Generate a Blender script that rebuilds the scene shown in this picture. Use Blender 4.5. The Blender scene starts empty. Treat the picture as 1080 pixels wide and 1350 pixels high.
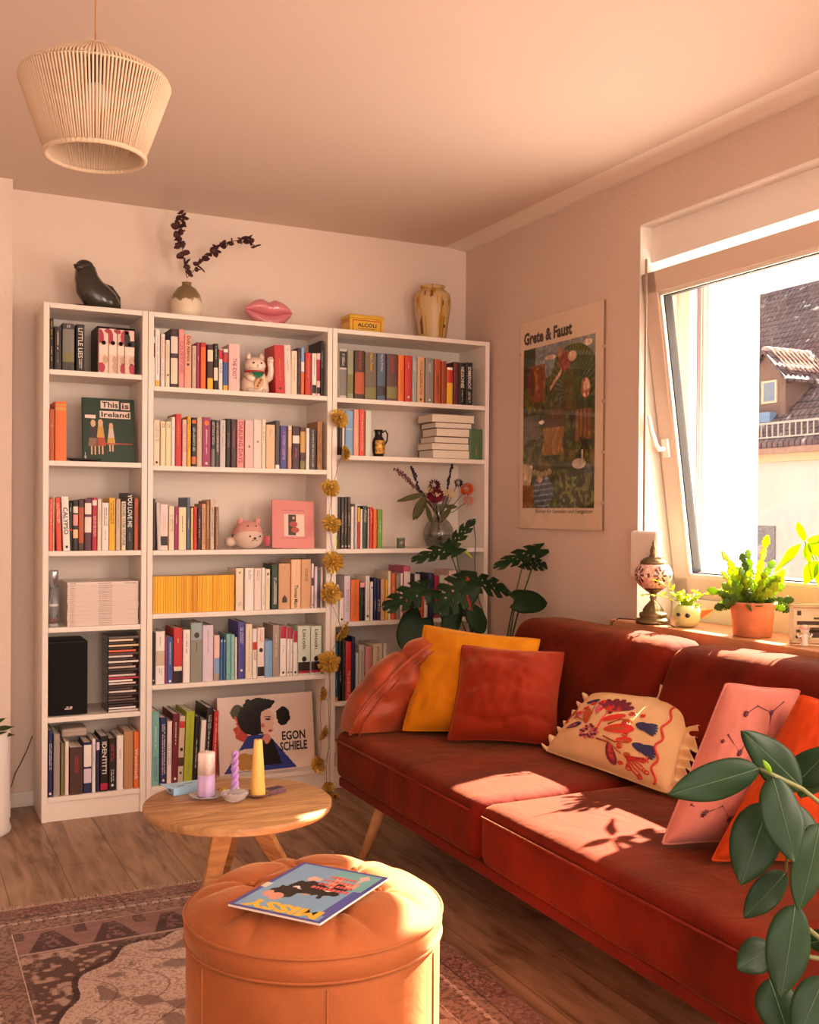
import bpy, bmesh, math, random, re
import numpy as np
from mathutils import Vector, Matrix, noise
random.seed(7)
S = bpy.context.scene
COL = S.collection
PI = math.pi
# ------------------------------------------------------------------ camera
CAM = (-0.5101, -4.5329, 1.2208); F = 1377.7; PITCH = -0.0083; YAW = 0.457; ROLL = 0.0076; CX, CY = 540.0, 685.7
def cam_axes():
    f = Vector((math.sin(YAW)*math.cos(PITCH), math.cos(YAW)*math.cos(PITCH), math.sin(PITCH)))
    r = Vector((math.cos(YAW), -math.sin(YAW), 0)); u = r.cross(f)
    c, s = math.cos(ROLL), math.sin(ROLL)
    return c*r + s*u, c*u - s*r, f
RI, UP, FW = cam_axes()
def U(x, y, ax, c):
    """point of the room seen at x, y of the photograph on the plane ax = c"""
    d = FW + (x-CX)/F*RI - (y-CY)/F*UP
    i = 'xyz'.index(ax); C = Vector(CAM)
    return C + d*((c-C[i])/d[i])
cd = bpy.data.cameras.new('camera'); cam = bpy.data.objects.new('camera', cd); COL.objects.link(cam)
cam.matrix_world = Matrix(((RI.x, UP.x, -FW.x, CAM[0]), (RI.y, UP.y, -FW.y, CAM[1]), (RI.z, UP.z, -FW.z, CAM[2]), (0, 0, 0, 1)))
cd.sensor_width = 36; cd.sensor_fit = 'HORIZONTAL'; cd.lens = F*36/1080; cd.shift_y = (CY-675)/1080
cd.clip_start = 0.02; cd.clip_end = 200
S.camera = cam
# ------------------------------------------------------------------ light
S.view_settings.view_transform = 'Standard'; S.view_settings.look = 'None'; S.view_settings.gamma = 1
S.view_settings.use_curve_mapping = False
S.view_settings.exposure = 0.38
w = bpy.data.worlds.new('sky'); S.world = w; w.use_nodes = True
bg = w.node_tree.nodes['Background']; bg.inputs[0].default_value = (1.0, .93, .84, 1); bg.inputs[1].default_value = 1.15
sd = bpy.data.lights.new('sun', 'SUN'); sun = bpy.data.objects.new('sun', sd); COL.objects.link(sun)
SUN = Vector((-1.0, -0.30, -0.765))
sun.rotation_euler = SUN.to_track_quat('-Z', 'Y').to_euler(); sun.location = (6, 2, 6)
sd.energy = 52; sd.color = (1, .82, .62); sd.angle = math.radians(.6)
def area(name, loc, direction, sx, sy, e, col):
    d = bpy.data.lights.new(name, 'AREA'); o = bpy.data.objects.new(name, d); COL.objects.link(o)
    d.shape = 'RECTANGLE'; d.size = sx; d.size_y = sy; d.energy = e; d.color = col
    o.location = loc; o.rotation_euler = Vector(direction).to_track_quat('-Z', 'Y').to_euler()
    return o
# unseen fill lamp added behind the camera, then daylight through the two side windows
area('daylight_from_rear_window', (-0.2, -5.85, 1.45), (0.1, 1, .0), 2.2, 1.9, 36, (1, .75, .62))
area('daylight_from_second_window', (1.99, -4.5, 1.5), (-1, .35, 0), 1.5, 1.3, 62, (1, .77, .62))
area('daylight_from_side_window', (2.28, -1.83, 1.45), (-1, 0, -.1), .7, 1.1, 14, (1, .86, .72))
# ------------------------------------------------------------------ materials
def lin(c):
    return tuple((v/12.92 if v <= .04045 else ((v+.055)/1.055)**2.4) for v in c)
def hx(s):
    return lin(tuple(int(s[i:i+2], 16)/255 for i in (0, 2, 4)))
MATS = {}
def mat(name, col, rough=.6, metal=0, spec=.5, sheen=0, trans=0, bump=0, bscale=200, var=0, vscale=8, coat=0, subs=0, tint=None):
    if name in MATS: return MATS[name]
    if isinstance(col, str): col = hx(col)
    m = bpy.data.materials.new(name); m.use_nodes = True; nt = m.node_tree; b = nt.nodes['Principled BSDF']
    b.inputs['Base Color'].default_value = (*col, 1); b.inputs['Roughness'].default_value = rough
    b.inputs['Metallic'].default_value = metal; b.inputs['Specular IOR Level'].default_value = spec
    if sheen: b.inputs['Sheen Weight'].default_value = sheen; b.inputs['Sheen Roughness'].default_value = .4; b.inputs['Sheen Tint'].default_value = (*(tint or col), 1)
    if trans: b.inputs['Transmission Weight'].default_value = trans
    if coat: b.inputs['Coat Weight'].default_value = coat
    if subs: b.inputs['Subsurface Weight'].default_value = subs; b.inputs['Subsurface Radius'].default_value = (.02, .02, .01)
    tc = nt.nodes.new('ShaderNodeTexCoord')
    if bump:
        n = nt.nodes.new('ShaderNodeTexNoise'); n.inputs['Scale'].default_value = bscale; n.inputs['Detail'].default_value = 4
        bp = nt.nodes.new('ShaderNodeBump'); bp.inputs['Strength'].default_value = bump; bp.inputs['Distance'].default_value = .004
        nt.links.new(tc.outputs['Object'], n.inputs['Vector']); nt.links.new(n.outputs['Fac'], bp.inputs['Height']); nt.links.new(bp.outputs[0], b.inputs['Normal'])
    if var:
        n = nt.nodes.new('ShaderNodeTexNoise'); n.inputs['Scale'].default_value = vscale; n.inputs['Detail'].default_value = 5
        r = nt.nodes.new('ShaderNodeMapRange'); r.inputs[1].default_value = .3; r.inputs[2].default_value = .7
        r.inputs[3].default_value = 1-var; r.inputs[4].default_value = 1+var
        v = nt.nodes.new('ShaderNodeVectorMath'); v.operation = 'SCALE'; v.inputs[0].default_value = col
        nt.links.new(tc.outputs['Object'], n.inputs['Vector']); nt.links.new(n.outputs['Fac'], r.inputs[0]); nt.links.new(r.outputs[0], v.inputs['Scale'])
        nt.links.new(v.outputs[0], b.inputs['Base Color'])
    MATS[name] = m
    return m
def attr_mat(name, rough=.6, coat=0, sheen=0, bump=0):
    """material that reads the pattern of a printed, woven or painted thing from its mesh"""
    if name in MATS: return MATS[name]
    m = mat(name, (.5, .5, .5), rough, coat=coat, sheen=sheen, bump=bump, bscale=500)
    nt = m.node_tree; a = nt.nodes.new('ShaderNodeAttribute'); a.attribute_name = 'pattern'
    nt.links.new(a.outputs['Color'], nt.nodes['Principled BSDF'].inputs['Base Color'])
    return m
def glass(name, col=(1, 1, 1), gloss=.08, rough=.02):
    if name in MATS: return MATS[name]
    m = bpy.data.materials.new(name); m.use_nodes = True; nt = m.node_tree; nt.nodes.clear()
    o = nt.nodes.new('ShaderNodeOutputMaterial'); mx = nt.nodes.new('ShaderNodeMixShader')
    t = nt.nodes.new('ShaderNodeBsdfTransparent'); g = nt.nodes.new('ShaderNodeBsdfGlossy')
    lw = nt.nodes.new('ShaderNodeLayerWeight'); lw.inputs[0].default_value = .3
    mr = nt.nodes.new('ShaderNodeMapRange'); mr.inputs[3].default_value = gloss; mr.inputs[4].default_value = min(1, gloss*4)
    nt.links.new(lw.outputs['Facing'], mr.inputs[0]); nt.links.new(mr.outputs[0], mx.inputs[0])
    t.inputs[0].default_value = (*col, 1); g.inputs['Roughness'].default_value = rough
    nt.links.new(t.outputs[0], mx.inputs[1]); nt.links.new(g.outputs[0], mx.inputs[2]); nt.links.new(mx.outputs[0], o.inputs[0])
    MATS[name] = m
    return m
# ------------------------------------------------------------------ mesh helpers
class MB:
    def __init__(s): s.v = []; s.f = []; s.m = []; s.sm = []
    def add(s, vs, fs, mi=0, smooth=False):
        o = len(s.v); s.v += [tuple(v) for v in vs]
        for f in fs: s.f.append(tuple(i+o for i in f)); s.m.append(mi); s.sm.append(smooth)
        return s
    def box(s, a, b, mi=0):
        x0, y0, z0 = a; x1, y1, z1 = b
        return s.add([(x0,y0,z0),(x1,y0,z0),(x1,y1,z0),(x0,y1,z0),(x0,y0,z1),(x1,y0,z1),(x1,y1,z1),(x0,y1,z1)],
              [(0,3,2,1),(4,5,6,7),(0,1,5,4),(1,2,6,5),(2,3,7,6),(3,0,4,7)], mi)
    def obox(s, M, a, b, mi=0):
        t = MB().box(a, b); return s.add([M @ Vector(v) for v in t.v], t.f, mi)
    def tube(s, pts, r, n=8, mi=0, caps=True, smooth=True, squash=1):
        pts = [Vector(p) for p in pts]; R = r if isinstance(r, (list, tuple)) else [r]*len(pts)
        rings = []; prev = None
        for i, p in enumerate(pts):
            t = (pts[min(i+1, len(pts)-1)]-pts[max(i-1, 0)])
            if t.length < 1e-9: t = Vector((0, 0, 1))
            t.normalize()
            if prev is None:
                a = Vector((0, 0, 1)) if abs(t.z) < .9 else Vector((1, 0, 0)); x = t.cross(a).normalized()
            else:
                x = (prev - t*prev.dot(t)).normalized()
            prev = x; y = t.cross(x)
            rings.append([p + (x*math.cos(2*PI*k/n) + y*math.sin(2*PI*k/n)*squash)*R[i] for k in range(n)])
        vs = [v for g in rings for v in g]; fs = []
        for i in range(len(rings)-1):
            for k in range(n): fs.append((i*n+k, i*n+(k+1) % n, (i+1)*n+(k+1) % n, (i+1)*n+k))
        if caps: fs.append(tuple(range(n-1, -1, -1))); fs.append(tuple((len(rings)-1)*n+k for k in range(n)))
        return s.add(vs, fs, mi, smooth)
    def lathe(s, prof, c=(0, 0, 0), n=32, mi=0, smooth=True, fn=None):
        """prof: (radius, z) pairs; fn(angle, i) scales the radius"""
        vs = []; fs = []
        for i, (r, z) in enumerate(prof):
            for k in range(n):
                a = 2*PI*k/n; q = r*(fn(a, i) if fn else 1)
                vs.append((c[0]+q*math.cos(a), c[1]+q*math.sin(a), c[2]+z))
        for i in range(len(prof)-1):
            for k in range(n): fs.append((i*n+k, i*n+(k+1) % n, (i+1)*n+(k+1) % n, (i+1)*n+k))
        if prof[0][0] > 1e-4: fs.append(tuple(range(n-1, -1, -1)))
        if prof[-1][0] > 1e-4: fs.append(tuple((len(prof)-1)*n+k for k in range(n)))
        return s.add(vs, fs, mi, smooth)
    def ball(s, c, r, n=16, mi=0, sc=(1, 1, 1), M=None):
        m = n//2; vs = []; fs = []
        for i in range(m+1):
            t = PI*i/m
            for k in range(n):
                a = 2*PI*k/n; v = Vector((math.sin(t)*math.cos(a)*r*sc[0], math.sin(t)*math.sin(a)*r*sc[1], math.cos(t)*r*sc[2]))
                if M: v = M @ v
                vs.append(v+Vector(c))
        for i in range(m):
            for k in range(n): fs.append((i*n+k, (i+1)*n+k, (i+1)*n+(k+1) % n, i*n+(k+1) % n))
        return s.add(vs, fs, mi, True)
    def grid(s, fn, nu, nv, mi=0, smooth=True, keep=None):
        vs = [fn(i/nu, j/nv) for i in range(nu+1) for j in range(nv+1)]
        fs = [(i*(nv+1)+j, (i+1)*(nv+1)+j, (i+1)*(nv+1)+j+1, i*(nv+1)+j+1) for i in range(nu) for j in range(nv) if not keep or keep((i+.5)/nu, (j+.5)/nv)]
        return s.add(vs, fs, mi, smooth)
    def prism(s, poly, fn, d, mi=0):
        """poly of 2D points lifted by fn(a, b, depth) at depth 0 and d"""
        n = len(poly); vs = [fn(a, b, 0) for a, b in poly]+[fn(a, b, d) for a, b in poly]
        return s.add(vs, [tuple(range(n-1, -1, -1)), tuple(range(n, 2*n))]+[(i, (i+1) % n, n+(i+1) % n, n+i) for i in range(n)], mi)
    def build(s, name, mats, parent=None, loc=(0, 0, 0), rot=None, bevel=0, seg=2, sub=0, solid=0, fixn=True):
        me = bpy.data.meshes.new(name); me.from_pydata(s.v, [], s.f)
        mats = mats if isinstance(mats, (list, tuple)) else [mats]
        for m in mats: me.materials.append(m)
        me.polygons.foreach_set('material_index', s.m); me.polygons.foreach_set('use_smooth', s.sm)
        if fixn:
            bm = bmesh.new(); bm.from_mesh(me); bmesh.ops.recalc_face_normals(bm, faces=bm.faces); bm.to_mesh(me); bm.free()
        me.update()
        o = bpy.data.objects.new(name, me); COL.objects.link(o); o.location = loc
        if rot: o.rotation_euler = rot
        if parent: o.parent = parent
        if solid:
            q = o.modifiers.new('s', 'SOLIDIFY'); q.thickness = solid; q.offset = 0
        if bevel:
            q = o.modifiers.new('b', 'BEVEL'); q.width = bevel; q.segments = seg; q.limit_method = 'ANGLE'; q.angle_limit = .6
            me.polygons.foreach_set('use_smooth', [True]*len(me.polygons))
            wn = o.modifiers.new('w', 'WEIGHTED_NORMAL'); wn.keep_sharp = True
        if sub:
            q = o.modifiers.new('u', 'SUBSURF'); q.levels = sub; q.render_levels = sub
        return o
def empty(name, loc=(0, 0, 0), rz=0, rot=None):
    o = bpy.data.objects.new(name, None); COL.objects.link(o); o.location = loc; o.rotation_euler = rot or (0, 0, rz); o.empty_display_size = .05
    return o
def tag(o, label, cat, group=None, kind=None):
    o['label'] = label; o['category'] = cat
    if group: o['group'] = group
    if kind: o['kind'] = kind
    return o
def thing(name, label, cat, loc=(0, 0, 0), rz=0, group=None, rot=None):
    return tag(empty(name, loc, rz, rot), label, cat, group)
def struct(o, label=None):
    o['kind'] = 'structure'
    return o
def copy_tree(o, parent=None):
    c = o.copy(); COL.objects.link(c)
    if parent: c.parent = parent
    for ch in o.children: copy_tree(ch, c)
    return c
def picture(name, nx, ny, place, fn, material, parent=None, **kw):
    """a sheet of nx by ny cells; fn(U, V arrays, V upwards) gives linear colours; place(u, v) gives its points"""
    b = MB(); b.grid(place, nx, ny); o = b.build(name, material, parent, fixn=False, **kw)
    u, v = np.meshgrid((np.arange(nx)+.5)/nx, (np.arange(ny)+.5)/ny, indexing='ij')
    c = fn(u.ravel(), v.ravel()); col = np.ones((nx*ny, 4), dtype=np.float32); col[:, :3] = c
    a = o.data.color_attributes.new('pattern', 'FLOAT_COLOR', 'CORNER')
    a.data.foreach_set('color', np.repeat(col, 4, axis=0).ravel())
    return o
def text_mb(txt, size, bold=0, extr=0):
    cu = bpy.data.curves.new('t', 'FONT'); cu.body = txt; cu.size = size; cu.align_x = 'LEFT'; cu.align_y = 'CENTER'; cu.resolution_u = 2
    cu.offset = bold; cu.extrude = extr
    o = bpy.data.objects.new('t', cu); me = bpy.data.meshes.new_from_object(o)
    b = MB(); b.add([v.co[:] for v in me.vertices], [tuple(p.vertices) for p in me.polygons])
    bpy.data.objects.remove(o); bpy.data.curves.remove(cu); bpy.data.meshes.remove(me)
    return b
def text(txt, M, width, height, material, parent, name='lettering', bold=0, slant=0, serif=False):
    """lettering fitted into width x height, its lower left corner at the origin of M"""
    b = text_mb(txt, 1, bold)
    xs = [v[0] for v in b.v]; ys = [v[1] for v in b.v]
    if not xs: return None
    kx = width/(max(xs)-min(xs)); ky = height/(max(ys)-min(ys)); x0, y0 = min(xs), min(ys)
    b.v = [tuple(M @ Vector(((v[0]-x0)*kx+(v[1]-y0)*ky*slant, (v[1]-y0)*ky, 0))) for v in b.v]
    return b.build(name, material, parent, fixn=False)
def basis(o, x, y):
    x = Vector(x).normalized(); y = Vector(y); y = (y-x*x.dot(y)).normalized(); z = x.cross(y)
    return Matrix(((x.x, y.x, z.x, o[0]), (x.y, y.y, z.y, o[1]), (x.z, y.z, z.z, o[2]), (0, 0, 0, 1)))
def nz(x, y=0, z=0, s=1): return noise.noise(Vector((x*s, y*s, z*s)))
def vnoise(u, v, s, seed=0):
    """cheap array value noise"""
    rs = np.random.RandomState(seed); T = rs.rand(64, 64); x = u*s; y = v*s
    i = np.floor(x).astype(int); j = np.floor(y).astype(int); a = x-i; b = y-j; a = a*a*(3-2*a); b = b*b*(3-2*b)
    g = lambda p, q: T[p % 64, q % 64]
    return g(i, j)*(1-a)*(1-b)+g(i+1, j)*a*(1-b)+g(i, j+1)*(1-a)*b+g(i+1, j+1)*a*b
# ------------------------------------------------------------------ the room
XW, H = 2.02, 2.517
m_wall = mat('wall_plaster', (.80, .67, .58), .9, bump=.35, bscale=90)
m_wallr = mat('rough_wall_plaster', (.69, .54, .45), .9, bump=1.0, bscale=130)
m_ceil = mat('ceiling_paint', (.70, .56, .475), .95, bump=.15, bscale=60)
m_white = mat('white_frame', (.84, .80, .75), .35)
m_rev = mat('reveal_paint', (.86, .80, .74), .8)
def wood_floor():
    m = bpy.data.materials.new('laminate_planks'); m.use_nodes = True; nt = m.node_tree; b = nt.nodes['Principled BSDF']
    N = nt.nodes.new; L = nt.links.new
    tc = N('ShaderNodeTexCoord'); mp = N('ShaderNodeMapping'); mp.inputs['Rotation'].default_value = (0, 0, PI/2)
    br = N('ShaderNodeTexBrick'); br.inputs['Scale'].default_value = 1; br.inputs['Brick Width'].default_value = 1.3; br.inputs['Row Height'].default_value = .19
    br.inputs['Mortar Size'].default_value = .0015; br.inputs['Color1'].default_value = (.9, .9, .9, 1); br.inputs['Color2'].default_value = (1.12, 1.08, 1.05, 1); br.inputs['Mortar'].default_value = (.35, .3, .28, 1)
    br.offset = .37
    m2 = N('ShaderNodeMapping'); m2.inputs['Scale'].default_value = (9, 1.1, 1)
    n1 = N('ShaderNodeTexNoise'); n1.inputs['Scale'].default_value = 2.2; n1.inputs['Detail'].default_value = 9; n1.inputs['Distortion'].default_value = 1.2
    cr = N('ShaderNodeValToRGB'); e = cr.color_ramp.elements
    e[0].position = .28; e[0].color = (*hx('6a4c38'), 1); e[1].position = .72; e[1].color = (*hx('b3937a'), 1)
    q = e.new(.5); q.color = (*hx('9c7c62'), 1)
    n2 = N('ShaderNodeTexNoise'); n2.inputs['Scale'].default_value = 3; n2.inputs['Detail'].default_value = 3
    m3 = N('ShaderNodeMapping'); m3.inputs['Scale'].default_value = (2.5, 1, 1)
    kn = N('ShaderNodeValToRGB'); kn.color_ramp.elements[0].position = .28; kn.color_ramp.elements[0].color = (.35, .28, .22, 1); kn.color_ramp.elements[1].position = .40
    kn.color_ramp.elements[1].color = (1, 1, 1, 1)
    mu = N('ShaderNodeMix'); mu.data_type = 'RGBA'; mu.blend_type = 'MULTIPLY'; mu.inputs[0].default_value = 1
    mu2 = N('ShaderNodeMix'); mu2.data_type = 'RGBA'; mu2.blend_type = 'MULTIPLY'; mu2.inputs[0].default_value = .8
    L(tc.outputs['Object'], mp.inputs[0]); L(mp.outputs[0], br.inputs[0]); L(tc.outputs['Object'], m2.inputs[0]); L(m2.outputs[0], n1.inputs[0])
    L(tc.outputs['Object'], m3.inputs[0]); L(m3.outputs[0], n2.inputs[0]); L(n2.outputs[0], kn.inputs[0])
    L(n1.outputs[0], cr.inputs[0]); L(cr.outputs[0], mu.inputs[6]); L(br.outputs[0], mu.inputs[7]); L(mu.outputs[2], mu2.inputs[6]); L(kn.outputs[0], mu2.inputs[7])
    L(mu2.outputs[2], b.inputs['Base Color']); b.inputs['Roughness'].default_value = .45
    return m
struct(MB().box((-2.2, -6.0, -.1), (2.7, .05, 0)).build('floor', wood_floor()))
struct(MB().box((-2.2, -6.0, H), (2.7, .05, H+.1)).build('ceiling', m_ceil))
struct(MB().box((-2.2, 0, 0), (2.7, .12, H)).build('wall_back', m_wall))
struct(MB().box((-2.32, -6.0, 0), (-2.2, .05, H)).build('wall_left', m_wall))
struct(MB().box((-2.2, -.136, 0), (-.1, 0, H)).build('wall_pillar', m_wall))
b = MB(); b.box((-2.2, -6.12, 0), (-1.5, -6, H)).box((1.1, -6.12, 0), (2.7, -6, H)).box((-1.5, -6.12, 2.3), (1.1, -6, H)).box((-1.5, -6.12, 0), (1.1, -6, .3))
struct(b.build('wall_rear', m_wall))
# right wall: inner leaf and outer leaf, with the window opening
WY0, WY1 = -1.353, -2.32
V0, V1 = -3.75, -5.35      # opening of the second window, behind the camera
def holed(b, x0, x1, za, zb, ya, yb):
    return b.box((x0, V0, za), (x1, yb, zb)).box((x0, ya, za), (x1, V1, zb)).box((x0, V1, za), (x1, V0, .85)).box((x0, V1, 2.25), (x1, V0, zb))
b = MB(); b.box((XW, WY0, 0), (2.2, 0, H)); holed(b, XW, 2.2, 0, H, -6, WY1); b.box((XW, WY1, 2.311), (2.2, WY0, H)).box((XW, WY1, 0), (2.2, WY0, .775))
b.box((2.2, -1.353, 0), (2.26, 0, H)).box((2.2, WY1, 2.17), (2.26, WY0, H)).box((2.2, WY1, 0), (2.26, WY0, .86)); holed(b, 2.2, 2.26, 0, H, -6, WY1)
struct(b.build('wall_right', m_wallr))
b = MB(); yo0, yo1 = -1.36, -2.34
holed(b, 2.26, 2.62, -.3, 2.9, -6, yo1); b.box((2.26, yo0, -.3), (2.62, 0, 2.9)).box((2.26, yo1, 2.12), (2.62, yo0, 2.9)).box((2.26, yo1, -.3), (2.62, yo0, .84))
struct(b.build('wall_outside', m_rev))
# shutter box filling the top of the reveal, and smooth painted reveal linings
b = MB(); b.box((2.07, WY1, 2.172), (2.2, WY0, 2.311))
struct(b.build('trim_1', m_rev, bevel=.004))
b = MB(); b.box((XW-.002, WY0-.004, .80), (2.2, WY0, 2.311)).box((XW-.002, WY1, 2.305), (2.2, WY0, 2.312))
struct(b.build('trim_2', m_rev))
# cove between right wall and ceiling
pr = [(XW, H-.012), (XW-.02, H-.012)]+[(XW-.02-.10*t, H-.012+.012*math.sin(t*PI/2)) for t in (.2, .4, .6, .8, 1)]+[(XW, H)]
b = MB(); b.prism(pr, lambda a, z, d: (a, -6+d, z), 6)
struct(b.build('trim_3', mat('cove_paint', (.86, .76, .68), .8)))
struct(MB().box((-.1, -.014, 0), (XW, 0, .062)).build('baseboard_back', m_white, bevel=.003))
b = MB().box((XW-.014, -6, 0), (XW, 0, .062)); struct(b.build('baseboard_right', m_white, bevel=.003))
b = MB().box((-2.2, -.15, 0), (-.1, -.136, .062)); struct(b.build('baseboard_left', m_white, bevel=.003))
# fixed window frame
fr = MB(); y0, y1, z0, z1 = WY0, WY1, .86, 2.172
fr.box((2.2, y0-.075, z0), (2.262, y0, z1)).box((2.2, y1, z0), (2.262, y1+.075, z1)).box((2.2, y1, z1-.075), (2.262, y0, z1)).box((2.2, y1, z0), (2.262, y0, z0+.06))
win = struct(fr.build('window_1', m_white, bevel=.004))
MB().box((2.18, WY1+.01, .80), (2.2, WY0-.01, .9)).build('window_apron', mat('apron_board', (.82, .78, .66), .4), win, bevel=.003)
MB().box((2.262, yo0-.1, z0), (2.272, yo0-.09, z1-.07)).box((2.262, yo0-.075, z0), (2.28, yo0-.06, z1-.07)).build('shutter_guide', m_white, win)
seal = mat('rubber_seal', '2a2420', .6)
MB().box((2.235, y0-.079, z0+.06), (2.25, y0-.0745, z1-.075)).build('window_seal', mat('mauve_seal', '8d7880', .7), win)
MB().box((2.6, yo1-.02, .80), (2.72, yo0+.02, .84)).box((2.262, yo1, .84), (2.62, yo0, .852)).build('outer_sill', mat('sheet_metal', (.8, .8, .78), .3, .3), win)
fr = MB(); fr.box((2.2, V0-.08, .85), (2.26, V0, 2.25)).box((2.2, V1, .85), (2.26, V1+.08, 2.25)).box((2.2, V1, 2.17), (2.26, V0, 2.25)).box((2.2, V1, .85), (2.26, V0, .93)).box((2.2, (V0+V1)/2-.05, .85), (2.26, (V0+V1)/2+.05, 2.25))
w2 = struct(fr.build('window_2', m_white, bevel=.004)); MB().box((2.228, V1+.08, .93), (2.232, V0-.08, 2.17)).build('glass_pane', glass('window_glass', gloss=.03), w2)
# tilted sash, hinged at the bottom
ang = math.atan2(.18, 1.215)
sash = empty('window_sash'); sash.parent = win; sash.location = (2.2, 0, .90); sash.rotation_euler = (0, -ang, 0)
sh, sy0, sy1, st = 1.235, -1.365, -2.30, .082
b = MB(); b.box((-.005, sy0-st, 0), (.06, sy0, sh)).box((-.005, sy1, 0), (.06, sy1+st, sh)).box((-.005, sy1, sh-st), (.06, sy0, sh)).box((-.005, sy1, 0), (.06, sy0, st))
b.build('sash_frame', mat('shaded_sash_pvc', (.70, .56, .45), .35), sash, bevel=.006)  # white plastic sash; its shade is put into the darker, browner base colour
b = MB(); g = .012; a0, a1, c0, c1 = sy0-st, sy1+st, st, sh-st
b.box((.0, a0-g, c0), (.012, a0, c1)).box((.0, a1, c0), (.012, a1+g, c1)).box((.0, a1, c1-g), (.012, a0, c1)).box((.0, a1, c0), (.012, a0, c0+g))
b.build('glazing_bead', mat('bead_cream', (.85, .78, .68), .4), sash)
b = MB(); g = .016
b.box((.014, a0-g, c0), (.05, a0, c1)).box((.014, a1, c0), (.05, a1+g, c1)).box((.014, a1, c1-g), (.05, a0, c1)).box((.014, a1, c0), (.05, a0, c0+g))
b.build('glazing_spacer', seal, sash)
MB().box((.028, a1, c0), (.032, a0, c1)).build('glass_pane', glass('window_glass', gloss=.03), sash)
b = MB(); hz = .575
b.box((-.018, sy0-.062, hz-.035), (-.004, sy0-.03, hz+.035)); b.tube([(-.018, sy0-.045, hz), (-.045, sy0-.045, hz), (-.056, sy0-.043, hz+.02), (-.058, sy0-.03, hz+.07), (-.056, sy0-.02, hz+.13)], [.010, .010, .010, .009, .007], 10)
b.build('window_handle', mat('handle_white', (.9, .84, .78), .3), sash, bevel=.002)
# strap of the roller shutter and its winder box
t = thing('shutter_strap_winder', 'white plastic strap winder box on the wall beside the window', 'strap winder', (XW, -1.37, 1.0))
MB().box((-.036, -.135, -.02), (-.003, .02, .155)).build('housing', mat('winder_plastic', (.86, .78, .70), .4), t, bevel=.012, seg=3)
MB().box((-.020, -.048, .15), (-.017, -.036, 1.17)).build('strap', mat('strap_grey', 'b9a593', .9), t, bevel=.0005)
# window board
t = thing('window_board', 'long orange brown wooden window board behind the sofa', 'windowsill', (0, 0, 0))
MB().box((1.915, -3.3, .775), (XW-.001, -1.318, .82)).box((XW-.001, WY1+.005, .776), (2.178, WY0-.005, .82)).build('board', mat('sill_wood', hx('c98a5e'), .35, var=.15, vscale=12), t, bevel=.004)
MB().box((1.885+.06, -3.28, .70), (2.018, -1.33, .775)).build('apron', mat('sill_apron', hx('a06a4c'), .5, var=.1, vscale=12), t, bevel=.003)
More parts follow.
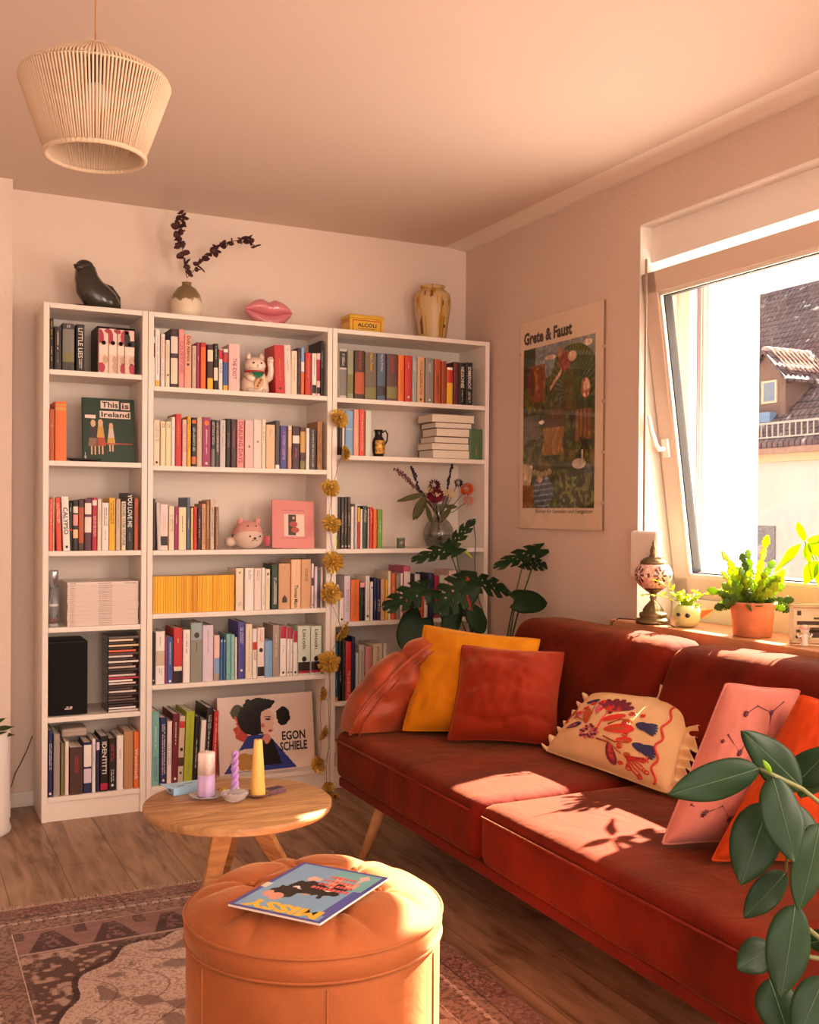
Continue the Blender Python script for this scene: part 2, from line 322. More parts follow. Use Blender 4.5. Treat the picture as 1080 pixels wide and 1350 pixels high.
# floor of the street side: neighbouring house
hs = thing('neighbour_house', 'house across the street with brown tiled roof and dormer', 'house', (14.5, 0, -4))
ROWS=[
(1,1.762,'top shelf of left bookcase',"""
22|39|197|blk|0|L:y:.05:.45 L:w:.55:.85
41|69|167|nblk|0|L:w:.1:.55 L:gr:.6:.85
71|118|184|dgr|0|B:mgr:.12:.62 B:ol:.62:.82 L:w:.03:.1
123|156|184|blk|0|T:LITTLE LIES:w:.08:.72 L:w:.74:.95
209|247|176|setA|0|
248|281|176|setB|0|
281|309|175|setC|0|
310|349|174|setD|0|
"""),
(1,1.408,'second shelf of left bookcase',"""
23|44|201|rust|0|L:gold:.3:.36
45|90|231|orng|0|B:gold:.05:.07 B:gold:.1:.15
"""),
(1,1.056,'third shelf of left bookcase',"""
24|40|202|coral|0|L:w:.1:.5
40|45|208|crm|0|
46|67|208|red2|3|L:crm:.1:.5
69|97|211|wht|4|T:CALYPSO:k:.2:.7 D:k:.93
97|114|187|blk|0|L:w:.1:.2 B:red:.55:.58
114|135|197|nblk|0|B:w:.12:.25 B:pnk:.28:.5 B:pch:.58:.75
135|157|201|dbr|0|B:rust:.15:.85
158|186|205|plum|0|B:w:.08:.3 B:w:.35:.65
187|207|210|crim|0|L:w:.35:.75 B:w:.05:.15
208|224|204|crm|0|L:br:.2:.5
225|252|190|wht|0|L:k:.1:.5 L:gr:.55:.8
253|278|209|yel|0|L:k:.05:.5
280|299|206|beig|0|L:gr:.1:.6
301|319|196|crm|0|T:RACHEL CUSK OUTLINE:k:.03:.9
319|349|230|blk|0|T:YOU LOVE ME:w:.03:.6 L:gr:.68:.85
351|369|209|rust|0|L:br:.2:.5
"""),
(1,0.095,'bottom shelf of left bookcase',"""
25|43|261|navy|0|L:w:.2:.6 D:w:.95
46|71|244|tau|0|
73|86|206|ol|0|L:gr:.2:.6
88|104|211|pwh|0|L:pnk:.2:.6
106|158|187|dbr|0|L:red:.2:.55
159|191|201|navy|0|B:wht:.05:.48 B:lil:.52:.8
192|206|211|wht|0|L:gr:.1:.5
208|222|209|ind|0|B:lil:.05:.2
223|255|221|blk|0|T:IDENTITTI:w:.1:.68 B:crim:.85:.97
257|285|208|nblk|0|L:red:.1:.45 L:w:.6:.85 D:w:.9
287|314|217|wht|0|L:gr:.25:.45
316|353|233|kraft|0|
355|379|228|orng|0|T:Woodstock:w:.3:.85
"""),
(2,1.721,'top shelf of middle bookcase',"""
424|431|199|wht|0|B:k:.13:.42
432|452|230|wht|0|L:gr:.1:.8 B:yel:.9:1
456|473|215|wht|0|L:orng:.05:.5 L:gr:.55:.9
475|493|191|crm|0|L:gr:.1:.4 D:br:.75
495|526|238|plumd|0|B:pwh:.13:.42 B:crm:.5:.94
528|551|238|pnk|0|T:QUEENIE:rose:.2:.75
552|582|219|salm|0|T:Dolly Alderton:k:.03:.5 D:k:.56
584|602|175|beig|0|L:gr:.2:.5
603|617|191|mag|0|L:w:.3:.4
619|642|191|orng|0|B:red:.0:.1
647|673|185|dbr|0|B:crm:.12:.38 B:yel:.75:1
675|695|191|blk|0|L:w:.05:.35 B:w:.52:.8
697|714|172|wht|0|B:red:.02:.25 L:k:.35:.6
715|737|172|blu|0|B:wht:0:.08 B:red:.1:.32 B:yel:.88:1
739|788|195|ppk|0|T:THE IDIOT:mag:.3:.75
937|981|207|red|4|L:gold:.3:.75 D:k:.9
982|1014|209|pwh|3|L:k:.05:.13 L:gr:.25:.55
1015|1042|187|crm|0|L:gr:.1:.7
1043|1060|201|plumd|0|L:gr:.1:.8
1060|1077|203|lblu|0|B:wht:.3:.5 B:orng:.52:1
1080|1108|184|red|0|L:gold:.15:.6
1110|1131|183|wht|0|L:gr:.1:.6 B:k:.75:.95
1132|1150|184|ppk|0|B:crim:.15:.65 B:k:.8:.95
1151|1165|241|blk|0|L:w:.2:.5
"""),
(2,1.399,'second shelf of middle bookcase',"""
427|453|184|crm|0|L:gr:.1:.5 D:k:.93
456|477|180|crm2|0|L:k:.05:.15
477|500|181|crm2|0|L:k:.05:.15
501|516|201|wht|0|L:k:.2:.3
517|543|213|red|0|L:gold:.1:.6
545|563|191|ppk|0|L:red:.1:.7
565|581|206|yel|0|L:k:.05:.65
583|603|201|blk|0|B:orng:.05:.12 L:w:.2:.7 B:orng:.8:.95
605|628|204|beig|0|L:w:.1:.5
629|665|207|mag|0|O:orng:.12 L:w:.25:.75 D:w:.93
666|684|197|dgr|0|L:w:.05:.55 B:mgr:.62:1
685|702|196|char|0|L:w:.05:.7
704|729|197|lgry|0|L:gr:.1:.7
730|750|204|nblk|0|L:gr:.3:.6
751|775|203|plumd|0|L:rose:.2:.6
777|808|204|pnk|0|T:DARLING DAYS:crim:.05:.9
811|848|200|ppk|0|L:pnk:.1:.35 D:br:.55
849|885|204|pwh|0|D:gr:.45
886|904|206|crm|0|L:k:.15:.5
905|945|187|pch|0|L:gr:.1:.3
946|966|206|char|0|B:wht:.92:1
968|1000|185|vio|0|L:pnk:.1:.8
1002|1020|186|tan|0|B:crm:.0:.1 B:pch:.12:.5
1022|1057|185|plumd|0|B:w:.22:.4 L:rose:.5:.75
1058|1083|181|dbr|0|B:gold:.1:.6 B:ol:.8:1
1085|1102|179|wht|0|
1103|1133|180|dgr|0|L:w:.05:.95
1136|1161|210|br2|0|L:dbr:.2:.9
"""),
(2,1.055,'third shelf of middle bookcase',"""
428|437|208|dbr|0|
439|455|192|lgry|3|
456|489|187|pwh|0|L:pnk:.2:.6 B:k:.7:.9
491|514|179|crm|0|L:gr:.2:.6
515|531|177|mag|0|L:w:.2:.4
532|564|175|crm2|0|L:k:.2:.6
565|581|217|slat|0|L:w:.4:.6
583|592|174|pyl|0|
594|610|179|red|0|L:k:.2:.6
611|627|172|plumd|0|L:crm:.2:.7
628|646|191|tan|0|L:br:.1:.9
647|662|203|br2|0|L:crm:.1:.8
664|683|209|beig|0|L:k:.15:.75
685|701|179|br|0|L:crm:.1:.9
"""),
(2,0.797,'fourth shelf of middle bookcase',"""
775|809|177|crm|0|D:gr:.1 L:gr:.8:.9
815|855|178|wht|0|L:gr:.05:.3
856|888|178|pwh|0|L:gr:.05:.3
889|905|177|wht|0|L:gr:.4:.9
905|927|172|crm|0|O:ol:.12 L:gr:.2:.4
932|963|193|grnd|0|L:w:.3:.9 L:w:.5:.9
965|1019|196|tan|0|L:br:.08:.14 H:dbr:.8
1021|1066|211|pch|0|T:Thomas Mann:k:.52:.98 L:tan:.05:.4
1068|1113|211|tan|0|L:br:.17:.22 L:dbr:.2:.45
1115|1127|192|pwh|0|B:plumd:.32:.5 D:k:.93
1129|1143|179|lil|0|
1144|1154|180|slat|0|D:w:.05
1155|1168|179|beig|0|
"""),
(2,0.508,'fifth shelf of middle bookcase',"""
427|439|207|blk|0|D:w:.92
441|479|214|wht|0|L:gr:.1:.3 B:beig:.37:.65 L:gr:.7:.85
480|488|192|mag|0|
488|513|191|blu|0|L:w:.1:.6 D:w:.95
514|551|226|red|0|L:crm:.18:.28 B:blk:.78:1 B:crm:.7:.78
553|583|217|wht|0|L:k:.05:.45
585|634|244|bgry|0|O:dbr:.21 B:gry2:.29:1 L:k:.33:.5
636|682|231|lil|0|L:gr:.08:.5
683|708|189|ppk|0|B:lblu:.5:.85 B:tau:.85:1
709|722|172|stee|0|D:w:.05
723|734|171|stee|0|D:w:.05
735|755|191|teal|0|L:k:.85:.9
756|773|190|teal2|0|L:k:.85:.9
774|784|177|crm|0|
786|817|241|vio|0|L:w:.1:.4 D:w:.85
819|849|230|crm|0|L:gr:.1:.9
850|870|210|wht|0|B:red:.27:.43 L:k:.45:.65
871|903|212|pwh|0|L:red:.05:.3 O:k:.45 B:k:.78:.97
904|940|158|lblu|0|B:blu:.0:.02
941|972|221|tau|0|L:w:.15:.62
974|1003|213|wht|0|B:crim:0:.24 L:gr:.35:.55 D:k:.93
1004|1017|211|wht|0|B:crim:0:.24 D:k:.93
1018|1031|207|wht|0|B:crim:0:.24 L:gr:.35:.6 D:k:.93
1032|1052|191|wht|0|B:crim:0:.25 D:k:.93
1054|1113|211|mint|0|T:Lincoln:k:.07:.48 O:k:.68 B:k:.74:.92 B:crim:.92:.97
1115|1165|209|mint|0|T:Lincoln:k:.07:.48 O:k:.68 B:k:.74:.92 B:crim:.92:.97
"""),
(2,0.095,'bottom shelf of middle bookcase',"""
427|458|302|teal|0|L:w:.2:.5 L:slat:.6:.95
460|488|275|navy|0|L:w:.1:.85 D:w:.93
490|511|258|pwh|-1|L:gr:.35:.7
513|540|286|crim2|-2|L:w:.12:.45 D:w:.93
541|566|276|beig|-4|B:red:.08:.18 O:k:.5 B:dbr:.62:.75 D:k:.85
569|605|291|lime|-5|L:ol:.05:.9
608|629|269|blk|-6|L:w:.35:.8
632|654|252|wht|-6|
657|684|301|nblk|-8|L:w:.1:.3 L:w:.3:.8
686|707|283|red|-5|L:w:.1:.8
"""),
(3,1.718,'top shelf of right bookcase',"""
1230|1238|217|gr2|0|
1239|1276|216|lgry|0|B:k:.05:.38 B:mgr:.42:.95 L:w:.1:.35
1278|1308|212|sage|0|B:ol:.5:.9
1312|1361|214|dbr|0|T:Harry Potter:red:.02:.4 B:rust:.45:.9
1363|1420|210|tau2|0|T:Harry Potter:yel:.02:.4 B:ol:.75:.97
1422|1465|211|slat|0|T:Harry Potter:lgry:.02:.4 B:dgr:.7:.9
1467|1522|210|plum2|0|T:Harry Potter:red:.05:.4 B:ol:.7:.95
1525|1557|209|orng|0|L:br:.3:.8
1559|1595|209|red|0|L:w:.15:.3 D:w:.9
1596|1621|208|bgry|0|L:w:.12:.32
1623|1661|206|tan|0|L:k:.1:.85 D:k:.93
1664|1707|205|gry2|0|L:w:.12:.32 D:w:.93
1710|1744|203|rust|0|L:k:.35:.8
1746|1773|197|rust2|0|
1776|1807|170|yel|0|B:wht:0:.06 B:red:.08:.42
1809|1838|197|maro|0|
1839|1874|196|blk|0|T:NEUSCHNEE:w:.1:.6 L:w:.65:.95
1876|1913|200|nblk|0|T:SOMMERNACHT:w:.1:.62 L:w:.68:.95
"""),
(3,1.466,'second shelf of right bookcase',"""
1226|1239|193|dbr|0|
1240|1254|193|blk|0|
1255|1267|193|wht|0|
1270|1308|197|lblu|0|B:lil:.4:.42
1310|1336|203|salm|0|L:w:.4:.9
1337|1363|207|red2|0|L:w:.1:.9
1366|1396|200|mint|0|
"""),
(3,1.053,'third shelf of right bookcase',"""
1227|1237|230|lgry|0|B:lime:.75:1
1239|1250|229|dgr|0|
1251|1266|229|char|0|L:w:.3:.7 D:w:.95
1267|1281|229|dgr|0|L:w:.3:.7 D:w:.95
1283|1298|229|dbr|0|L:w:.3:.6 D:w:.95
1300|1315|186|wht|0|
1317|1330|200|lgry|0|
1332|1344|183|yel|0|B:red:.35:1
1345|1356|176|wht|0|
1357|1379|190|grnd|0|L:w:.1:.4
1381|1387|180|crm|0|
1389|1406|185|red|0|L:w:.1:.4
1408|1427|177|orng|0|
1429|1455|176|grn|0|L:w:.3:.6
"""),
(3,0.731,'fourth shelf of right bookcase',"""
1225|1245|165|wht|0|
1247|1269|106|wht|0|D:k:.9
1270|1301|203|lil|0|L:gr:.3:.8
1302|1344|184|orng|0|L:br:.05:.9
1346|1371|172|blk|0|B:pnk:0:.13 L:grn:.2:.6
1373|1394|201|wht|0|L:gr:.1:.8 D:k:.9
1396|1410|174|wht|0|D:plumd:.15
1413|1428|188|navy|0|L:w:.5:.8
1429|1446|185|ind|0|L:w:.5:.8
1448|1469|183|tan|0|
1471|1482|180|yel|0|
1483|1498|220|crm|0|
1500|1522|208|orng2|0|L:w:.3:.6
1524|1543|201|tau|0|
1545|1558|208|pwh|0|
1560|1595|241|rose|0|B:pwh:.1:.5
1598|1616|203|blk|0|
1618|1646|203|lgry|0|
1648|1665|168|red2|0|
1666|1685|168|wht|0|
1686|1716|205|ind|0|
1719|1744|194|crim|0|
1746|1771|197|mint|0|
1773|1792|193|crm|0|
1794|1835|216|ppk|0|
1837|1859|216|gry2|0|
1861|1887|213|plumd|0|
1890|1914|210|red2|0|
"""),
(3,0.381,'fifth shelf of right bookcase',"""
1224|1244|256|tead|0|L:w:.6:.8 B:gold:.93:1
1245|1263|263|blk|0|L:w:.5:.7
1264|1276|263|dgr|0|
1278|1308|260|red|0|L:w:.5:.95
1310|1325|279|navy|0|
1328|1340|209|mint|0|
1342|1370|243|lgry|0|L:k:.1:.8
1373|1408|232|pnk|0|L:w:.2:.5
1411|1457|244|crm|0|L:k:.05:.4
1462|1478|243|wht|0|
"""),
]
# the neighbouring house, about thirty metres away
m_roof = bpy.data.materials.new('old_roof_tiles'); m_roof.use_nodes = True; nt = m_roof.node_tree
N = nt.nodes.new; L = nt.links.new; pb = nt.nodes['Principled BSDF']
tc = N('ShaderNodeTexCoord'); mp = N('ShaderNodeMapping'); mp.inputs['Rotation'].default_value = (0, 0, PI/2)
br = N('ShaderNodeTexBrick'); br.inputs['Brick Width'].default_value = .26; br.inputs['Row Height'].default_value = .34; br.inputs['Mortar Size'].default_value = .03; br.inputs['Scale'].default_value = 1
br.inputs['Color1'].default_value = (*hx('6b5156'), 1); br.inputs['Color2'].default_value = (*hx('8a7072'), 1); br.inputs['Mortar'].default_value = (*hx('3c2c30'), 1)
n1 = N('ShaderNodeTexNoise'); n1.inputs['Scale'].default_value = 2.2; n1.inputs['Detail'].default_value = 8
cr = N('ShaderNodeValToRGB'); cr.color_ramp.elements[0].position = .62; cr.color_ramp.elements[0].color = (0, 0, 0, 1); cr.color_ramp.elements[1].position = .70
mx = N('ShaderNodeMix'); mx.data_type = 'RGBA'; mx.inputs[7].default_value = (.75, .7, .66, 1)
L(tc.outputs['Object'], mp.inputs[0]); L(mp.outputs[0], br.inputs[0]); L(tc.outputs['Object'], n1.inputs[0]); L(n1.outputs[0], cr.inputs[0])
L(cr.outputs[0], mx.inputs[0]); L(br.outputs[0], mx.inputs[6]); L(mx.outputs[2], pb.inputs['Base Color']); pb.inputs['Roughness'].default_value = .8
HX, EZ, SL = 28.0, 3.6, .84
hs.location = (HX, 18, -4)
def H_(m, *a, **k):
    o = m.build(*a, **k); o.parent = hs; o.matrix_parent_inverse = Matrix.Translation(-Vector(hs.location)); return o
H_(MB().box((HX, 2, -4), (HX+12, 36, EZ+.1)), 'wall', mat('facade_render', (.74, .69, .64), .9, var=.05, vscale=.8))
rp = lambda x, y, d: (x, y, EZ+SL*(x-HX+.3)+d)
rf = MB(); rf.add([rp(HX-.3, 2, 0), rp(HX+9.4, 2, 0), rp(HX+9.4, 36, 0), rp(HX-.3, 36, 0), rp(HX-.3, 2, .2), rp(HX+9.4, 2, .2), rp(HX+9.4, 36, .2), rp(HX-.3, 36, .2)], MB().box((0,0,0),(1,1,1)).f)
H_(rf, 'roof', m_roof)
H_(MB().box((HX-.45, 2, EZ-.22), (HX-.28, 36, EZ-.02)), 'gutter', mat('gutter_copper', hx('b98a76'), .5))
H_(MB().box((HX-.28, 2, EZ-.5), (HX, 36, EZ-.2)), 'soffit', mat('soffit_paint', hx('e0c39a'), .8))
def roofpt(px, py):
    d = U(px, py, 'x', 30)-Vector(CAM); C = Vector(CAM)
    t = (EZ+SL*(C.x*-1*0-HX+.3)+SL*C.x+.2-C.z)/(d.z-SL*d.x); return C+d*t
dp = roofpt(1015, 548); GX = dp.x
D = lambda px, py: U(px, py, 'x', GX)
yl, yr = D(989, 500).y, D(1036, 500).y; ze = D(1020, 497).z; zt = D(1012, 466).z; zb = D(1020, 548).z; ym = (yl+yr)/2
b = MB(); n_ = 6.0
b.add([(GX, yl, zb), (GX, yr, zb), (GX, yr, ze), (GX, ym, zt), (GX, yl, ze), (GX+n_, yl, zb), (GX+n_, yr, zb), (GX+n_, yr, ze), (GX+n_, ym, zt), (GX+n_, yl, ze)],
      [(0, 1, 2, 3, 4), (9, 8, 7, 6, 5), (0, 5, 6, 1), (1, 6, 7, 2), (0, 4, 9, 5)])
H_(b, 'dormer', mat('dormer_boards', hx('8d6a5e'), .8))
b = MB(); e = .25
for s_, yy in ((1, yl), (-1, yr)):
    k = (ze-zt)/(yy-ym); yo = yy+math.copysign(.25, yy-ym); zo = zt+k*(yo-ym)
    b.add([(GX-e, ym, zt), (GX+n_, ym, zt), (GX+n_, yo, zo), (GX-e, yo, zo), (GX-e, ym, zt+.12), (GX+n_, ym, zt+.12), (GX+n_, yo, zo+.12), (GX-e, yo, zo+.12)], MB().box((0,0,0),(1,1,1)).f)
H_(b, 'dormer_roof', m_roof)
b = MB()
for k in range(9):
    xx = GX+.1+k*.24
    for q in range(2): b.tube([(xx, ym-(ym-yr)*q*.55-.05, zt-(zt-ze)*q*.5+.16), (xx+.12, ym-(ym-yr)*(q*.55+.5), zt-(zt-ze)*(q*.5+.45)+.16)], .035, 5)
for k in range(6): b.tube([(GX-.2+k*.4, ym, zt+.15), (GX+.16+k*.4, ym, zt+.15)], .11, 8)
H_(b, 'ridge_tiles', mat('pale_ridge_tiles', hx('d8bcb0'), .7))
wf = H_(MB().box((GX-.08, D(1026, 500).y, D(1015, 532).z), (GX, D(1006, 500).y, D(1015, 502).z)), 'dormer_window', mat('pale_window_wood', hx('e8cfae'), .6))
pn = MB().box((GX-.1, D(1023.5, 500).y, D(1015, 529).z), (GX-.079, D(1009.5, 500).y, D(1015, 505).z)).build('window_pane', mat('grey_blue_pane', hx('8b95a8'), .2)); pn.parent = wf
a_, b_ = roofpt(995, 541), roofpt(1030, 541); c_ = roofpt(1030, 536)
H_(MB().box((GX-.35, b_.y, zb-.25), (GX-.02, yl+.3, zb+.12)), 'flashing', mat('blue_grey_flashing', hx('8fa9cf'), .5))
p0, p1 = roofpt(1067, 472), roofpt(1072, 497)
b = MB(); b.tube([p0, roofpt(1068, 485), p1], [.25, .3, .22], 6); H_(b, 'roof_valley_sheet', MATS['blue_grey_flashing'])
b = MB(); g = roofpt(1040, 576)
for k in range(90):
    yy = 6+k*.27; b.box((g.x-.02, yy, g.z), (g.x+.02, yy+.05, g.z+.55))
b.box((g.x-.03, 6, g.z+.5), (g.x+.03, 30, g.z+.58)).box((g.x-.03, 6, g.z), (g.x+.03, 30, g.z+.06))
H_(b, 'snow_guard', mat('snow_guard_metal', hx('cbbdb4'), .5, .3))
q0, q1 = U(996, 693, 'x', HX-.02), U(1022, 742, 'x', HX-.02)
H_(MB().box((HX-.06, q1.y, q1.z), (HX-.001, q0.y, q0.z)), 'wall_vent', mat('grey_grille', hx('9b8f8f'), .8, var=.3, vscale=14))
struct(MB().box((2.75, -8, -4.2), (60, 50, -4)).build('street_ground', mat('street_asphalt', (.35, .33, .31), .9)))
# ------------------------------------------------------------------ bookcases
m_case = mat('bookcase_white', (.86, .79, .72), .45)
SHELVES = {1: [.095, .407, .758, 1.056, 1.408, 1.762], 2: [.095, .508, .797, 1.055, 1.399, 1.721], 3: [.095, .381, .731, 1.053, 1.466, 1.718]}
XS = {1: (0, .40), 2: (.402, 1.20), 3: (1.202, 1.995)}
def bookcase(k, label):
    x0, x1 = XS[k]; t = thing('bookcase', label, 'bookcase', (x0, 0, 0), group='white bookcases along the back wall')
    W = x1-x0
    for a in (0, W-.022): MB().box((a, -.28, 0), (a+.022, -.016, 2.02)).build('side_panel', m_case, t, bevel=.0012, seg=1)
    for z in SHELVES[k]: MB().box((.0225, -.279, z-.02), (W-.0225, -.022, z)).build('shelf', m_case, t, bevel=.001, seg=1)
    MB().box((.0225, -.279, 2.0), (W-.0225, -.022, 2.02)).build('top_panel', m_case, t, bevel=.001, seg=1)
    MB().box((.001, -.0215, .06), (W-.001, -.0165, 2.015)).build('back_panel', mat('case_back', (.83, .74, .66), .6), t)
    MB().box((.0225, -.272, 0), (W-.0225, -.256, .074)).build('plinth', m_case, t)
    return t
bookcase(1, 'narrow white bookcase at the left with loudspeaker and stacked discs')
bookcase(2, 'wide white bookcase in the middle holding a row of yellow paperbacks')
bookcase(3, 'wide white bookcase at the right corner behind the big plant')
# ------------------------------------------------------------------ books
K = {'k': ('2a1c1a', 'black'), 'w': ('e8ddd2', 'white'), 'y': ('e8c84a', 'yellow'), 'gr': ('8e8684', 'grey'), 'gold': ('c9a050', 'gold'),
 'blk': ('15110f', 'black'), 'nblk': ('231a18', 'near-black'), 'dgr': ('3b3836', 'dark-grey'), 'mgr': ('7d7a74', 'grey'), 'ol': ('7c7a44', 'olive'), 'rust': ('b5532a', 'rust'),
 'rust2': ('9c4526', 'dark-rust'), 'orng': ('e5702a', 'orange'), 'orng2': ('d96b35', 'deep-orange'), 'coral': ('e0604a', 'coral'), 'crm': ('eadbc0', 'cream'), 'crm2': ('f0dfb8', 'pale-cream'), 'red': ('c8302c', 'red'), 'red2': ('db4e35', 'orange-red'),
 'wht': ('efe8e2', 'white'), 'pwh': ('ecd9d2', 'pinkish-white'), 'pnk': ('e29a96', 'pink'), 'pch': ('edc39c', 'peach'), 'dbr': ('4a2f28', 'dark-brown'), 'plum': ('54283a', 'plum'), 'plumd': ('43242e', 'dark-plum'), 'plum2': ('5c3d3c', 'brownish-plum'),
 'crim': ('b01e40', 'crimson'), 'crim2': ('6e1f2b', 'dark-crimson'), 'br': ('8a6648', 'brown'), 'br2': ('a2703e', 'light-brown'), 'yel': ('eab52c', 'yellow'), 'pyl': ('ecd98e', 'pale-yellow'), 'beig': ('cdb8a2', 'beige'), 'navy': ('22295c', 'navy'),
 'ind': ('2c2a4e', 'indigo'), 'tau': ('a3948c', 'taupe'), 'tau2': ('6b6250', 'dark-taupe'), 'kraft': ('b58a62', 'kraft-brown'), 'salm': ('e8a58c', 'salmon'), 'mag': ('a02e62', 'magenta'), 'blu': ('3a5a9c', 'blue'), 'ppk': ('edc4c0', 'pale-pink'),
 'lblu': ('7fa8d2', 'light-blue'), 'char': ('4b4747', 'charcoal'), 'lgry': ('cfc9c6', 'light-grey'), 'vio': ('4a4592', 'violet'), 'tan': ('d4a47c', 'tan'), 'slat': ('51647c', 'slate-blue'), 'grnd': ('24402f', 'dark-green'), 'lil': ('d9cbdc', 'lilac'),
 'bgry': ('97a8ac', 'blue-grey'), 'gry2': ('8d8a80', 'stone-grey'), 'stee': ('3f6a9c', 'steel-blue'), 'teal': ('7bb5b0', 'teal'), 'teal2': ('8cc4c0', 'pale-teal'), 'mint': ('cfdacb', 'mint'), 'lime': ('a8b82e', 'lime-green'), 'gr2': ('a09a90', 'ash-grey'),
 'sage': ('94997c', 'sage-green'), 'maro': ('5e1f22', 'maroon'), 'grn': ('6f9a3e', 'green'), 'tead': ('2b6480', 'deep-teal'), 'rose': ('c45a78', 'rose'),
 'setA': ('ecd2c0', 'white-and-red-patterned'), 'setB': ('ecd2c0', 'cream-and-red'), 'setC': ('e2c6b4', 'narrow-cream-and-red'), 'setD': ('e2c6b4', 'black-banded-cream')}
def km(c): return mat('cover_'+c, K[c][0], .45) if c in K else mat('cover_'+c, c, .45)
m_pages = mat('book_pages', (.80, .73, .62), .9)
def make_book(wd, h, dp, col, decor, sh=0.0, rnd=None):
    """book standing on z = 0, spine facing -y at y = 0, centred on x = 0"""
    rnd = rnd or random
    r = empty('book'); t = .0016
    hw = wd/2-.0004; n = 4; sp = min(.003, wd*.2)
    out = [(hw, dp), (hw, sp)]+[(hw*math.cos(PI/2*k/n), sp*(1-math.sin(PI/2*k/n))) for k in range(1, n)]+[(0, 0)]
    out += [(-a, y) for a, y in out[-2::-1]]
    inn = [(-hw+t, dp), (-hw+t, sp+t), (hw-t, sp+t), (hw-t, dp)]
    poly = out+inn; b = MB(); N0 = len(poly); no = len(out)
    vs = [(x, y, 0) for x, y in poly]+[(x, y, h) for x, y in poly]
    fs = [(i, (i+1) % N0, N0+(i+1) % N0, N0+i) for i in range(N0)]+[tuple(range(N0))[::-1], tuple(range(N0, 2*N0))]
    b.add(vs, fs); b.build('cover', km(col), r)
    MB().box((-hw+t, sp+t, .003), (hw-t, dp-.003, h-.003)).build('pages', m_pages, r)
    if decor:
        mats = []; b = MB(); tx = []
        def mi(c):
            if c not in mats: mats.append(c)
            return mats.index(c)
        ww = hw*.94
        def sheet(x0, x1, z0, z1, m, e):
            # bends with the spine
            xs = [x0+(x1-x0)*i/4 for i in range(5)]
            yy = lambda x: sp*(1-math.sqrt(max(0, 1-(x/hw)**2)))-e
            b.add([(x, yy(x), z) for z in (z0, z1) for x in xs], [(i, i+1, 6+i, 5+i) for i in range(4)], m)
        e = .0004
        for d in re.split(r' (?=[TLBDOH]:)', decor):
            p = d.split(':'); e += .0001
            if p[0] == 'B': sheet(-ww, ww, h*(1-float(p[3])), h*(1-float(p[2] or 0)), mi(p[1]), e)
            elif p[0] in 'DO':
                rr = min(ww*.6, .005 if p[0] == 'D' else .011); zc = h*(1-float(p[2]))
                b.add([(rr*math.cos(2*PI*k/10), -e-.0003, zc+rr*1.1*math.sin(2*PI*k/10)) for k in range(10)], [tuple(range(10))], mi(p[1]))
            elif p[0] == 'H':
                zc = h*(1-float(p[2])); q = ww*.45
                b.add([(-q, -e, zc-.012), (q, -e, zc-.012), (q, -e, zc+.006), (0, -e, zc+.022), (-q, -e, zc+.006)], [(0, 1, 2, 3, 4)], mi(p[1]))
            elif p[0] == 'L':
                c = mi(p[1]); za, zb = h*(1-float(p[2])), h*(1-float(p[3])); z = za; cw = min(ww*.42, .0045)
                lines = [(-cw*.5)] if ww < .007 else ([-cw*1.1, cw*.5] if rnd.random() < .5 else [-cw*.5])
                for lx in lines:
                    z = za
                    while z > zb+.003:
                        q = rnd.uniform(.0012, .0022)
                        if rnd.random() < .82: b.add([(lx, -e, z), (lx+cw*rnd.uniform(.7, 1), -e, z), (lx+cw*rnd.uniform(.7, 1), -e, z-q), (lx, -e, z-q)], [(0, 3, 2, 1)], c)
                        z -= q+.0011
            elif p[0] == 'T':
                za, zb = h*(1-float(p[3])), h*(1-float(p[4])); hh = min(ww*1.35, .017)
                tx.append((p[1], p[2], za, zb, hh, e))
        if b.f: b.build('spine_print', [km(c) for c in mats], r, fixn=False)
        for s_, c, za, zb, hh, e in tx:
            M = basis((-hh/2, -e-.0006, za), (0, 0, -1), (1, 0, 0)); text(s_, M, za-zb, hh, km(c), r, 'spine_title', bold=.012)
    return r
REC = []
def books_rows():
    for case, z, shelf, data in ROWS:
        rows = [l.split('|') for l in data.strip().split('\n')]
        for i, (a, b_, h, col, lean, dec) in enumerate(rows):
            x0, x1, h, lean = int(a)/1000, int(b_)/1000, int(h)/1000, int(lean)
            lo = XS[case][0]+.0235; hi = XS[case][1]-.0235
            x0 = max(x0, lo); x1 = min(x1, hi)
            rnd = random.Random(i*77+int(z*1000)+case)
            h += rnd.uniform(-.001, .001)
            nxt = [SH for SH in SHELVES[case]+[2.02] if SH > z+.01][0]
            h = min(h, nxt-z-.026)
            dp = min(.235, h*rnd.uniform(.62, .7)); sy = -.270+rnd.uniform(0, .006)
            r = make_book(x1-x0-.0008, h, dp, col, dec, rnd=rnd)
            sh = -lean*.0022
            r.location = ((x0+x1)/2-sh, sy, z+.0006); r.rotation_euler = (0, math.atan2(sh, h), 0)
            if lean: r.location.z += abs(math.sin(r.rotation_euler.y))*(x1-x0)/2
            REC.append([r, col, shelf, i, len(rows), x1-x0, h, dec, case])
            r['group'] = 'books on the '+shelf
books_rows()
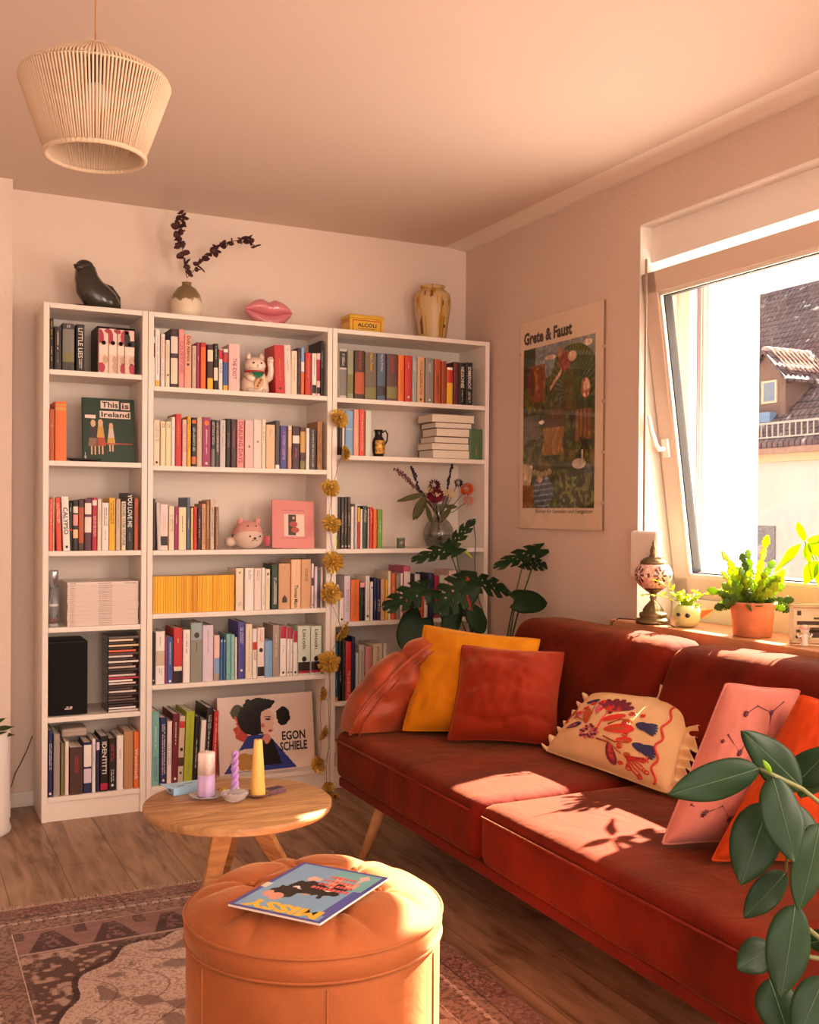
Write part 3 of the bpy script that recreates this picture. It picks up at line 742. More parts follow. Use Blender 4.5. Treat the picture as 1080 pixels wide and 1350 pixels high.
def label_books():
    low = {}
    for k, r in enumerate(REC): low.setdefault(r[2], []).append(r)
    used = {}
    for shelf, L_ in low.items():
        hs_ = [q[6] for q in L_]; mean = sum(hs_)/len(hs_)
        for i, r in enumerate(L_):
            c = K[r[1]][1]; size = 'thick ' if r[5] > .030 else ('thin ' if r[5] < .016 else '')
            if 'narrow' in c: size = ''
            a = K[L_[i-1][1]][1] if i else None; d = K[L_[i+1][1]][1] if i+1 < len(L_) else None
            if a is None: s = '%s%s book left of a %s one, first on the %s' % (size, c, d, shelf)
            elif d is None: s = '%s%s book right of a %s one, last on the %s' % (size, c, a, shelf)
            else: s = '%s%s book between %s and %s ones, %s' % (size, c, a, d, shelf)
            s = re.sub(r'\ba (?=orange|olive|indigo|ash)', 'an ', s)
            ft = re.search(r'([TLB]):(?:[^:]*:)?([a-z]+[A-Z0-9]?):[\d.]', r[7] or '')
            if ft and ft.group(2) in K:
                kind = 'lettering' if r[7].strip()[0] in 'TL' else 'band'
                s2 = s.replace(' book ', ' book with %s %s ' % (K[ft.group(2)][1], kind), 1)
                if len(s2.split()) <= 15: s = s2
            if s in used:
                o = used[s]; q = 'taller ' if r[6] > o[6]+.003 else ('shorter ' if r[6] < o[6]-.003 else 'right-hand ')
                oq = {'taller ': 'shorter ', 'shorter ': 'taller ', 'right-hand ': 'left-hand '}[q]
                o[0]['label'] = oq+o[0]['label']; s = q+s
            used[s] = r
            r[0]['label'] = s.replace('  ', ' '); r[0]['category'] = 'book'
label_books()
# ------------------------------------------------------------------ other things on the shelves
def px2m(x, y, yy):                     # metres per pixel of the photograph at depth yy
    return (U(x+1, y, 'y', yy)-U(x, y, 'y', yy)).length
gold = mat('gold_foil', hx('c9a24a'), .28, 1.0, bump=.3, bscale=400)
black_gloss = mat('black_gloss', hx('1b1716'), .3)
# slipcase of the four volumes
t = thing('slipcase', 'dark red open slipcase around four patterned volumes on top shelf', 'slipcase', (.2805, -.262, 1.7622))
MB().box((-.0745, .012, -.0006), (-.0725, .16, .186)).box((.0715, .012, -.0006), (.0735, .16, .186)).box((-.0745, .012, .1845), (.0735, .16, .1865)).box((-.0745, .158, 0), (.0735, .16, .1865)).build('case_shell', mat('slipcase_red', hx('3f1a1a'), .5), t)
for r in REC:                            # patterned spines of the boxed set
    if r[1].startswith('set'):
        q, wd, h = r[0], r[5]*.94, r[6]; i = 'ABCD'.index(r[1][3])
        b = MB(); cr = random.Random(i+3)
        def blob(cx, cz, rx, rz, m, e=-.0012):
            pts = [(max(-wd/2, min(wd/2, cx+rx*math.cos(2*PI*k/14)*cr.uniform(.85, 1.1))), e, max(.001, min(h-.001, cz+rz*math.sin(2*PI*k/14)*cr.uniform(.85, 1.1)))) for k in range(14)]
            b.add(pts, [tuple(range(14))], m)
        blob(wd*(-.4 if i != 2 else .4), h*.82, wd*.45, h*.16, 0 if i < 3 else 2); blob(wd*(.4 if i < 2 else -.3), h*.95, wd*.3, h*.05, 0)
        blob(-wd*.25 if i == 0 else wd*.3, h*.12, wd*.4, h*.12, 0 if i != 1 else 3); blob(wd*.2, h*.3, wd*.3, h*.1, 3)
        b.box((-wd/2, -.0016, h*.42), (wd/2, -.0013, h*.62), 1)
        if i == 3: b.box((-wd/2, -.0016, h*.62), (wd/2, -.0013, h*.76), 2)
        b.lathe([(.0001, 0), (min(.0085, wd*.35), .0001)], n=14, mi=2); k0 = len(b.v)-28
        for k in range(k0, len(b.v)): x, y, z = b.v[k]; b.v[k] = (x, -.0018-z, h*.68+y)
        b.build('spine_print', [km('crim'), km('ecdccb'), km('blk'), km('c9a78c')], q, fixn=False)
# picture book facing forwards
a, c = U(109.5, 511, 'y', -.225), U(179.7, 608.5, 'y', -.25)
W_, H_2 = c.x-a.x, .262
t = thing('picture_book', 'large dark green picture book standing face out with framed title words', 'book', ((a.x+c.x)/2, -.235, 1.4085), rot=(math.radians(-8), 0, 0))
MB().box((-W_/2, 0, 0), (W_/2, .003, H_2)).box((-W_/2, .012, 0), (W_/2, .015, H_2)).box((-W_/2, 0, 0), (-W_/2+.002, .015, H_2)).build('cover', mat('deep_green_cover', hx('12382a'), .4), t)
MB().box((-W_/2+.002, .003, .004), (W_/2-.004, .012, H_2-.004)).build('pages', m_pages, t)
b = MB(); X = lambda f: -W_/2+W_*f; Z = lambda f: H_2*(1-f)
for x0, x1, za, zb in ((.35, .70, .04, .16), (.74, .91, .06, .17), (.33, .92, .20, .31), (.05, .25, .27, .32)): b.add([(X(x0), -.001, Z(zb)), (X(x1), -.001, Z(zb+.003)), (X(x1), -.001, Z(za-.003)), (X(x0), -.001, Z(za))], [(0, 1, 2, 3)])
b.build('title_blocks', mat('title_paper', hx('ecd8cc'), .6), t, fixn=False)
for s_, x0, x1, za, zb in (('This', .37, .68, .055, .145), ('is', .76, .89, .07, .155), ('Ireland', .36, .90, .215, .295)): text(s_, basis((X(x0), -.0018, Z(zb)), (1, 0, 0), (0, 0, 1)), W_*(x1-x0), H_2*(zb-za), km('nblk'), t, 'title', bold=.02)
b = MB(); bl = ['d9b08c', '3a3038', 'b04a34', 'c9a04a', '8a6a5a', 'd7c3b4']
def fig(x, z, s, body, dress):
    b.add([(X(x)+.012*s*math.cos(k), -.0016, Z(z)+.018*s*math.sin(k)) for k in [2*PI*q/10 for q in range(10)]], [tuple(range(10))], 0)
    b.add([(X(x)-.011*s, -.0014, Z(z)-.01*s), (X(x)+.011*s, -.0014, Z(z)-.01*s), (X(x)+.018*s, -.0014, Z(z)-.07*s), (X(x)-.018*s, -.0014, Z(z)-.07*s)], [(0, 1, 2, 3)], body)
    b.add([(X(x)-.018*s, -.0012, Z(z)-.065*s), (X(x)+.018*s, -.0012, Z(z)-.065*s), (X(x)+.024*s, -.0012, Z(z)-.11*s), (X(x)-.024*s, -.0012, Z(z)-.11*s)], [(0, 1, 2, 3)], dress)
    for q in (-1, 1): b.add([(X(x)+.008*s*q-.003, -.0015, Z(z)-.11*s), (X(x)+.008*s*q+.003, -.0015, Z(z)-.11*s), (X(x)+.008*s*q+.003, -.0015, Z(z)-.15*s), (X(x)+.008*s*q-.003, -.0015, Z(z)-.15*s)], [(0, 1, 2, 3)], 0)
fig(.2, .4, .85, 1, 4); fig(.34, .39, .85, 3, 2); fig(.54, .43, .7, 5, 3)
b.add([(X(.42), -.0013, Z(.72)), (X(.95), -.0013, Z(.715)), (X(.95), -.0013, Z(.7)), (X(.42), -.0013, Z(.7))], [(0, 1, 2, 3)], 2)
b.build('cover_drawing', [km(q) for q in bl], t, fixn=False)
a = U(87.5, 604, 'y', -.262); c = U(134, 604, 'y', -.262)
t = thing('shallow_dish', 'black shallow dish lying in front of the green picture book', 'dish', ((a.x+c.x)/2, -.262, 1.4083))
b = MB(); rr = (c.x-a.x)/2; b.lathe([(rr*.7, 0), (rr*.98, .008), (rr, .012), (rr*.95, .012), (rr*.68, .004)], n=28); b.v = [(x, y*.18, z) for x, y, z in b.v]; b.build('dish', black_gloss, t)
p = U(112.5, 602, 'y', -.262); t = tag(MB().lathe([(.0055, 0), (.0065, .01), (.006, .016), (.002, .022), (.0025, .032), (.0001, .034)], (0, 0, 0), 12).build('glass_figurine', mat('clear_glass', (.8, .88, .86), .08, trans=.6), loc=(p.x, -.262, 1.413)), 'tiny clear glass ornament standing on the black shallow dish', 'ornament')
# magazines lying flat
mz = U(130, 767, 'y', -.26).z-.758; mx0, mx1 = U(89, 800, 'y', -.262).x, U(182.3, 800, 'y', -.262).x
nM = 23; th = mz/(nM+.6); z = .7585; mm = [mat('magazine_cover_%s' % q, hx(q), .35) for q in ('e6d2c8', 'dcc4ba', 'eadad2', 'd5bdb4')]
proto = None
for i in range(nM):
    tt = th*1.55 if i == nM-1 else th*.96
    if proto is None or i == nM-1:
        r = empty('magazine'); W_ = mx1-mx0
        MB().box((-W_/2, 0, 0), (W_/2, .21, .0004)).box((-W_/2, 0, tt-.0004), (W_/2, .21, tt)).box((-W_/2, 0, 0), (W_/2, .0005, tt)).build('cover', mm[i % 4], r)
        MB().box((-W_/2+.001, .0006, .0005), (W_/2-.001, .209, tt-.0005)).build('pages', m_pages, r)
        b = MB(); cr = random.Random(i)
        x = -W_*.46
        while x < W_*.46:
            q = cr.uniform(.002, .005)
            if x < -W_*.4 or (i == nM-1 and (-.04*W_ < x < .12*W_ or x > .28*W_)) or (-.02 < x < .03): b.box((x, -.0004, tt*.3), (x+q, 0, tt*.62))
            x += q+.002
        b.build('spine_lettering', km('8a7470'), r)
        if proto is None: proto = r
    else: r = copy_tree(proto)
    r.location = ((mx0+mx1)/2+random.uniform(-.0015, .0015), -.262+random.uniform(-.0015, .002), z); z += th
    tag(r, 'thick pinkish white magazine, topmost of the flat stack in left bookcase' if i == nM-1 else 'thin white magazine lying in the flat stack in left bookcase below the thick one', 'magazine', 'magazines in the flat stack')
p = U(70.5, 820, 'y', -.235); t = thing('liquid_timer', 'clear liquid timer tube with silver cap and red bottom on the fourth shelf', 'toy', (p.x, -.235, .7585)); R_ = .0185; HH = U(70, 752, 'y', -.235).z-.758
MB().lathe([(R_*.92, .012), (R_*.92, HH*.7)], n=20).build('tube', mat('timer_plastic', (.7, .74, .76), .08, trans=.8), t)
MB().lathe([(R_, HH*.7), (R_, HH*.97), (R_*.9, HH), (.0001, HH)], n=20).build('cap', mat('silver_cap', (.6, .63, .68), .25, .9), t)
b = MB(); b.lathe([(.0001, .0), (R_, .0), (R_, .008), (R_*.9, .012)], n=20); b.build('base', mat('clear_base', (.75, .76, .76), .1, trans=.5), t)
b = MB()
for k in range(7): b.ball((R_*.5*math.cos(k*1.05), R_*.5*math.sin(k*1.05), .018+.006*(k % 3)), R_*.42, 10)
b.build('red_filling', mat('red_beads', hx('e0202a'), .3), t)
MB().lathe([(R_*.95, HH*.36), (R_*.95, HH*.4)], n=20).build('ring', mat('clear_ring', (.85, .85, .85), .2), t)
# loudspeaker
x0, x1 = .0235, U(116, 900, 'y', -.255).x; zt = .407+.29
t = thing('loudspeaker', 'black bookshelf loudspeaker on the fifth shelf of the left bookcase', 'speaker', (x0, -.258, .4075))
wS = x1-x0; hS = zt-.407
MB().box((0, .012, 0), (wS, .2, hS)).build('cabinet', mat('speaker_vinyl', hx('141110'), .45), t, bevel=.003)
MB().box((.003, 0, .003), (wS-.003, .0125, hS-.003)).build('grille', mat('speaker_cloth', hx('0d0b0b'), .95, bump=.5, bscale=900), t, bevel=.003)
b = MB(); b.box((wS*.42, -.001, .024), (wS*.60, .0005, .028)); b.box((wS*.46, -.001, .031), (wS*.52, .0005, .035)).box((wS*.55, -.001, .030), (wS*.61, .0005, .035)); b.build('badge', mat('badge_silver', (.75, .72, .7), .3, .6), t)
# stack of discs
cx0, cx1 = U(142, 880, 'y', -.262).x, U(183, 880, 'y', -.262).x; ztop = U(160, 838.5, 'y', -.262).z; nC = 28; th = (ztop-.407)/nC; W_ = cx1-cx0
bands = ['6a5a50', 'e9d3b4', '3a2420', 'e2c39c', '2c1c1c', 'e0673a', '5a3a34', 'd9cbc4', '2a1a1c', 'e8dfd6', '4a3030', 'c9b0a4', '321f20', '281a1a', 'dcc8c0', 'b02a44', 'efe6de', 'd7c8c2', '3a2626', '4a3434', 'd8cac4', '3c2a2a', '533c3c', '6a5450', '2e1e20', '3a2830', 'e2d8d4', 'cfc2bc']
pr = {}
for i in range(nC):
    cname = bands[nC-1-i]
    r = empty('disc_case')
    MB().box((-W_/2, 0, 0), (W_/2, .14, th*.93)).build('case', mat('disc_case_plastic', hx('1e1614'), .15), r, bevel=.0005, seg=1)
    MB().box((-W_/2+.004, -.0006, th*.12), (W_/2-.012*((i*7) % 3), .0002, th*.80)).build('paper_spine', km(cname), r)
    r.location = ((cx0+cx1)/2+random.uniform(-.001, .001), -.262+random.uniform(-.002, .002), .4075+i*th)
    REC_n = {'e0673a': 'orange', 'b02a44': 'crimson', 'e9d3b4': 'cream', 'e2c39c': 'tan'}.get(cname)
    if REC_n: tag(r, 'disc case with %s spine in the tall stack beside the loudspeaker' % REC_n, 'disc case', 'discs in the tall stack')
    else:
        lum = int(cname[:2], 16) > 120
        if i == 0: s_ = 'pale disc case, bottommost of the tall stack beside the loudspeaker'
        elif i == nC-1: s_ = 'disc case on the very top of the tall stack beside the loudspeaker'
        else: s_ = '%s-spined disc case among its likes in the tall stack beside the loudspeaker' % ('pale' if lum else 'dark')
        tag(r, s_, 'disc case', 'discs in the tall stack')
p = U(95, 970, 'y', -.17); t = thing('hard_case', 'small beige hard case lying on top of books, bottom shelf of left bookcase', 'case', (.135, -.20, .095+.2145))
MB().box((-.05, 0, 0), (.05, .11, .034)).build('shell', mat('case_beige', hx('c4b2a4'), .4), t, bevel=.009, seg=3)
MB().box((-.046, -.0006, .0175), (.046, .108, .0185)).build('zip', km('8a7468'), t)
# lucky cat
S_ = px2m(337, 490, -.2); p = U(336, 517, 'y', -.21)
t = thing('lucky_cat', 'white beckoning lucky cat with red ears and green bib on the top shelf', 'figurine', (p.x, -.21, 1.7215)); s = .175
cw = mat('cat_porcelain', hx('efdcc8'), .2, coat=.5)
b = MB(); b.lathe([(.001, 0), (.055, .0), (.062, .02), (.060, .045), (.050, .075), (.042, .092), (.03, .1)], n=28); b.v = [(x, y*.8, z) for x, y, z in b.v]
b.ball((0, -.004, .118), .047, 24, sc=(1, .85, .82))
for q in (-1, 1): b.lathe([(.016, .145), (.010, .163), (.0035, .173), (.0001, .175)], (q*.029, 0, 0), 12)
b.tube([(.042, -.01, .055), (.058, -.03, .07), (.061, -.036, .095), (.059, -.034, .125), (.058, -.036, .137)], [.017, .016, .0135, .0135, .015], 14)
b.ball((.058, -.037, .142), .016, 14)
b.tube([(-.04, -.02, .075), (-.035, -.042, .06), (-.018, -.05, .052)], [.015, .013, .011], 12)
for q in (-.03, .032): b.ball((q, -.04, .010), .016, 12, sc=(1.1, 1, .65))
b.build('body', cw, t)
ink = km('nblk')
b = MB()
for q in (-1, 1): b.add([(q*.029-.009, -.0125, .15), (q*.029+.009, -.0125, .15), (q*.029+q*.001, -.006, .168)], [(0, 1, 2)]); 
b.build('inner_ears', mat('cat_red', hx('c4202c'), .35), t)
b = MB()
for q in (-1, 1): b.ball((q*.0165-.002, -.0395, .126), .0058, 10, sc=(1, .5, .75))
b.ball((-.001, -.0425, .116), .0032, 8); 
for q in (-1, 1): b.tube([(0, -.043, .112), (q*.004, -.0425, .108), (q*.009, -.041, .108)], .0007, 5)
for q in (-1, 1):
    for k in range(3): b.tube([(q*.022, -.037, .114-.004*k), (q*.037, -.028, .116-.006*k)], .0005, 4)
b.build('face', ink, t)
MB().tube([(.044*math.cos(a), -.004+.037*math.sin(a), .0905) for a in [2*PI*k/24 for k in range(25)]], .0042, 8).build('collar', MATS['cat_red'], t)
b = MB(); b.grid(lambda u, v: ((u-.5)*.062*(1-v*.75), -.0405-.012*math.sin(v*PI*.6)-.004*math.cos((u-.5)*3), .088-.028*v), 10, 6); b.build('bib', mat('bib_green', hx('1f7a58'), .3), t, solid=.002)
b = MB(); b.ball((0, 0, 0), .026, 18, sc=(.72, .15, 1.15), M=Matrix.Rotation(math.radians(28), 4, 'Y')); g_ = b.build('gold_coin', mat('coin_gold', hx('d8a878'), .35, .1), t, loc=(.0, -.055, .038))
b = MB(); Mr = Matrix.Rotation(math.radians(28), 4, 'Y')
for cz in (.015, .001, -.013):
    for l in (((-.006, cz+.004), (.006, cz+.004)), ((-.005, cz), (.005, cz)), ((0, cz+.006), (0, cz-.005)), ((-.006, cz-.004), (.006, cz-.004))): b.tube([Mr @ Vector((l[0][0], -.0042, l[0][1])), Mr @ Vector((l[1][0], -.0042, l[1][1]))], .0009, 4)
b.build('coin_writing', ink, g_, fixn=True)
b = MB()
for q in (-.006, 0, .006): b.tube([(.058+q, -.052, .148), (.058+q, -.0535, .141)], .0006, 4)
for c_ in (-.03, .032):
    for q in (-.005, 0, .005): b.tube([(c_+q, -.0555, .013), (c_+q, -.0565, .005)], .0006, 4)
b.build('paw_lines', ink, t)
# plush seal in pink hood
p = U(327, 723, 'y', -.2); t = thing('plush_toy', 'round white plush animal wearing a pink bear hood with a strawberry', 'plush toy', (p.x, -.2, 1.056))
fur = mat('plush_white', hx('f0d8c8'), .95, bump=1, bscale=400, sheen=.5); pk = mat('plush_pink', hx('e8a8a0'), .95, bump=1, bscale=400, sheen=.5)
b = MB(); b.ball((0, 0, .048), .062, 28, sc=(1.05, .9, .80)); b.ball((-.075, .01, .03), .026, 14, sc=(1, .9, .8)); b.build('body', fur, t)
b = MB(); b.grid(lambda u, v: ((.068*math.cos((u-.5)*2*PI)*math.cos(v*PI/2)*1.0), .012+.058*math.sin((u-.5)*2*PI)*math.cos(v*PI/2), .058+.062*math.sin(v*PI/2)-.016*(1-v)*(-math.sin((u-.5)*2*PI))*-1), 28, 10)
for q in (-1, 1): b.ball((q*.038+.004, .0, .116), .0155, 14, sc=(1, .7, 1))
b.build('hood', pk, t)
b = MB()
for q in (-1, 1): b.ball((q*.022+.014, -.055, .054), .0042, 10)
b.ball((.012, -.0605, .046), .0055, 10, sc=(1.2, .6, .8)); 
for q in (-1, 1): b.tube([(.012, -.061, .043), (.012+q*.006, -.06, .036), (.012+q*.013, -.057, .037)], .0011, 5)
for q in (-1, 1): b.ball((q*.018+.003, -.046, .098), .0036, 8)
for q in (-1, 1):
    for k in range(2): b.tube([(.012+q*.032, -.05, .046-.008*k), (.012+q*.042, -.044, .048-.01*k)], .0009, 4)
b.build('face', km('dbr'), t)
b = MB(); b.ball((.075, -.03, .035), .016, 14, sc=(.9, .8, 1.6)); b.build('strawberry', mat('plush_rose', hx('d86a7c'), .9, bump=1, bscale=500), t)
MB().ball((.075, -.03, .058), .007, 8, sc=(1.6, 1.6, .6)).build('strawberry_leaf', mat('plush_green', hx('8aa04a'), .9), t)
# pink framed card
a, c = U(358.5, 723, 'y', -.225), U(413, 723, 'y', -.225); W_ = c.x-a.x; HH = .212
t = thing('framed_picture', 'pink card frame with small figure picture leaning beside the plush toy', 'picture frame', ((a.x+c.x)/2, -.235, 1.0565), rot=(math.radians(-10), math.radians(2), math.radians(-4)))
MB().box((-W_/2, 0, 0), (W_/2, .012, HH)).build('frame', mat('pink_cover', hx('dc8c88'), .5), t, bevel=.0015)
MB().box((-W_*.22, -.0012, HH*.25), (W_*.26, 0, HH*.71)).build('mat_board', km('e6cfc2'), t)
b = MB(); b.box((-W_*.12, -.002, HH*.27), (W_*.06, -.0012, HH*.70), 0)
for k in range(2): b.add([(-W_*.03*(-1)**k+.0, -.0026, HH*(.56-.13*k)) for _ in range(1)]+[(W_*(.0+.1*math.cos(q)+.04*k), -.0026-.0002*k, HH*(.5-.12*k+.06*math.sin(q))) for q in [2*PI*j/12 for j in range(12)]], [tuple(range(1, 13))], 1)
b.ball((.0, -.0022, HH*.63), .006, 8, mi=2, sc=(1, .1, 1.2))
b.build('small_picture', [km('3c2824'), km('b04a3c'), km('d9a88c')], t)
b = MB(); cr = random.Random(4)
for zc, w2 in ((.78, .26), (.20, .3)):
    x = -W_*w2
    while x < W_*w2: q = cr.uniform(.001, .003); b.box((x, -.0008, HH*zc+cr.uniform(0, .002)), (x+q, 0, HH*zc+.003)); x += q+.001
b.build('caption', km('8a4a48'), t)
# yellow paperbacks
ya, yb = .428, U(309.5, 780, 'y', -.266).x; hY = U(250, 759.3, 'y', -.266).z-.797; x = ya; i = 0; ym_ = []
for wd in (.007, .009, .012): ym_.append(wd)
protos = []
tones = ['f2b71c', 'eda81c', 'f6c222', 'e9a020']
for a_ in range(4):
    for wd in (.0068, .0092, .0125):
        pr_ = empty('paperback'); hw = wd/2-.0003
        MB().box((-hw, 0, 0), (hw, .0008, hY)).box((-hw, 0, 0), (-hw+.0006, .096, hY)).box((hw-.0006, 0, 0), (hw, .096, hY)).build('cover', mat('yellow_card_%d' % a_, hx(tones[a_]), .5), pr_)
        MB().box((-hw+.0006, .0008, .0005), (hw-.0006, .095, hY-.0005)).build('pages', m_pages, pr_); protos.append((pr_, wd))
used = set(); cr = random.Random(11)
while x < yb-.004:
    k = cr.choice([0, 1, 1, 1, 2, 2])+3*cr.choice([0, 0, 1, 2, 3]); pr_, wd = protos[k]
    if k in used: r = copy_tree(pr_)
    else: r = pr_; used.add(k)
    r.location = (x+wd/2, -.268+cr.uniform(-.001, .001), .7975); x += wd
    tag(r, 'small yellow paperback in the tight yellow row on the fourth shelf', 'book', 'yellow paperbacks in a row')
for k, (pr_, wd) in enumerate(protos):
    if k not in used:
        for ch in list(pr_.children): bpy.data.objects.remove(ch)
        bpy.data.objects.remove(pr_)
# big art book lying on its long side against the back
a, c = U(290.5, 1022, 'y', -.235), U(417, 1012, 'y', -.235); W_ = c.x-a.x; HH = .325
t = thing('art_book', 'huge pale art book with painted figure leaning in the bottom of middle bookcase', 'book', ((a.x+c.x)/2, -.225, .0955), rot=(math.radians(-9), 0, 0))
MB().box((-W_/2, 0, 0), (W_/2, .003, HH)).box((-W_/2, .042, 0), (W_/2, .045, HH)).box((-W_/2, 0, 0), (-W_/2+.003, .045, HH)).build('cover', km('e6d2c6'), t)
MB().box((-W_/2+.003, .003, .004), (W_/2-.004, .042, HH-.004)).build('pages', m_pages, t)
def cover_art(u, v):
    c = np.tile(np.array(hx('e6d2c6')), (len(u), 1)); x = u; y = 1-v
    n = vnoise(u, v, 26, 3)*.03-.015
    def put(m, h): c[m] = hx(h)
    el = lambda cx, cy, rx, ry: ((x-cx+n)/rx)**2+((y-cy+n)/ry)**2 < 1
    put(el(.26, .45, .10, .14) & (x < .3), 'c4483a'); put(el(.20, .2, .07, .10), '4b4a32'); put((abs(x-.2-.02*np.sin(y*20)) < .018) & (y > .25) & (y < .5), 'd0583e')
    sh_ = (y > .52) & (x > .30-(y-.52)*.55) & (x < .50+(y-.5)*.62); put(sh_ & (y < .99), '2c3c8c')
    put((y > .70+n) & (x > .12+(y-.7)*.0) & (x < .42) & (y < .98), 'dcc8bc'); put(el(.27, .86, .13, .11), 'b98a3c')
    put((y > .60) & (x > .44) & (x < .64+(y-.9)*.25) & (y < .93), '14100f'); put(el(.50, .58, .04, .07), 'd68878')
    put(el(.37, .30, .17, .22), '120e0e'); put(el(.42, .12, .16, .09), '120e0e'); put(el(.68, .30, .07, .13), '15100f')
    put(el(.50, .36, .085, .16), 'e2b8a6'); put(el(.42, .36, .05, .14) & (x < .44), '120e0e')
    put(el(.515, .32, .026, .014), '2a1a18'); put(el(.515, .285, .035, .008), '1c1212'); put(el(.46, .40, .02, .03), 'c8685c'); put(el(.53, .47, .022, .018), 'b0352f')
    put(el(.58, .10, .02, .02), '120e0e')
    return c
X = lambda f: -W_/2+W_*f; Z = lambda f: HH*(1-f)
picture('cover_painting', 150, 110, lambda u, v: (X(u*.995+.0025), -.0008, HH*(v*.99+.005)), cover_art, attr_mat('print', .35), t)
text('EGON', basis((X(.655), -.0016, Z(.62)), (1, 0, 0), (0, 0, 1)), W_*.25, HH*.12, km('nblk'), t, 'title', bold=.03)
text('SCHIELE', basis((X(.63), -.0016, Z(.76)), (1, 0, 0), (0, 0, 1)), W_*.29, HH*.12, km('nblk'), t, 'title', bold=.03)
# little jug, lying books, green book, tin, on the right bookcase
p = U(499, 602, 'y', -.24); t = thing('small_jug', 'small black jug painted with a golden scene on the right bookcase', 'jug', (p.x, -.24, 1.4665)); HH = U(499, 567, 'y', -.24).z-1.466
b = MB(); b.lathe([(.020, 0), (.024, .004), (.028, .03), (.029, HH*.5), (.024, HH*.68), (.017, HH*.75), (.016, HH*.88), (.021, HH), (.018, HH*.99), (.013, HH*.86), (.001, HH*.8)], n=28)
b.build('body', black_gloss, t)
b = MB(); b.tube([(.016, -.006, HH*.9), (.03, -.008, HH*.98), (.040, -.010, HH*.85), (.038, -.009, HH*.6), (.027, -.006, HH*.45)], .004, 10); b.build('handle', black_gloss, t)
b = MB(); b.grid(lambda u, v: (.0295*math.sin((u-.5)*1.9), -.0295*math.cos((u-.5)*1.9), HH*(.1+.5*v)), 10, 6); o = b.build('painted_scene', mat('gilt_scene', hx('b8842c'), .4, .3, var=.8, vscale=90), t)
S6 = [(570, 622, '5a3a2c', 310, 360), (569, 622, 'c8a486', 272, 310), (573, 622, '5c3428', 235, 272), (574.5, 622, '7a4a34', 188, 235), (573.5, 622, '4c342a', 155, 188), (569.5, 626, '9a7458', 108, 155)]
nm = ['lying book at the very bottom of the stack on the right bookcase', 'lying pale covered book, second from the bottom of the stack', 'thin lying book above the pale covered one in the stack', 'thick lying book third from the top of the stack', 'thin lying book under the topmost one of the stack', 'widest lying book on the very top of the stack']
z = 1.4665
for i, (xa, xb, c_, y0_, y1_) in enumerate(S6):
    th = (y1_-y0_)/4.909*px2m(600, 580, -.25); x0, x1 = U(xa, 580, 'y', -.25).x, U(xb, 580, 'y', -.25).x
    r = make_book(th-.0006, x1-x0, .15, c_, '')
    # laid down with the page edges towards the room
    r.matrix_world = Matrix(((0, 0, 1, x0), (0, -1, 0, -.255+.004*(i % 3)+.15), (1, 0, 0, z+th/2), (0, 0, 0, 1)))
    for ch in r.children:
        if ch.name.startswith('pages'):
            for v in ch.data.vertices:
                if v.co.y > .1: v.co.y = .1495
    tag(r, nm[i], 'book', 'lying books on the right bookcase'); z += th
x0, x1 = U(619.5, 590, 'y', -.262).x, U(636.5, 590, 'y', -.262).x
r = make_book(x1-x0, U(628, 566, 'y', -.262).z-1.4665, .1, '4a6a48', 'L:ol:.1:.3 L:gold:.6:.9'); r.location = ((x0+x1)/2, -.262, 1.4665); tag(r, 'small old green book standing right of the lying stack', 'book')
p = U(528.5, 722, 'y', -.24); t = thing('small_tin', 'small grey green metal tin with red mark on the third shelf', 'tin', (p.x, -.24, 1.0535))
MB().lathe([(.0185, 0), (.0185, .043), (.0001, .043)], n=24).build('tin_body', mat('tin_grey', hx('7c8a80'), .35, .5), t)
MB().lathe([(.0192, .040), (.0192, .046), (.0175, .0475), (.0001, .047)], n=24).build('lid', mat('tin_lid', hx('96a094'), .3, .6), t)
b = MB(); b.grid(lambda u, v: (.019*math.sin(.25+u*.8), -.019*math.cos(.25+u*.8), .012+.024*v), 6, 4, keep=lambda u, v: (u-.5)**2+(v-.5)**2 < .22); b.build('red_mark', km('crim'), t)
# ------------------------------------------------------------------ things on top of the bookcases
p = U(124, 404, 'y', -.14); q_ = px2m(124, 380, -.14)
t = thing('seal_figurine', 'dark grey glazed seal figurine on top of the left bookcase', 'figurine', (p.x, -.14, 2.0205)); t.scale = (1.28, 1.1, 1.22)
sg = mat('seal_glaze', hx('33302c'), .25, coat=.4)
b = MB(); b.tube([(.075, 0, .018), (.045, 0, .032), (.012, 0, .05), (-.014, 0, .082), (-.024, 0, .115), (-.027, 0, .145), (-.03, 0, .158)], [.022, .044, .052, .046, .037, .031, .018], 22)
b.ball((-.030, -.004, .148), .029, 18, sc=(1.0, .9, .82)); b.ball((-.046, -.016, .143), .017, 14, sc=(1.1, .9, .75)); b.ball((-.045, .0, .012), .02, 12, sc=(1.6, 1.3, .6)); b.ball((.01, -.035, .010), .018, 12, sc=(1.9, 1, .5))
b.build('body', sg, t)
b = MB(); b.tube([(.07, 0, .02), (.072, .01, .055), (.052, .012, .088), (.03, .01, .1)], [.014, .013, .010, .004], 12); b.build('tail_flipper', sg, t)
b = MB(); b.ball((-.0625, -.026, .146), .0045, 8); b.build('nose', km('blk'), t)
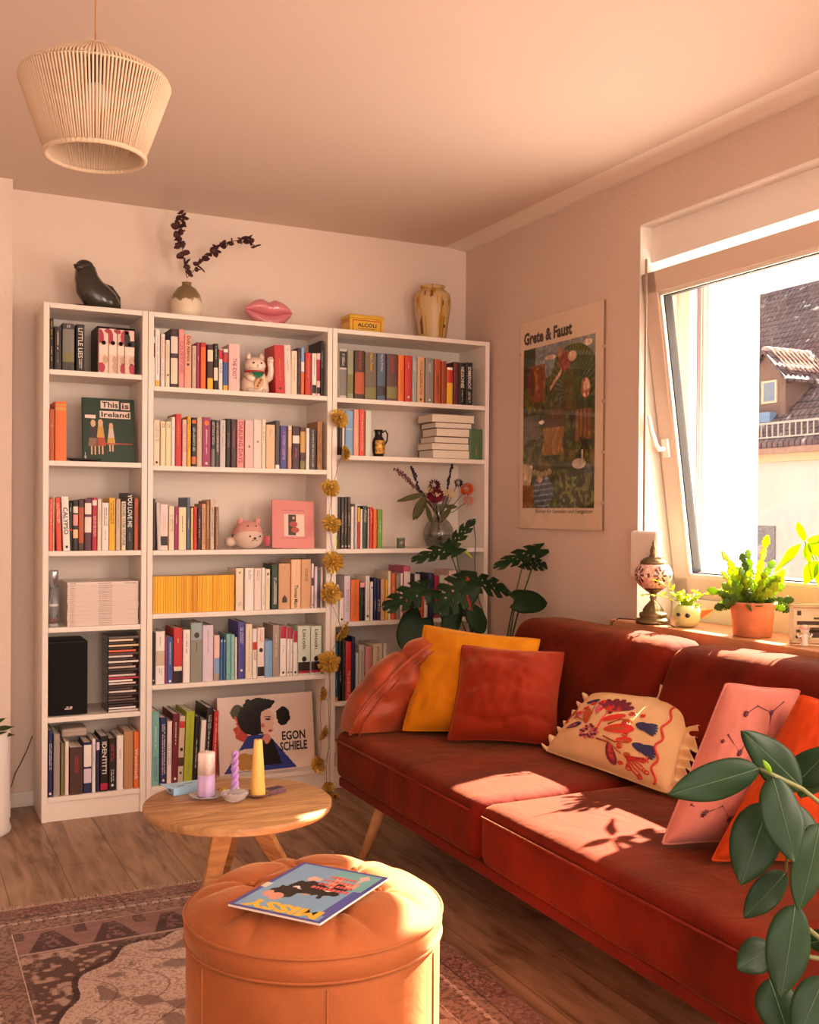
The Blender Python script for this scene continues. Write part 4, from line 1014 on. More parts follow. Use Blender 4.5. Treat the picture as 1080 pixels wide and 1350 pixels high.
# stoneware vase with dried eucalyptus
p = U(246, 413, 'y', -.13); t = thing('stoneware_vase', 'round stoneware vase with olive glazed shoulder on top of middle bookcase', 'vase', (p.x, -.13, 2.0205))
k = px2m(246, 390, -.13); r_ = 20.2*k; HH = 50*k
prof = [(r_*.82, 0), (r_*.95, .006), (r_, HH*.3), (r_*.98, HH*.5), (r_*.86, HH*.68), (r_*.6, HH*.84), (r_*.32, HH*.91), (r_*.28, HH*.96), (r_*.33, HH), (r_*.24, HH*.99), (r_*.2, HH*.9)]
m = mat('vase_glaze', (.8, .72, .6), .35); nt = m.node_tree; tc = nt.nodes['Texture Coordinate']; sp_ = nt.nodes.new('ShaderNodeSeparateXYZ'); n1 = nt.nodes.new('ShaderNodeTexNoise'); n1.inputs['Scale'].default_value = 40; n1.inputs['Detail'].default_value = 6
ad = nt.nodes.new('ShaderNodeMath'); ad.operation = 'MULTIPLY_ADD'; ad.inputs[1].default_value = .07; cr_ = nt.nodes.new('ShaderNodeValToRGB'); e = cr_.color_ramp.elements
e[0].position = HH*.5+.035; e[0].color = (*hx('e8d8c0'), 1); e[1].position = HH*.5+.042; e[1].color = (*hx('83704e'), 1)
nt.links.new(tc.outputs['Object'], sp_.inputs[0]); nt.links.new(tc.outputs['Object'], n1.inputs[0]); nt.links.new(n1.outputs[0], ad.inputs[0]); nt.links.new(sp_.outputs['Z'], ad.inputs[2]); nt.links.new(ad.outputs[0], cr_.inputs[0]); nt.links.new(cr_.outputs[0], nt.nodes['Principled BSDF'].inputs['Base Color'])
MB().lathe(prof, n=36).build('vase_body', m, t)
euc = mat('dried_leaf', hx('4a2426'), .7)
def branch(name, pts, label, nleaf, size, group=None):
    P = [U(x, y, 'y', yy) for x, y, yy in pts]; t = thing(name, label, 'branch', P[0], group=group); o = P[0]
    Q = []
    for i in range(len(P)-1):
        for k in range(6): Q.append(P[i].lerp(P[i+1], k/6))
    Q.append(P[-1]); MB().tube([q-o for q in Q], .0016, 6).build('stem', mat('branch_bark', hx('5a4030'), .8), t)
    cr = random.Random(len(pts)); b = MB()
    for i in range(nleaf):
        f = .12+.88*i/(nleaf-1); q = Q[min(len(Q)-1, int(f*(len(Q)-1)))]-o
        for s_ in (-1, 1):
            a = cr.uniform(0, 2*PI); d = Vector((math.cos(a), math.sin(a)*.6, cr.uniform(-.3, .7))).normalized()*s_ if True else 0
            n_ = d.cross(Vector((cr.uniform(-1, 1), cr.uniform(-1, 1), cr.uniform(-1, 1)))).normalized(); w_ = d.cross(n_)
            L_ = size*cr.uniform(.7, 1.15)
            b.grid(lambda u, v: q+d*(u*L_)+w_*((v-.5)*L_*.95*math.sin(PI*min(1, .08+u*.92))**.6)+n_*(L_*.25*(u*u)+L_*.3*abs(v-.5)), 6, 4)
    b.build('leaves', euc, t, solid=.0008)
    return t
branch('eucalyptus_branch', [(246, 366, -.13), (243, 345, -.13), (239, 320, -.13), (236, 300, -.13), (240, 281, -.13)], 'upright dark dried eucalyptus branch in the stoneware vase', 16, .031)
branch('eucalyptus_branch', [(247, 366, -.13), (262, 350, -.13), (275, 335, -.13), (291, 324, -.14), (306, 318, -.15), (325, 315, -.15), (337, 325, -.15)], 'dark dried eucalyptus branch arching right out of the stoneware vase', 18, .031)
# lips box
p = U(355, 426, 'y', -.15); k = px2m(355, 410, -.15)
t = thing('lips_ornament', 'glossy pink lips shaped ceramic ornament on top of middle bookcase', 'ornament', (p.x-.002, -.15, 2.0205))
pk2 = mat('pink_ceramic', hx('d9808a'), .18, coat=.6)
Wd = 31*k; 
def upper(u): return .098*((math.sin(PI*u))**.55)*(1-.16*math.exp(-((u-.5)/.07)**2)) if 0 < u < 1 else .0
def lipfn(top):
    def f(u, v):
        x = -Wd+2*Wd*u; mid = .063-.008*math.cos((u-.5)*2*PI)*1.0; 
        if top: z1 = mid+.070*(math.sin(PI*u)**.8)*(1-.22*math.exp(-((u-.5)/.09)**2)); z0_ = mid
        else: z0_ = mid-.064*math.sin(PI*u)**.6; z1 = mid
        z = z0_+(z1-z0_)*v; th = math.sin(PI*u)**.6
        return (x, -.034*th*(math.sin(PI*v)**.6), z)
    return f
b = MB(); b.grid(lipfn(True), 32, 10); b.grid(lipfn(False), 32, 10)
b.grid(lambda u, v: (lipfn(True)(u, v)[0], .03*math.sin(PI*u)**.6*math.sin(PI*v)**.6, lipfn(True)(u, v)[2]), 32, 10); b.grid(lambda u, v: (lipfn(False)(u, v)[0], .03*math.sin(PI*u)**.6*math.sin(PI*v)**.6, lipfn(False)(u, v)[2]), 32, 10)
b.build('lips', pk2, t)
# yellow tin box
a = U(456, 436, 'y', -.19); c = U(505, 438, 'y', -.19); W_ = .165; dd = .11
t = thing('tin_box', 'yellow hinged tin box with red bordered front on top of right bookcase', 'tin box', (c.x-W_/2-.002, -.20, 2.0205)); t.rotation_euler = (0, 0, math.radians(-2))
HH = U(480, 415, 'y', -.2).z-2.0205
ty = mat('tin_yellow', hx('e2b22c'), .35)
MB().box((-W_/2, 0, 0), (W_/2, dd, HH*.80)).build('box_body', ty, t, bevel=.003)
MB().box((-W_/2-.001, -.001, HH*.80), (W_/2+.001, dd+.001, HH)).build('lid', mat('tin_lid_yellow', hx('d8a824'), .35), t, bevel=.003)
b = MB(); e = -.0012
for x0, x1, z0_, z1_ in ((-.42, .42, .08, .13), (-.42, .42, .67, .72), (-.42, -.40, .08, .72), (.40, .42, .08, .72)): b.box((W_*x0, e, HH*z0_), (W_*x1, 0, HH*z1_))
for z0_, z1_, y0_, y1_ in ((.08, .13, .1, .9), (.67, .72, .1, .9)): b.box((-W_/2-.001, dd*y0_, HH*z0_), (-W_/2, dd*y1_, HH*z1_))
b.build('red_border', km('b8401e'), t)
text('ALCOLI', basis((-W_*.28, -.0016, HH*.36), (1, 0, 0), (0, 0, 1)), W_*.56, HH*.2, km('nblk'), t, 'lettering', bold=.03)
b = MB(); cr = random.Random(8); x = -W_*.25
while x < W_*.25: q = cr.uniform(.001, .003); b.box((x, -.0014, HH*.25), (x+q, 0, HH*.29)); x += q+.001
b.build('small_print', km('br'), t)
# striped ceramic vase
p = U(570, 445, 'y', -.12); k = px2m(570, 420, -.12); t = thing('ceramic_vase', 'tall ochre streaked ceramic vase on top of the right bookcase', 'vase', (p.x, -.12, 2.0205)); HH = U(570, 378, 'y', -.12).z-2.0205; r_ = 21.5*k
prof = [(r_*.68, 0), (r_*.72, .008), (r_*.86, HH*.35), (r_*.99, HH*.62), (r_, HH*.76), (r_*.93, HH*.86), (r_*.72, HH*.92), (r_*.62, HH*.945), (r_*.70, HH), (r_*.62, HH*.99), (r_*.5, HH*.93)]
def streaks(u, v):
    base = np.array(hx('c9ac7c')); c = np.tile(base, (len(u), 1)); n = vnoise(u*1.0, v*.12, 46, 5); n2 = vnoise(u, v*.2, 30, 9)
    c[n > .62] = hx('c2962e'); c[n > .78] = hx('a87a22'); c[(n2 > .82)] = hx('7a4a26'); c[(vnoise(u, v, 22, 12) > .93)] = hx('5e2a1c')
    return c
def vp(prof, r=None):
    zs = [q[1] for q in prof[:9]]
    def f(u, v):
        a = 2*PI*u; s_ = v*(len(prof)-1); i = min(len(prof)-2, int(s_)); w_ = s_-i; rr = prof[i][0]*(1-w_)+prof[i+1][0]*w_; z_ = prof[i][1]*(1-w_)+prof[i+1][1]*w_
        return (rr*math.cos(a), rr*math.sin(a), z_)
    return f
o = picture('vase_body', 72, 60, vp(prof), streaks, attr_mat('glazed', .35), t)
# ------------------------------------------------------------------ textiles
def velvet(name, col, rough=.75, sheen=.6, var=.18, vs=7, tint=None, bump=.25):
    m = mat(name, col, rough, spec=.12, sheen=sheen, var=var, vscale=vs, bump=0, tint=tint)
    if m.get('v'): return m
    m['v'] = 1; nt = m.node_tree; n = nt.nodes.new('ShaderNodeTexNoise'); n.inputs['Scale'].default_value = 9; n.inputs['Detail'].default_value = 6; n.inputs['Distortion'].default_value = 1.5
    bp = nt.nodes.new('ShaderNodeBump'); bp.inputs['Strength'].default_value = bump; bp.inputs['Distance'].default_value = .02
    nt.links.new(nt.nodes['Texture Coordinate'].outputs['Object'], n.inputs['Vector']); nt.links.new(n.outputs['Fac'], bp.inputs['Height']); nt.links.new(bp.outputs[0], nt.nodes['Principled BSDF'].inputs['Normal'])
    return m
def rbox(b, A, B, r, n=(16, 16, 8), disp=None, mi=0):
    """rounded box with a fine grid, moved by disp(point, normal)"""
    A, B = Vector(A), Vector(B); lo = A+Vector((r, r, r)); hi = B-Vector((r, r, r)); idx = {}; vs = []; fs = []
    def pos(i, N, a, c):
        # finer near the ends
        t = i/N; t = .5-.5*math.cos(PI*t) if N > 4 else t
        return a+(c-a)*t
    def vert(i, j, k):
        key = (i, j, k)
        if key in idx: return idx[key]
        p = Vector((pos(i, n[0], A.x, B.x), pos(j, n[1], A.y, B.y), pos(k, n[2], A.z, B.z)))
        q = Vector((min(max(p.x, lo.x), hi.x), min(max(p.y, lo.y), hi.y), min(max(p.z, lo.z), hi.z))); d = (p-q)
        d = d.normalized() if d.length > 1e-9 else Vector((0, 0, 1)); p = q+d*r
        if disp: p = p+disp(p, d)
        idx[key] = len(vs); vs.append(p); return idx[key]
    for ax in range(3):
        o1, o2 = [a for a in range(3) if a != ax]
        for e in (0, n[ax]):
            for i in range(n[o1]):
                for j in range(n[o2]):
                    q = []
                    for a, c in ((0, 0), (1, 0), (1, 1), (0, 1)):
                        key = [0, 0, 0]; key[ax] = e; key[o1] = i+a; key[o2] = j+c; q.append(vert(*key))
                    fs.append(tuple(q))
    b.add(vs, fs, mi, True); return b
# ------------------------------------------------------------------ sofa
vel = velvet('rust_velvet', (.12, .008, .002), .85, .13, .35, 6, tint=(1, .55, .22))
SX, SZ = .93, .42
t = thing('sofa', 'long rust velvet sofa bed with two seats standing along the window wall', 'sofa', (SX, -2.03, 0)); so = Vector((SX, -2.03, 0))
def puff(c, s_, amp):
    def f(p, d):
        g = math.exp(-((p.x-c[0])/s_[0])**2-((p.y-c[1])/s_[1])**2)
        return d*(amp*g+.004*noise.noise(p*5))
    return f
for ya, yb in ((-1.05, -.012+.0), (.003, 1.042)):
    b = MB(); rbox(b, (0, ya, .245), (.80, yb, SZ), .038, (22, 30, 10), puff((.4, (ya+yb)/2), (.3, .4), .006)); c_ = b.build('seat_cushion', vel, t)
    b = MB(); z = SZ-.030; b.tube([(-.004, ya+.03, z), (-.004, yb-.03, z)], .0035, 6); b.build('piping', velvet('piping_velvet', (.14, .012, .005), .7, .2, tint=(1, .42, .22)), c_)
MB().box((.015, -1.03, .215), (.80, 1.03, .25)).build('base_frame', velvet('base_velvet', (.11, .008, .004), .7, .15, tint=(1, .4, .2)), t, bevel=.008)
for ya, yb in ((-1.045, .125), (.145, 1.042)):
    def lean(p, d, ya=ya, yb=yb):
        k = (p.z-.42)/.38; g = math.exp(-((p.y-(ya+yb)/2)/.42)**4)
        return Vector((.17*k, 0, 0))+d*(.008*g+.003*noise.noise(p*6))
    b = MB(); rbox(b, (.615, ya, .415), (.80, yb, .80), .05, (12, 30, 16), lean); b.build('backrest', vel, t)
MB().box((.80, -.95, .22), (.88, .95, .40)).build('back_frame', MATS['base_velvet'], t, bevel=.01)
legw = mat('leg_oak', hx('bd9060'), .45, var=.12, vscale=30)
for x, y, dx, dy in ((.10, .80, -.06, .06), (.10, -.95, -.06, -.05), (.78, .80, .03, .06), (.78, -.80, .03, -.06)):
    MB().tube([(x, y, .225), (x+dx, y+dy, .0)], [.023, .0145], 14).build('leg', legw, t)
# orange blanket heaped over the far end of the seat
t = thing('blanket', 'shiny orange plush blanket bunched up over the far end of the sofa', 'blanket', (1.25, -1.1, .425)); o = Vector((1.25, -1.1, .425))
pl = mat('plush_orange', hx('8e3410'), .5, spec=.4, sheen=.5, tint=(1, .6, .35), var=.45, vscale=11, bump=.3, bscale=26)
def blf(u, v):
    x = -.305+.62*u; s_ = max(0, min(1, u/.66)); zt = .318*(1-(1-s_)**2.3)**.62+.006
    a = PI*v; hw = (.085+.03*math.sin(a))*(1-.35*(1-s_)**3)
    y = -math.cos(a)*hw+.045; z = zt*(math.sin(a)**.62)
    q = Vector((x*4, z*5, 1.3*v)); w_ = noise.noise(q)*1.6
    f = .013*noise.noise(Vector((x*7, z*8, v*2)))+.013*noise.noise(Vector((x*17, z*15, v*4)))
    f += -.016*math.exp(-((x*1.2+z*.95-.20+.04*w_)/.022)**2)-.012*math.exp(-((x*1.3-z*.5+.06+.05*w_)/.02)**2)-.012*math.exp(-((z-.07-.25*x+.02*w_)/.014)**2)+.010*math.sin(x*26+z*22+w_*3)*math.exp(-((x-.05)/.2)**2)
    f *= min(1, 6*math.sin(a))*(1 if u < .5 else max(.25, 1-(u-.5)*2.4))
    return (x, y-f*math.cos(a)*-1*-1-(f if v < .5 else -f)*.3, max(.002, z+f*.5*math.sin(a)))
b = MB(); b.grid(blf, 90, 70); b.build('blanket_cloth', pl, t)
b = MB(); pts = [Vector(blf(.0+.80*k/24, .12+.36*k/24))+Vector((-.004, -.006, .004)) for k in range(25)]
b.tube([Vector(blf(.0, .02))]+pts, .006, 10); b.tube([p_+Vector((.026, -.012, -.014)) for p_ in pts], .0035, 8); b.build('hem', pl, t)
# ------------------------------------------------------------------ cushions
def solve_quad(px, z, h):
    BL, BR = U(*px[0], 'z', z), U(*px[1], 'z', z); X = (BR-BL).normalized(); best = None
    for deg in range(0, 78):
        a = math.radians(deg); Nf = Vector((X.y, -X.x, 0))      # towards the room
        if Nf.dot(Vector(CAM)-BL) < 0: Nf = -Nf
        Y = Vector((0, 0, 1))*math.cos(a)-Nf*math.sin(a); n = X.cross(Y)
        P = []
        for q in px[2:]:
            d = U(*q, 'z', 0)-Vector(CAM); P.append(Vector(CAM)+d*((BL-Vector(CAM)).dot(n)/d.dot(n)))
        e = abs(((P[0]-BR).length+(P[1]-BL).length)/2-h)
        if best is None or e < best[0]: best = (e, P[0], P[1], n if n.dot(Vector(CAM)-BL) > 0 else -n, deg)
    return BL, BR, best[1], best[2], best[3]
def cushion(name, quad, T, material, label, group=None, seed=0, wr=.006, puffk=.5, edge=.06, pip=None, fold=0):
    BL, BR, TR, TL, n = quad; c = (BL+BR+TR+TL)/4
    t = thing(name, label, 'cushion', c, group=group)
    def pt(u, v, side, off=0):
        a, b_ = u*2-1, v*2-1
        # edges pulled in between the corners
        uu = .5+.5*a*(1-edge*(1-b_*b_)); vv = .5+.5*b_*(1-edge*(1-a*a))
        rc = 1-.045*(a*a*b_*b_)**2; uu = .5+(uu-.5)*rc; vv = .5+(vv-.5)*rc; p = BL*(1-uu)*(1-vv)+BR*uu*(1-vv)+TR*uu*vv+TL*(1-uu)*vv
        th = T/2*(max(0, (1-a*a))**.55*max(0, (1-b_*b_))**.55)*(1.12-.25*v)
        w_ = wr*(noise.noise(Vector((u*5+seed, v*5, side)))+.6*noise.noise(Vector((u*13+seed, v*9, side+4))))*min(1, 4*(1-abs(a)))*min(1, 4*(1-abs(b_)))
        cr_ = -fold*math.exp(-((v-.12-.25*abs(u-.5)+.03*math.sin(u*9+seed))/.03)**2)*min(1, 5*(1-abs(a)))
        return p+n*(side*(th+w_+cr_+off))-c
    b = MB(); b.grid(lambda u, v: pt(u, v, 1), 40, 40); o = b.build('cover', material, t)
    b = MB(); b.grid(lambda u, v: pt(u, v, -1), 24, 24); b.build('back_cover', material, t)
    b = MB(); e = [pt(k/30, 0, 1) for k in range(30)]+[pt(1, k/30, 1) for k in range(30)]+[pt(1-k/30, 1, 1) for k in range(30)]+[pt(0, 1-k/30, 1) for k in range(31)]
    b.tube(e, .0028, 6, caps=False); b.build('seam', pip or material, t)
    return t, pt, c
zs = SZ+.012
tY, _, _ = cushion('cushion', solve_quad([(527, 966), (690, 975), (716, 841), (557, 821)], zs, .42), .17, velvet('yellow_velvet', hx('c07408'), .8, .5, .1, tint=(1, .7, .2)), 'mustard yellow velvet cushion leaning behind the rust square cushion', seed=2, wr=.012, fold=.008, edge=.085)
tR, _, _ = cushion('cushion', solve_quad([(587, 978), (735, 985), (747, 858), (607, 848)], zs, .37), .20, velvet('brick_velvet', hx('84240c'), .75, .6, .15, tint=(1, .4, .2)), 'rust red velvet cushion in front of the mustard yellow one', seed=5, wr=.014, fold=.010, edge=.085)
qE = solve_quad([(716, 990), (884, 1050), (918, 925), (782, 910)], zs, .345)
linen = mat('beige_satin', hx('d8ae80'), .8, spec=.2, sheen=.2, bump=.2, bscale=300, var=.05)
tE, ptE, cE = cushion('cushion', qE, .13, linen, 'beige frilled cushion embroidered with red and blue flowers', seed=9, wr=.004, edge=.05)
# frill around three sides
b = MB(); n = qE[4]
def frill(b, fn_edge, N, wd, side):
    def f(u, v):
        p = fn_edge(u); out = fn_edge(u, 1)
        w_ = math.sin(u*N*2*PI+.8*math.sin(u*17))*.016*v+.005*math.sin(u*N*1.7*PI)*v
        return p+out*(wd*v*(1+.08*math.sin(u*N*1.3*PI)))+n*w_
    b.grid(f, int(N*14), 5)
def edge_fn(which):
    def f(u, o_=0):
        if which == 'R': p = ptE(1, u, 1); q = ptE(.93, u, 1)
        elif which == 'T': p = ptE(u, 1, 1); q = ptE(u, .93, 1)
        else: p = ptE(0, u, 1); q = ptE(.07, u, 1)
        d_ = p-q; d_ = d_-n*d_.dot(n); return d_.normalized() if o_ else p-d_*.02
    return f
frill(b, edge_fn('R'), 9, .055, 1); frill(b, edge_fn('T'), 11, .052, 1); frill(b, edge_fn('L'), 7, .018, 1)
b.build('frill', mat('frill_cotton', hx('dcb688'), .7, sheen=.2), tE, solid=.001)
# embroidery: stitched shapes lying on the cover
def decal(t, pt, polys, lines, mats_, name='embroidery', mapk=(1, 1, 1)):
    b = MB(); off = .0018
    P = lambda u, v, o_=0: pt(u*mapk[0], v**mapk[1]*mapk[2] if v > 0 else 0, 1, off+o_)
    for m, poly in polys:
        cu = sum(q[0] for q in poly)/len(poly); cv = sum(q[1] for q in poly)/len(poly); k = len(poly)
        vs = [P(cu, cv)]+[P(*(cu+(q[0]-cu)*.5, cv+(q[1]-cv)*.5)) for q in poly]+[P(*q) for q in poly]
        b.add(vs, [(0, 1+i, 1+(i+1) % k) for i in range(k)]+[(1+i, 1+k+i, 1+k+(i+1) % k, 1+(i+1) % k) for i in range(k)], m, True)
    for m, line, r_ in lines: b.tube([P(*q) for q in line], r_*1.3, 5, mi=m)
    return b.build(name, mats_, t)
def petal(cx, cy, a, l, w_, k=12):
    out = []; l *= 1.18; w_ *= 1.45
    for i in range(k):
        s_ = 2*PI*i/k; x = l*.5*(1-math.cos(s_)); y = w_*math.sin(s_)*(.6+.4*x/l)
        out.append((cx+math.cos(a)*x-math.sin(a)*y, cy+math.sin(a)*x+math.cos(a)*y))
    return out
def spiral(cx, cy, r_, a0, turns=1.3, dr=1):
    return [(cx+r_*(1-.75*k/16)*math.cos(a0+dr*turns*2*PI*k/16), cy+r_*(1-.75*k/16)*math.sin(a0+dr*turns*2*PI*k/16)) for k in range(17)]
polys, lines = [], []
for k in range(6): polys.append((2, petal(.45, .70, .5+k*.42, .17, .03))); polys.append((0, petal(.45, .68, .5+k*.42, .09, .014)))     # 0 red 1 navy 2 wine 3 orange 4 pink
polys.append((2, petal(.42, .66, 0, .05, .025)))
for cx, cy in ((.72, .60), (.75, .36)):
    for k in range(5): polys.append((1, petal(cx, cy, -.45+k*.22, .13, .016)))
    polys.append((1, petal(cx-.02, cy, 0, .09, .042))); polys.append((3, petal(cx-.04, cy, PI*.95, .06, .02)))
for k in range(22):
    a = k*2.4; q = .012*math.sqrt(k); polys.append((2 if k % 3 else 4, petal(.36+q*math.cos(a)*1.1, .36+q*1.3*math.sin(a), a, .032, .014)))
polys += [(3, petal(.30, .46, 1.9, .2, .035)), (0, petal(.30, .47, 1.9, .14, .018)), (4, petal(.14, .52, 1.1, .12, .025)), (1, petal(.12, .38, .6, .13, .03)), (4, petal(.13, .39, .6, .09, .015)),
          (0, petal(.48, .42, .5, .22, .045)), (3, petal(.50, .43, .5, .15, .022)), (4, petal(.36, .6, 1.9, .14, .028)), (0, petal(.42, .52, .7, .2, .03)), (1, petal(.12, .8, .2, .13, .03)),
          (0, petal(.60, .34, .5, .12, .03)), (2, petal(.55, .30, -1.3, .2, .035)), (0, petal(.56, .29, -1.3, .15, .018)), (3, petal(.68, .22, 0, .05, .03))]
for k in range(7): lines.append((0, [(.70, .21), (.74+.02*k, .22+(.03*k-.12)), (.80+.008*k, .20+(.045*k-.16))], .0018))
for k in range(5): lines.append((3, [(.10, .62), (.05, .58+.03*k), (.02+.01*k, .50+.05*k)], .0018)); polys.append((3, petal(.10, .62, 0, .04, .02)))
lines += [(3, [(.5, .5), (.58, .6), (.66, .62)], .002), (3, [(.5, .35), (.6, .32), (.70, .38)], .002), (3, [(.3, .6), (.27, .72), (.26, .82)], .002), (3, [(.45, .3), (.55, .3), (.66, .22)], .002), (0, [(.42, .4), (.43, .55), (.44, .66)], .002), (3, [(.1, .62), (.16, .55), (.26, .5)], .002)]
for cx, cy, r_, a0, dr in ((.64, .70, .03, 0, 1), (.62, .55, .035, 2, -1), (.66, .44, .03, 1, 1), (.64, .30, .03, 4, 1), (.22, .78, .03, 0, -1), (.19, .70, .03, 3, 1), (.32, .8, .03, 1, 1), (.72, .72, .022, 1, -1), (.83, .24, .03, 0, 1), (.85, .14, .03, 2, 1), (.72, .1, .03, 2, -1), (.66, .12, .022, 0, 1), (.06, .5, .025, 2, 1), (.16, .62, .03, 0, -1), (.36, .68, .022, 1, 1), (.8, .06, .025, 4, 1)): lines.append((0, spiral(cx, cy, r_, a0, dr=dr), .0017))
lines.append((0, [(.90+.016*math.sin(k*.62), .04+k*.0225) for k in range(41)], .003))
thr = [mat('thread_'+c, hx(v), .5) for c, v in (('red', 'cc2a20'), ('navy', '262452'), ('wine', '6e1430'), ('orange', 'a8501c'), ('pink', 'c25468'))]
decal(tE, ptE, polys, lines, thr, mapk=(1, 1.2, .92))
qP = solve_quad([(869, 1117), (985, 1112), (1058, 907), (957, 897)], zs, .43)
tP, ptP, _ = cushion('cushion', qP, .17, velvet('pink_velvet', hx('c07468'), .8, .6, .06, tint=(1, .7, .6)), 'dusty pink quilted cushion stitched with dark star constellations', seed=14, wr=.006, edge=.05)
lines = []; polys = []
for (cx, cy), r_ in (((.72, .82), .03), ((.35, .80), .035), ((.42, .55), .035), ((.22, .40), .022), ((.6, .38), .035), ((.3, .18), .04), ((.68, .14), .03), ((.78, .6), .025), ((.5, .68), .018), ((.16, .62), .02)):
    for k in range(4): a = PI*k/4+.2; lines.append((0, [(cx-r_*math.cos(a), cy-r_*math.sin(a)*.6), (cx+r_*math.cos(a), cy+r_*math.sin(a)*.6)], .0012))
    polys.append((0, [(cx+r_*.35*math.cos(2*PI*k/8), cy+r_*.22*math.sin(2*PI*k/8)) for k in range(8)]))
S_ = [[(.35, .80), (.5, .86), (.72, .82), (.9, .9)], [(.2, .66), (.42, .55), (.5, .68), (.78, .6)], [(.22, .40), (.42, .43), (.6, .38), (.85, .42)], [(.1, .24), (.3, .18), (.48, .22), (.68, .14), (.85, .2)], [(.72, .82), (.78, .6)]]
for l in S_:
    lines.append((0, l, .0009))
    for q in l: polys.append((0, [(q[0]+.011*math.cos(2*PI*k/6), q[1]+.008*math.sin(2*PI*k/6)) for k in range(6)]))
decal(tP, ptP, polys, lines, [mat('thread_plum', hx('5a2030'), .5)], mapk=(.82, 1, 1))
qO = solve_quad([(933, 1139), (1075, 1140), (1150, 935), (1056, 912)], zs, .43)
cushion('cushion', qO, .17, velvet('orange_velvet', hx('a83208'), .75, .6, .12, tint=(1, .4, .1)), 'bright orange velvet cushion right of the pink constellation cushion', seed=21, wr=.008, fold=.005)
# ------------------------------------------------------------------ ottoman
oc = Vector((.283, -2.48, 0)); R_ = .268
ot = velvet('apricot_velvet', hx('a65e36'), .7, .4, .16, 5, tint=(1, .6, .35))
t = thing('ottoman', 'round apricot velvet storage ottoman with buttoned lid in the foreground', 'ottoman', oc)
b = MB(); b.lathe([(R_*.93, .0), (R_*.965, .02), (R_*.985, .16), (R_*.985, .33), (R_*.97, .338)], n=72, fn=lambda a, i: 1+.0015*math.sin(a*9)); b.build('body', ot, t)
for k in range(6):
    b = MB(); a = k*PI/3+.25; b.tube([((R_*.985+.0008)*math.cos(a), (R_*.985+.0008)*math.sin(a), z) for z in (.02, .1, .2, .33)], .0018, 6); b.build('seam', velvet('seam_velvet', hx('b06a40'), .7, .3), t)
BT = [(0, 0)]+[(.135*math.cos(a), .135*math.sin(a)) for a in [.5+k*PI/3 for k in range(6)]]
SEG = []
for i in range(1, 7):
    SEG.append((BT[0], BT[i])); SEG.append((BT[i], BT[i % 6+1]))
    a = .5+(i-1)*PI/3
    for da in (-.20, .20): SEG.append((BT[i], (R_*math.cos(a+da), R_*math.sin(a+da))))
def dseg(x, y, s_):
    (ax, ay), (bx, by) = s_; dx, dy = bx-ax, by-ay; k = max(0, min(1, ((x-ax)*dx+(y-ay)*dy)/(dx*dx+dy*dy))); return math.hypot(x-ax-k*dx, y-ay-k*dy)
def top(u, v):
    r = R_*1.0*(v**.85); a = 2*PI*u; x, y = r*math.cos(a), r*math.sin(a); q = r/R_
    z = .395+.052*(1-q**3.2)**.75 if q < 1 else .395
    d = min(dseg(x, y, s_) for s_ in SEG); db = min(math.hypot(x-p, y-w_) for p, w_ in BT)
    f = 1 if q < .8 else max(0, (1-q)/.2)
    z += .008*f*(1-math.exp(-(d/.03)**2))-.006-.013*math.exp(-(db/.02)**2)-.005*f*math.exp(-(d/.005)**2)
    return (x, y, z)
b = MB(); b.grid(top, 180, 60); b.lathe([(R_*.97, .341), (R_*1.0, .349), (R_*1.005, .37), (R_*1.0, .3895)], n=90); lid = b.build('lid', ot, t)
b = MB()
for z, r_ in ((.391, R_*1.003), (.345, R_*.998)): b.tube([(r_*math.cos(2*PI*k/90), r_*math.sin(2*PI*k/90), z) for k in range(91)], .003, 6, caps=False)
b.build('piping', ot, lid)
for x, y in BT: MB().ball((x, y, .430 if (x or y) else .434), .008, 10, sc=(1, 1, .5)).build('button', ot, lid)
# magazine on the ottoman
z = .452; C4 = [U(426, 1213, 'z', z), U(309, 1189, 'z', z), U(402, 1139, 'z', z), U(500, 1158, 'z', z)]
ex = (C4[1]-C4[0]+C4[2]-C4[3]).normalized(); ey0 = (C4[3]-C4[0]+C4[2]-C4[1]); ey = Vector((-ex.y, ex.x, 0)); ey = ey if ey.dot(ey0) > 0 else -ey
MW, MH = .21, .275; c = (C4[0]+C4[1]+C4[2]+C4[3])/4; o = c-ex*MW/2-ey*MH/2
t = thing('magazine', 'blue magazine with yellow title lying on the round ottoman', 'magazine', (o.x, o.y, z-.006))
M3 = Matrix(((ex.x, ey.x, 0), (ex.y, ey.y, 0), (0, 0, 1)))
def mp(x, y, z_): q = M3 @ Vector((x, y, 0)); return (q.x, q.y, z_)
b = MB(); tmp = MB().box((0, 0, .0005), (MW, MH, .0045)); b.add([mp(*v) for v in tmp.v], tmp.f); b.build('pages', mat('glossy_paper', (.85, .8, .75), .4), t)
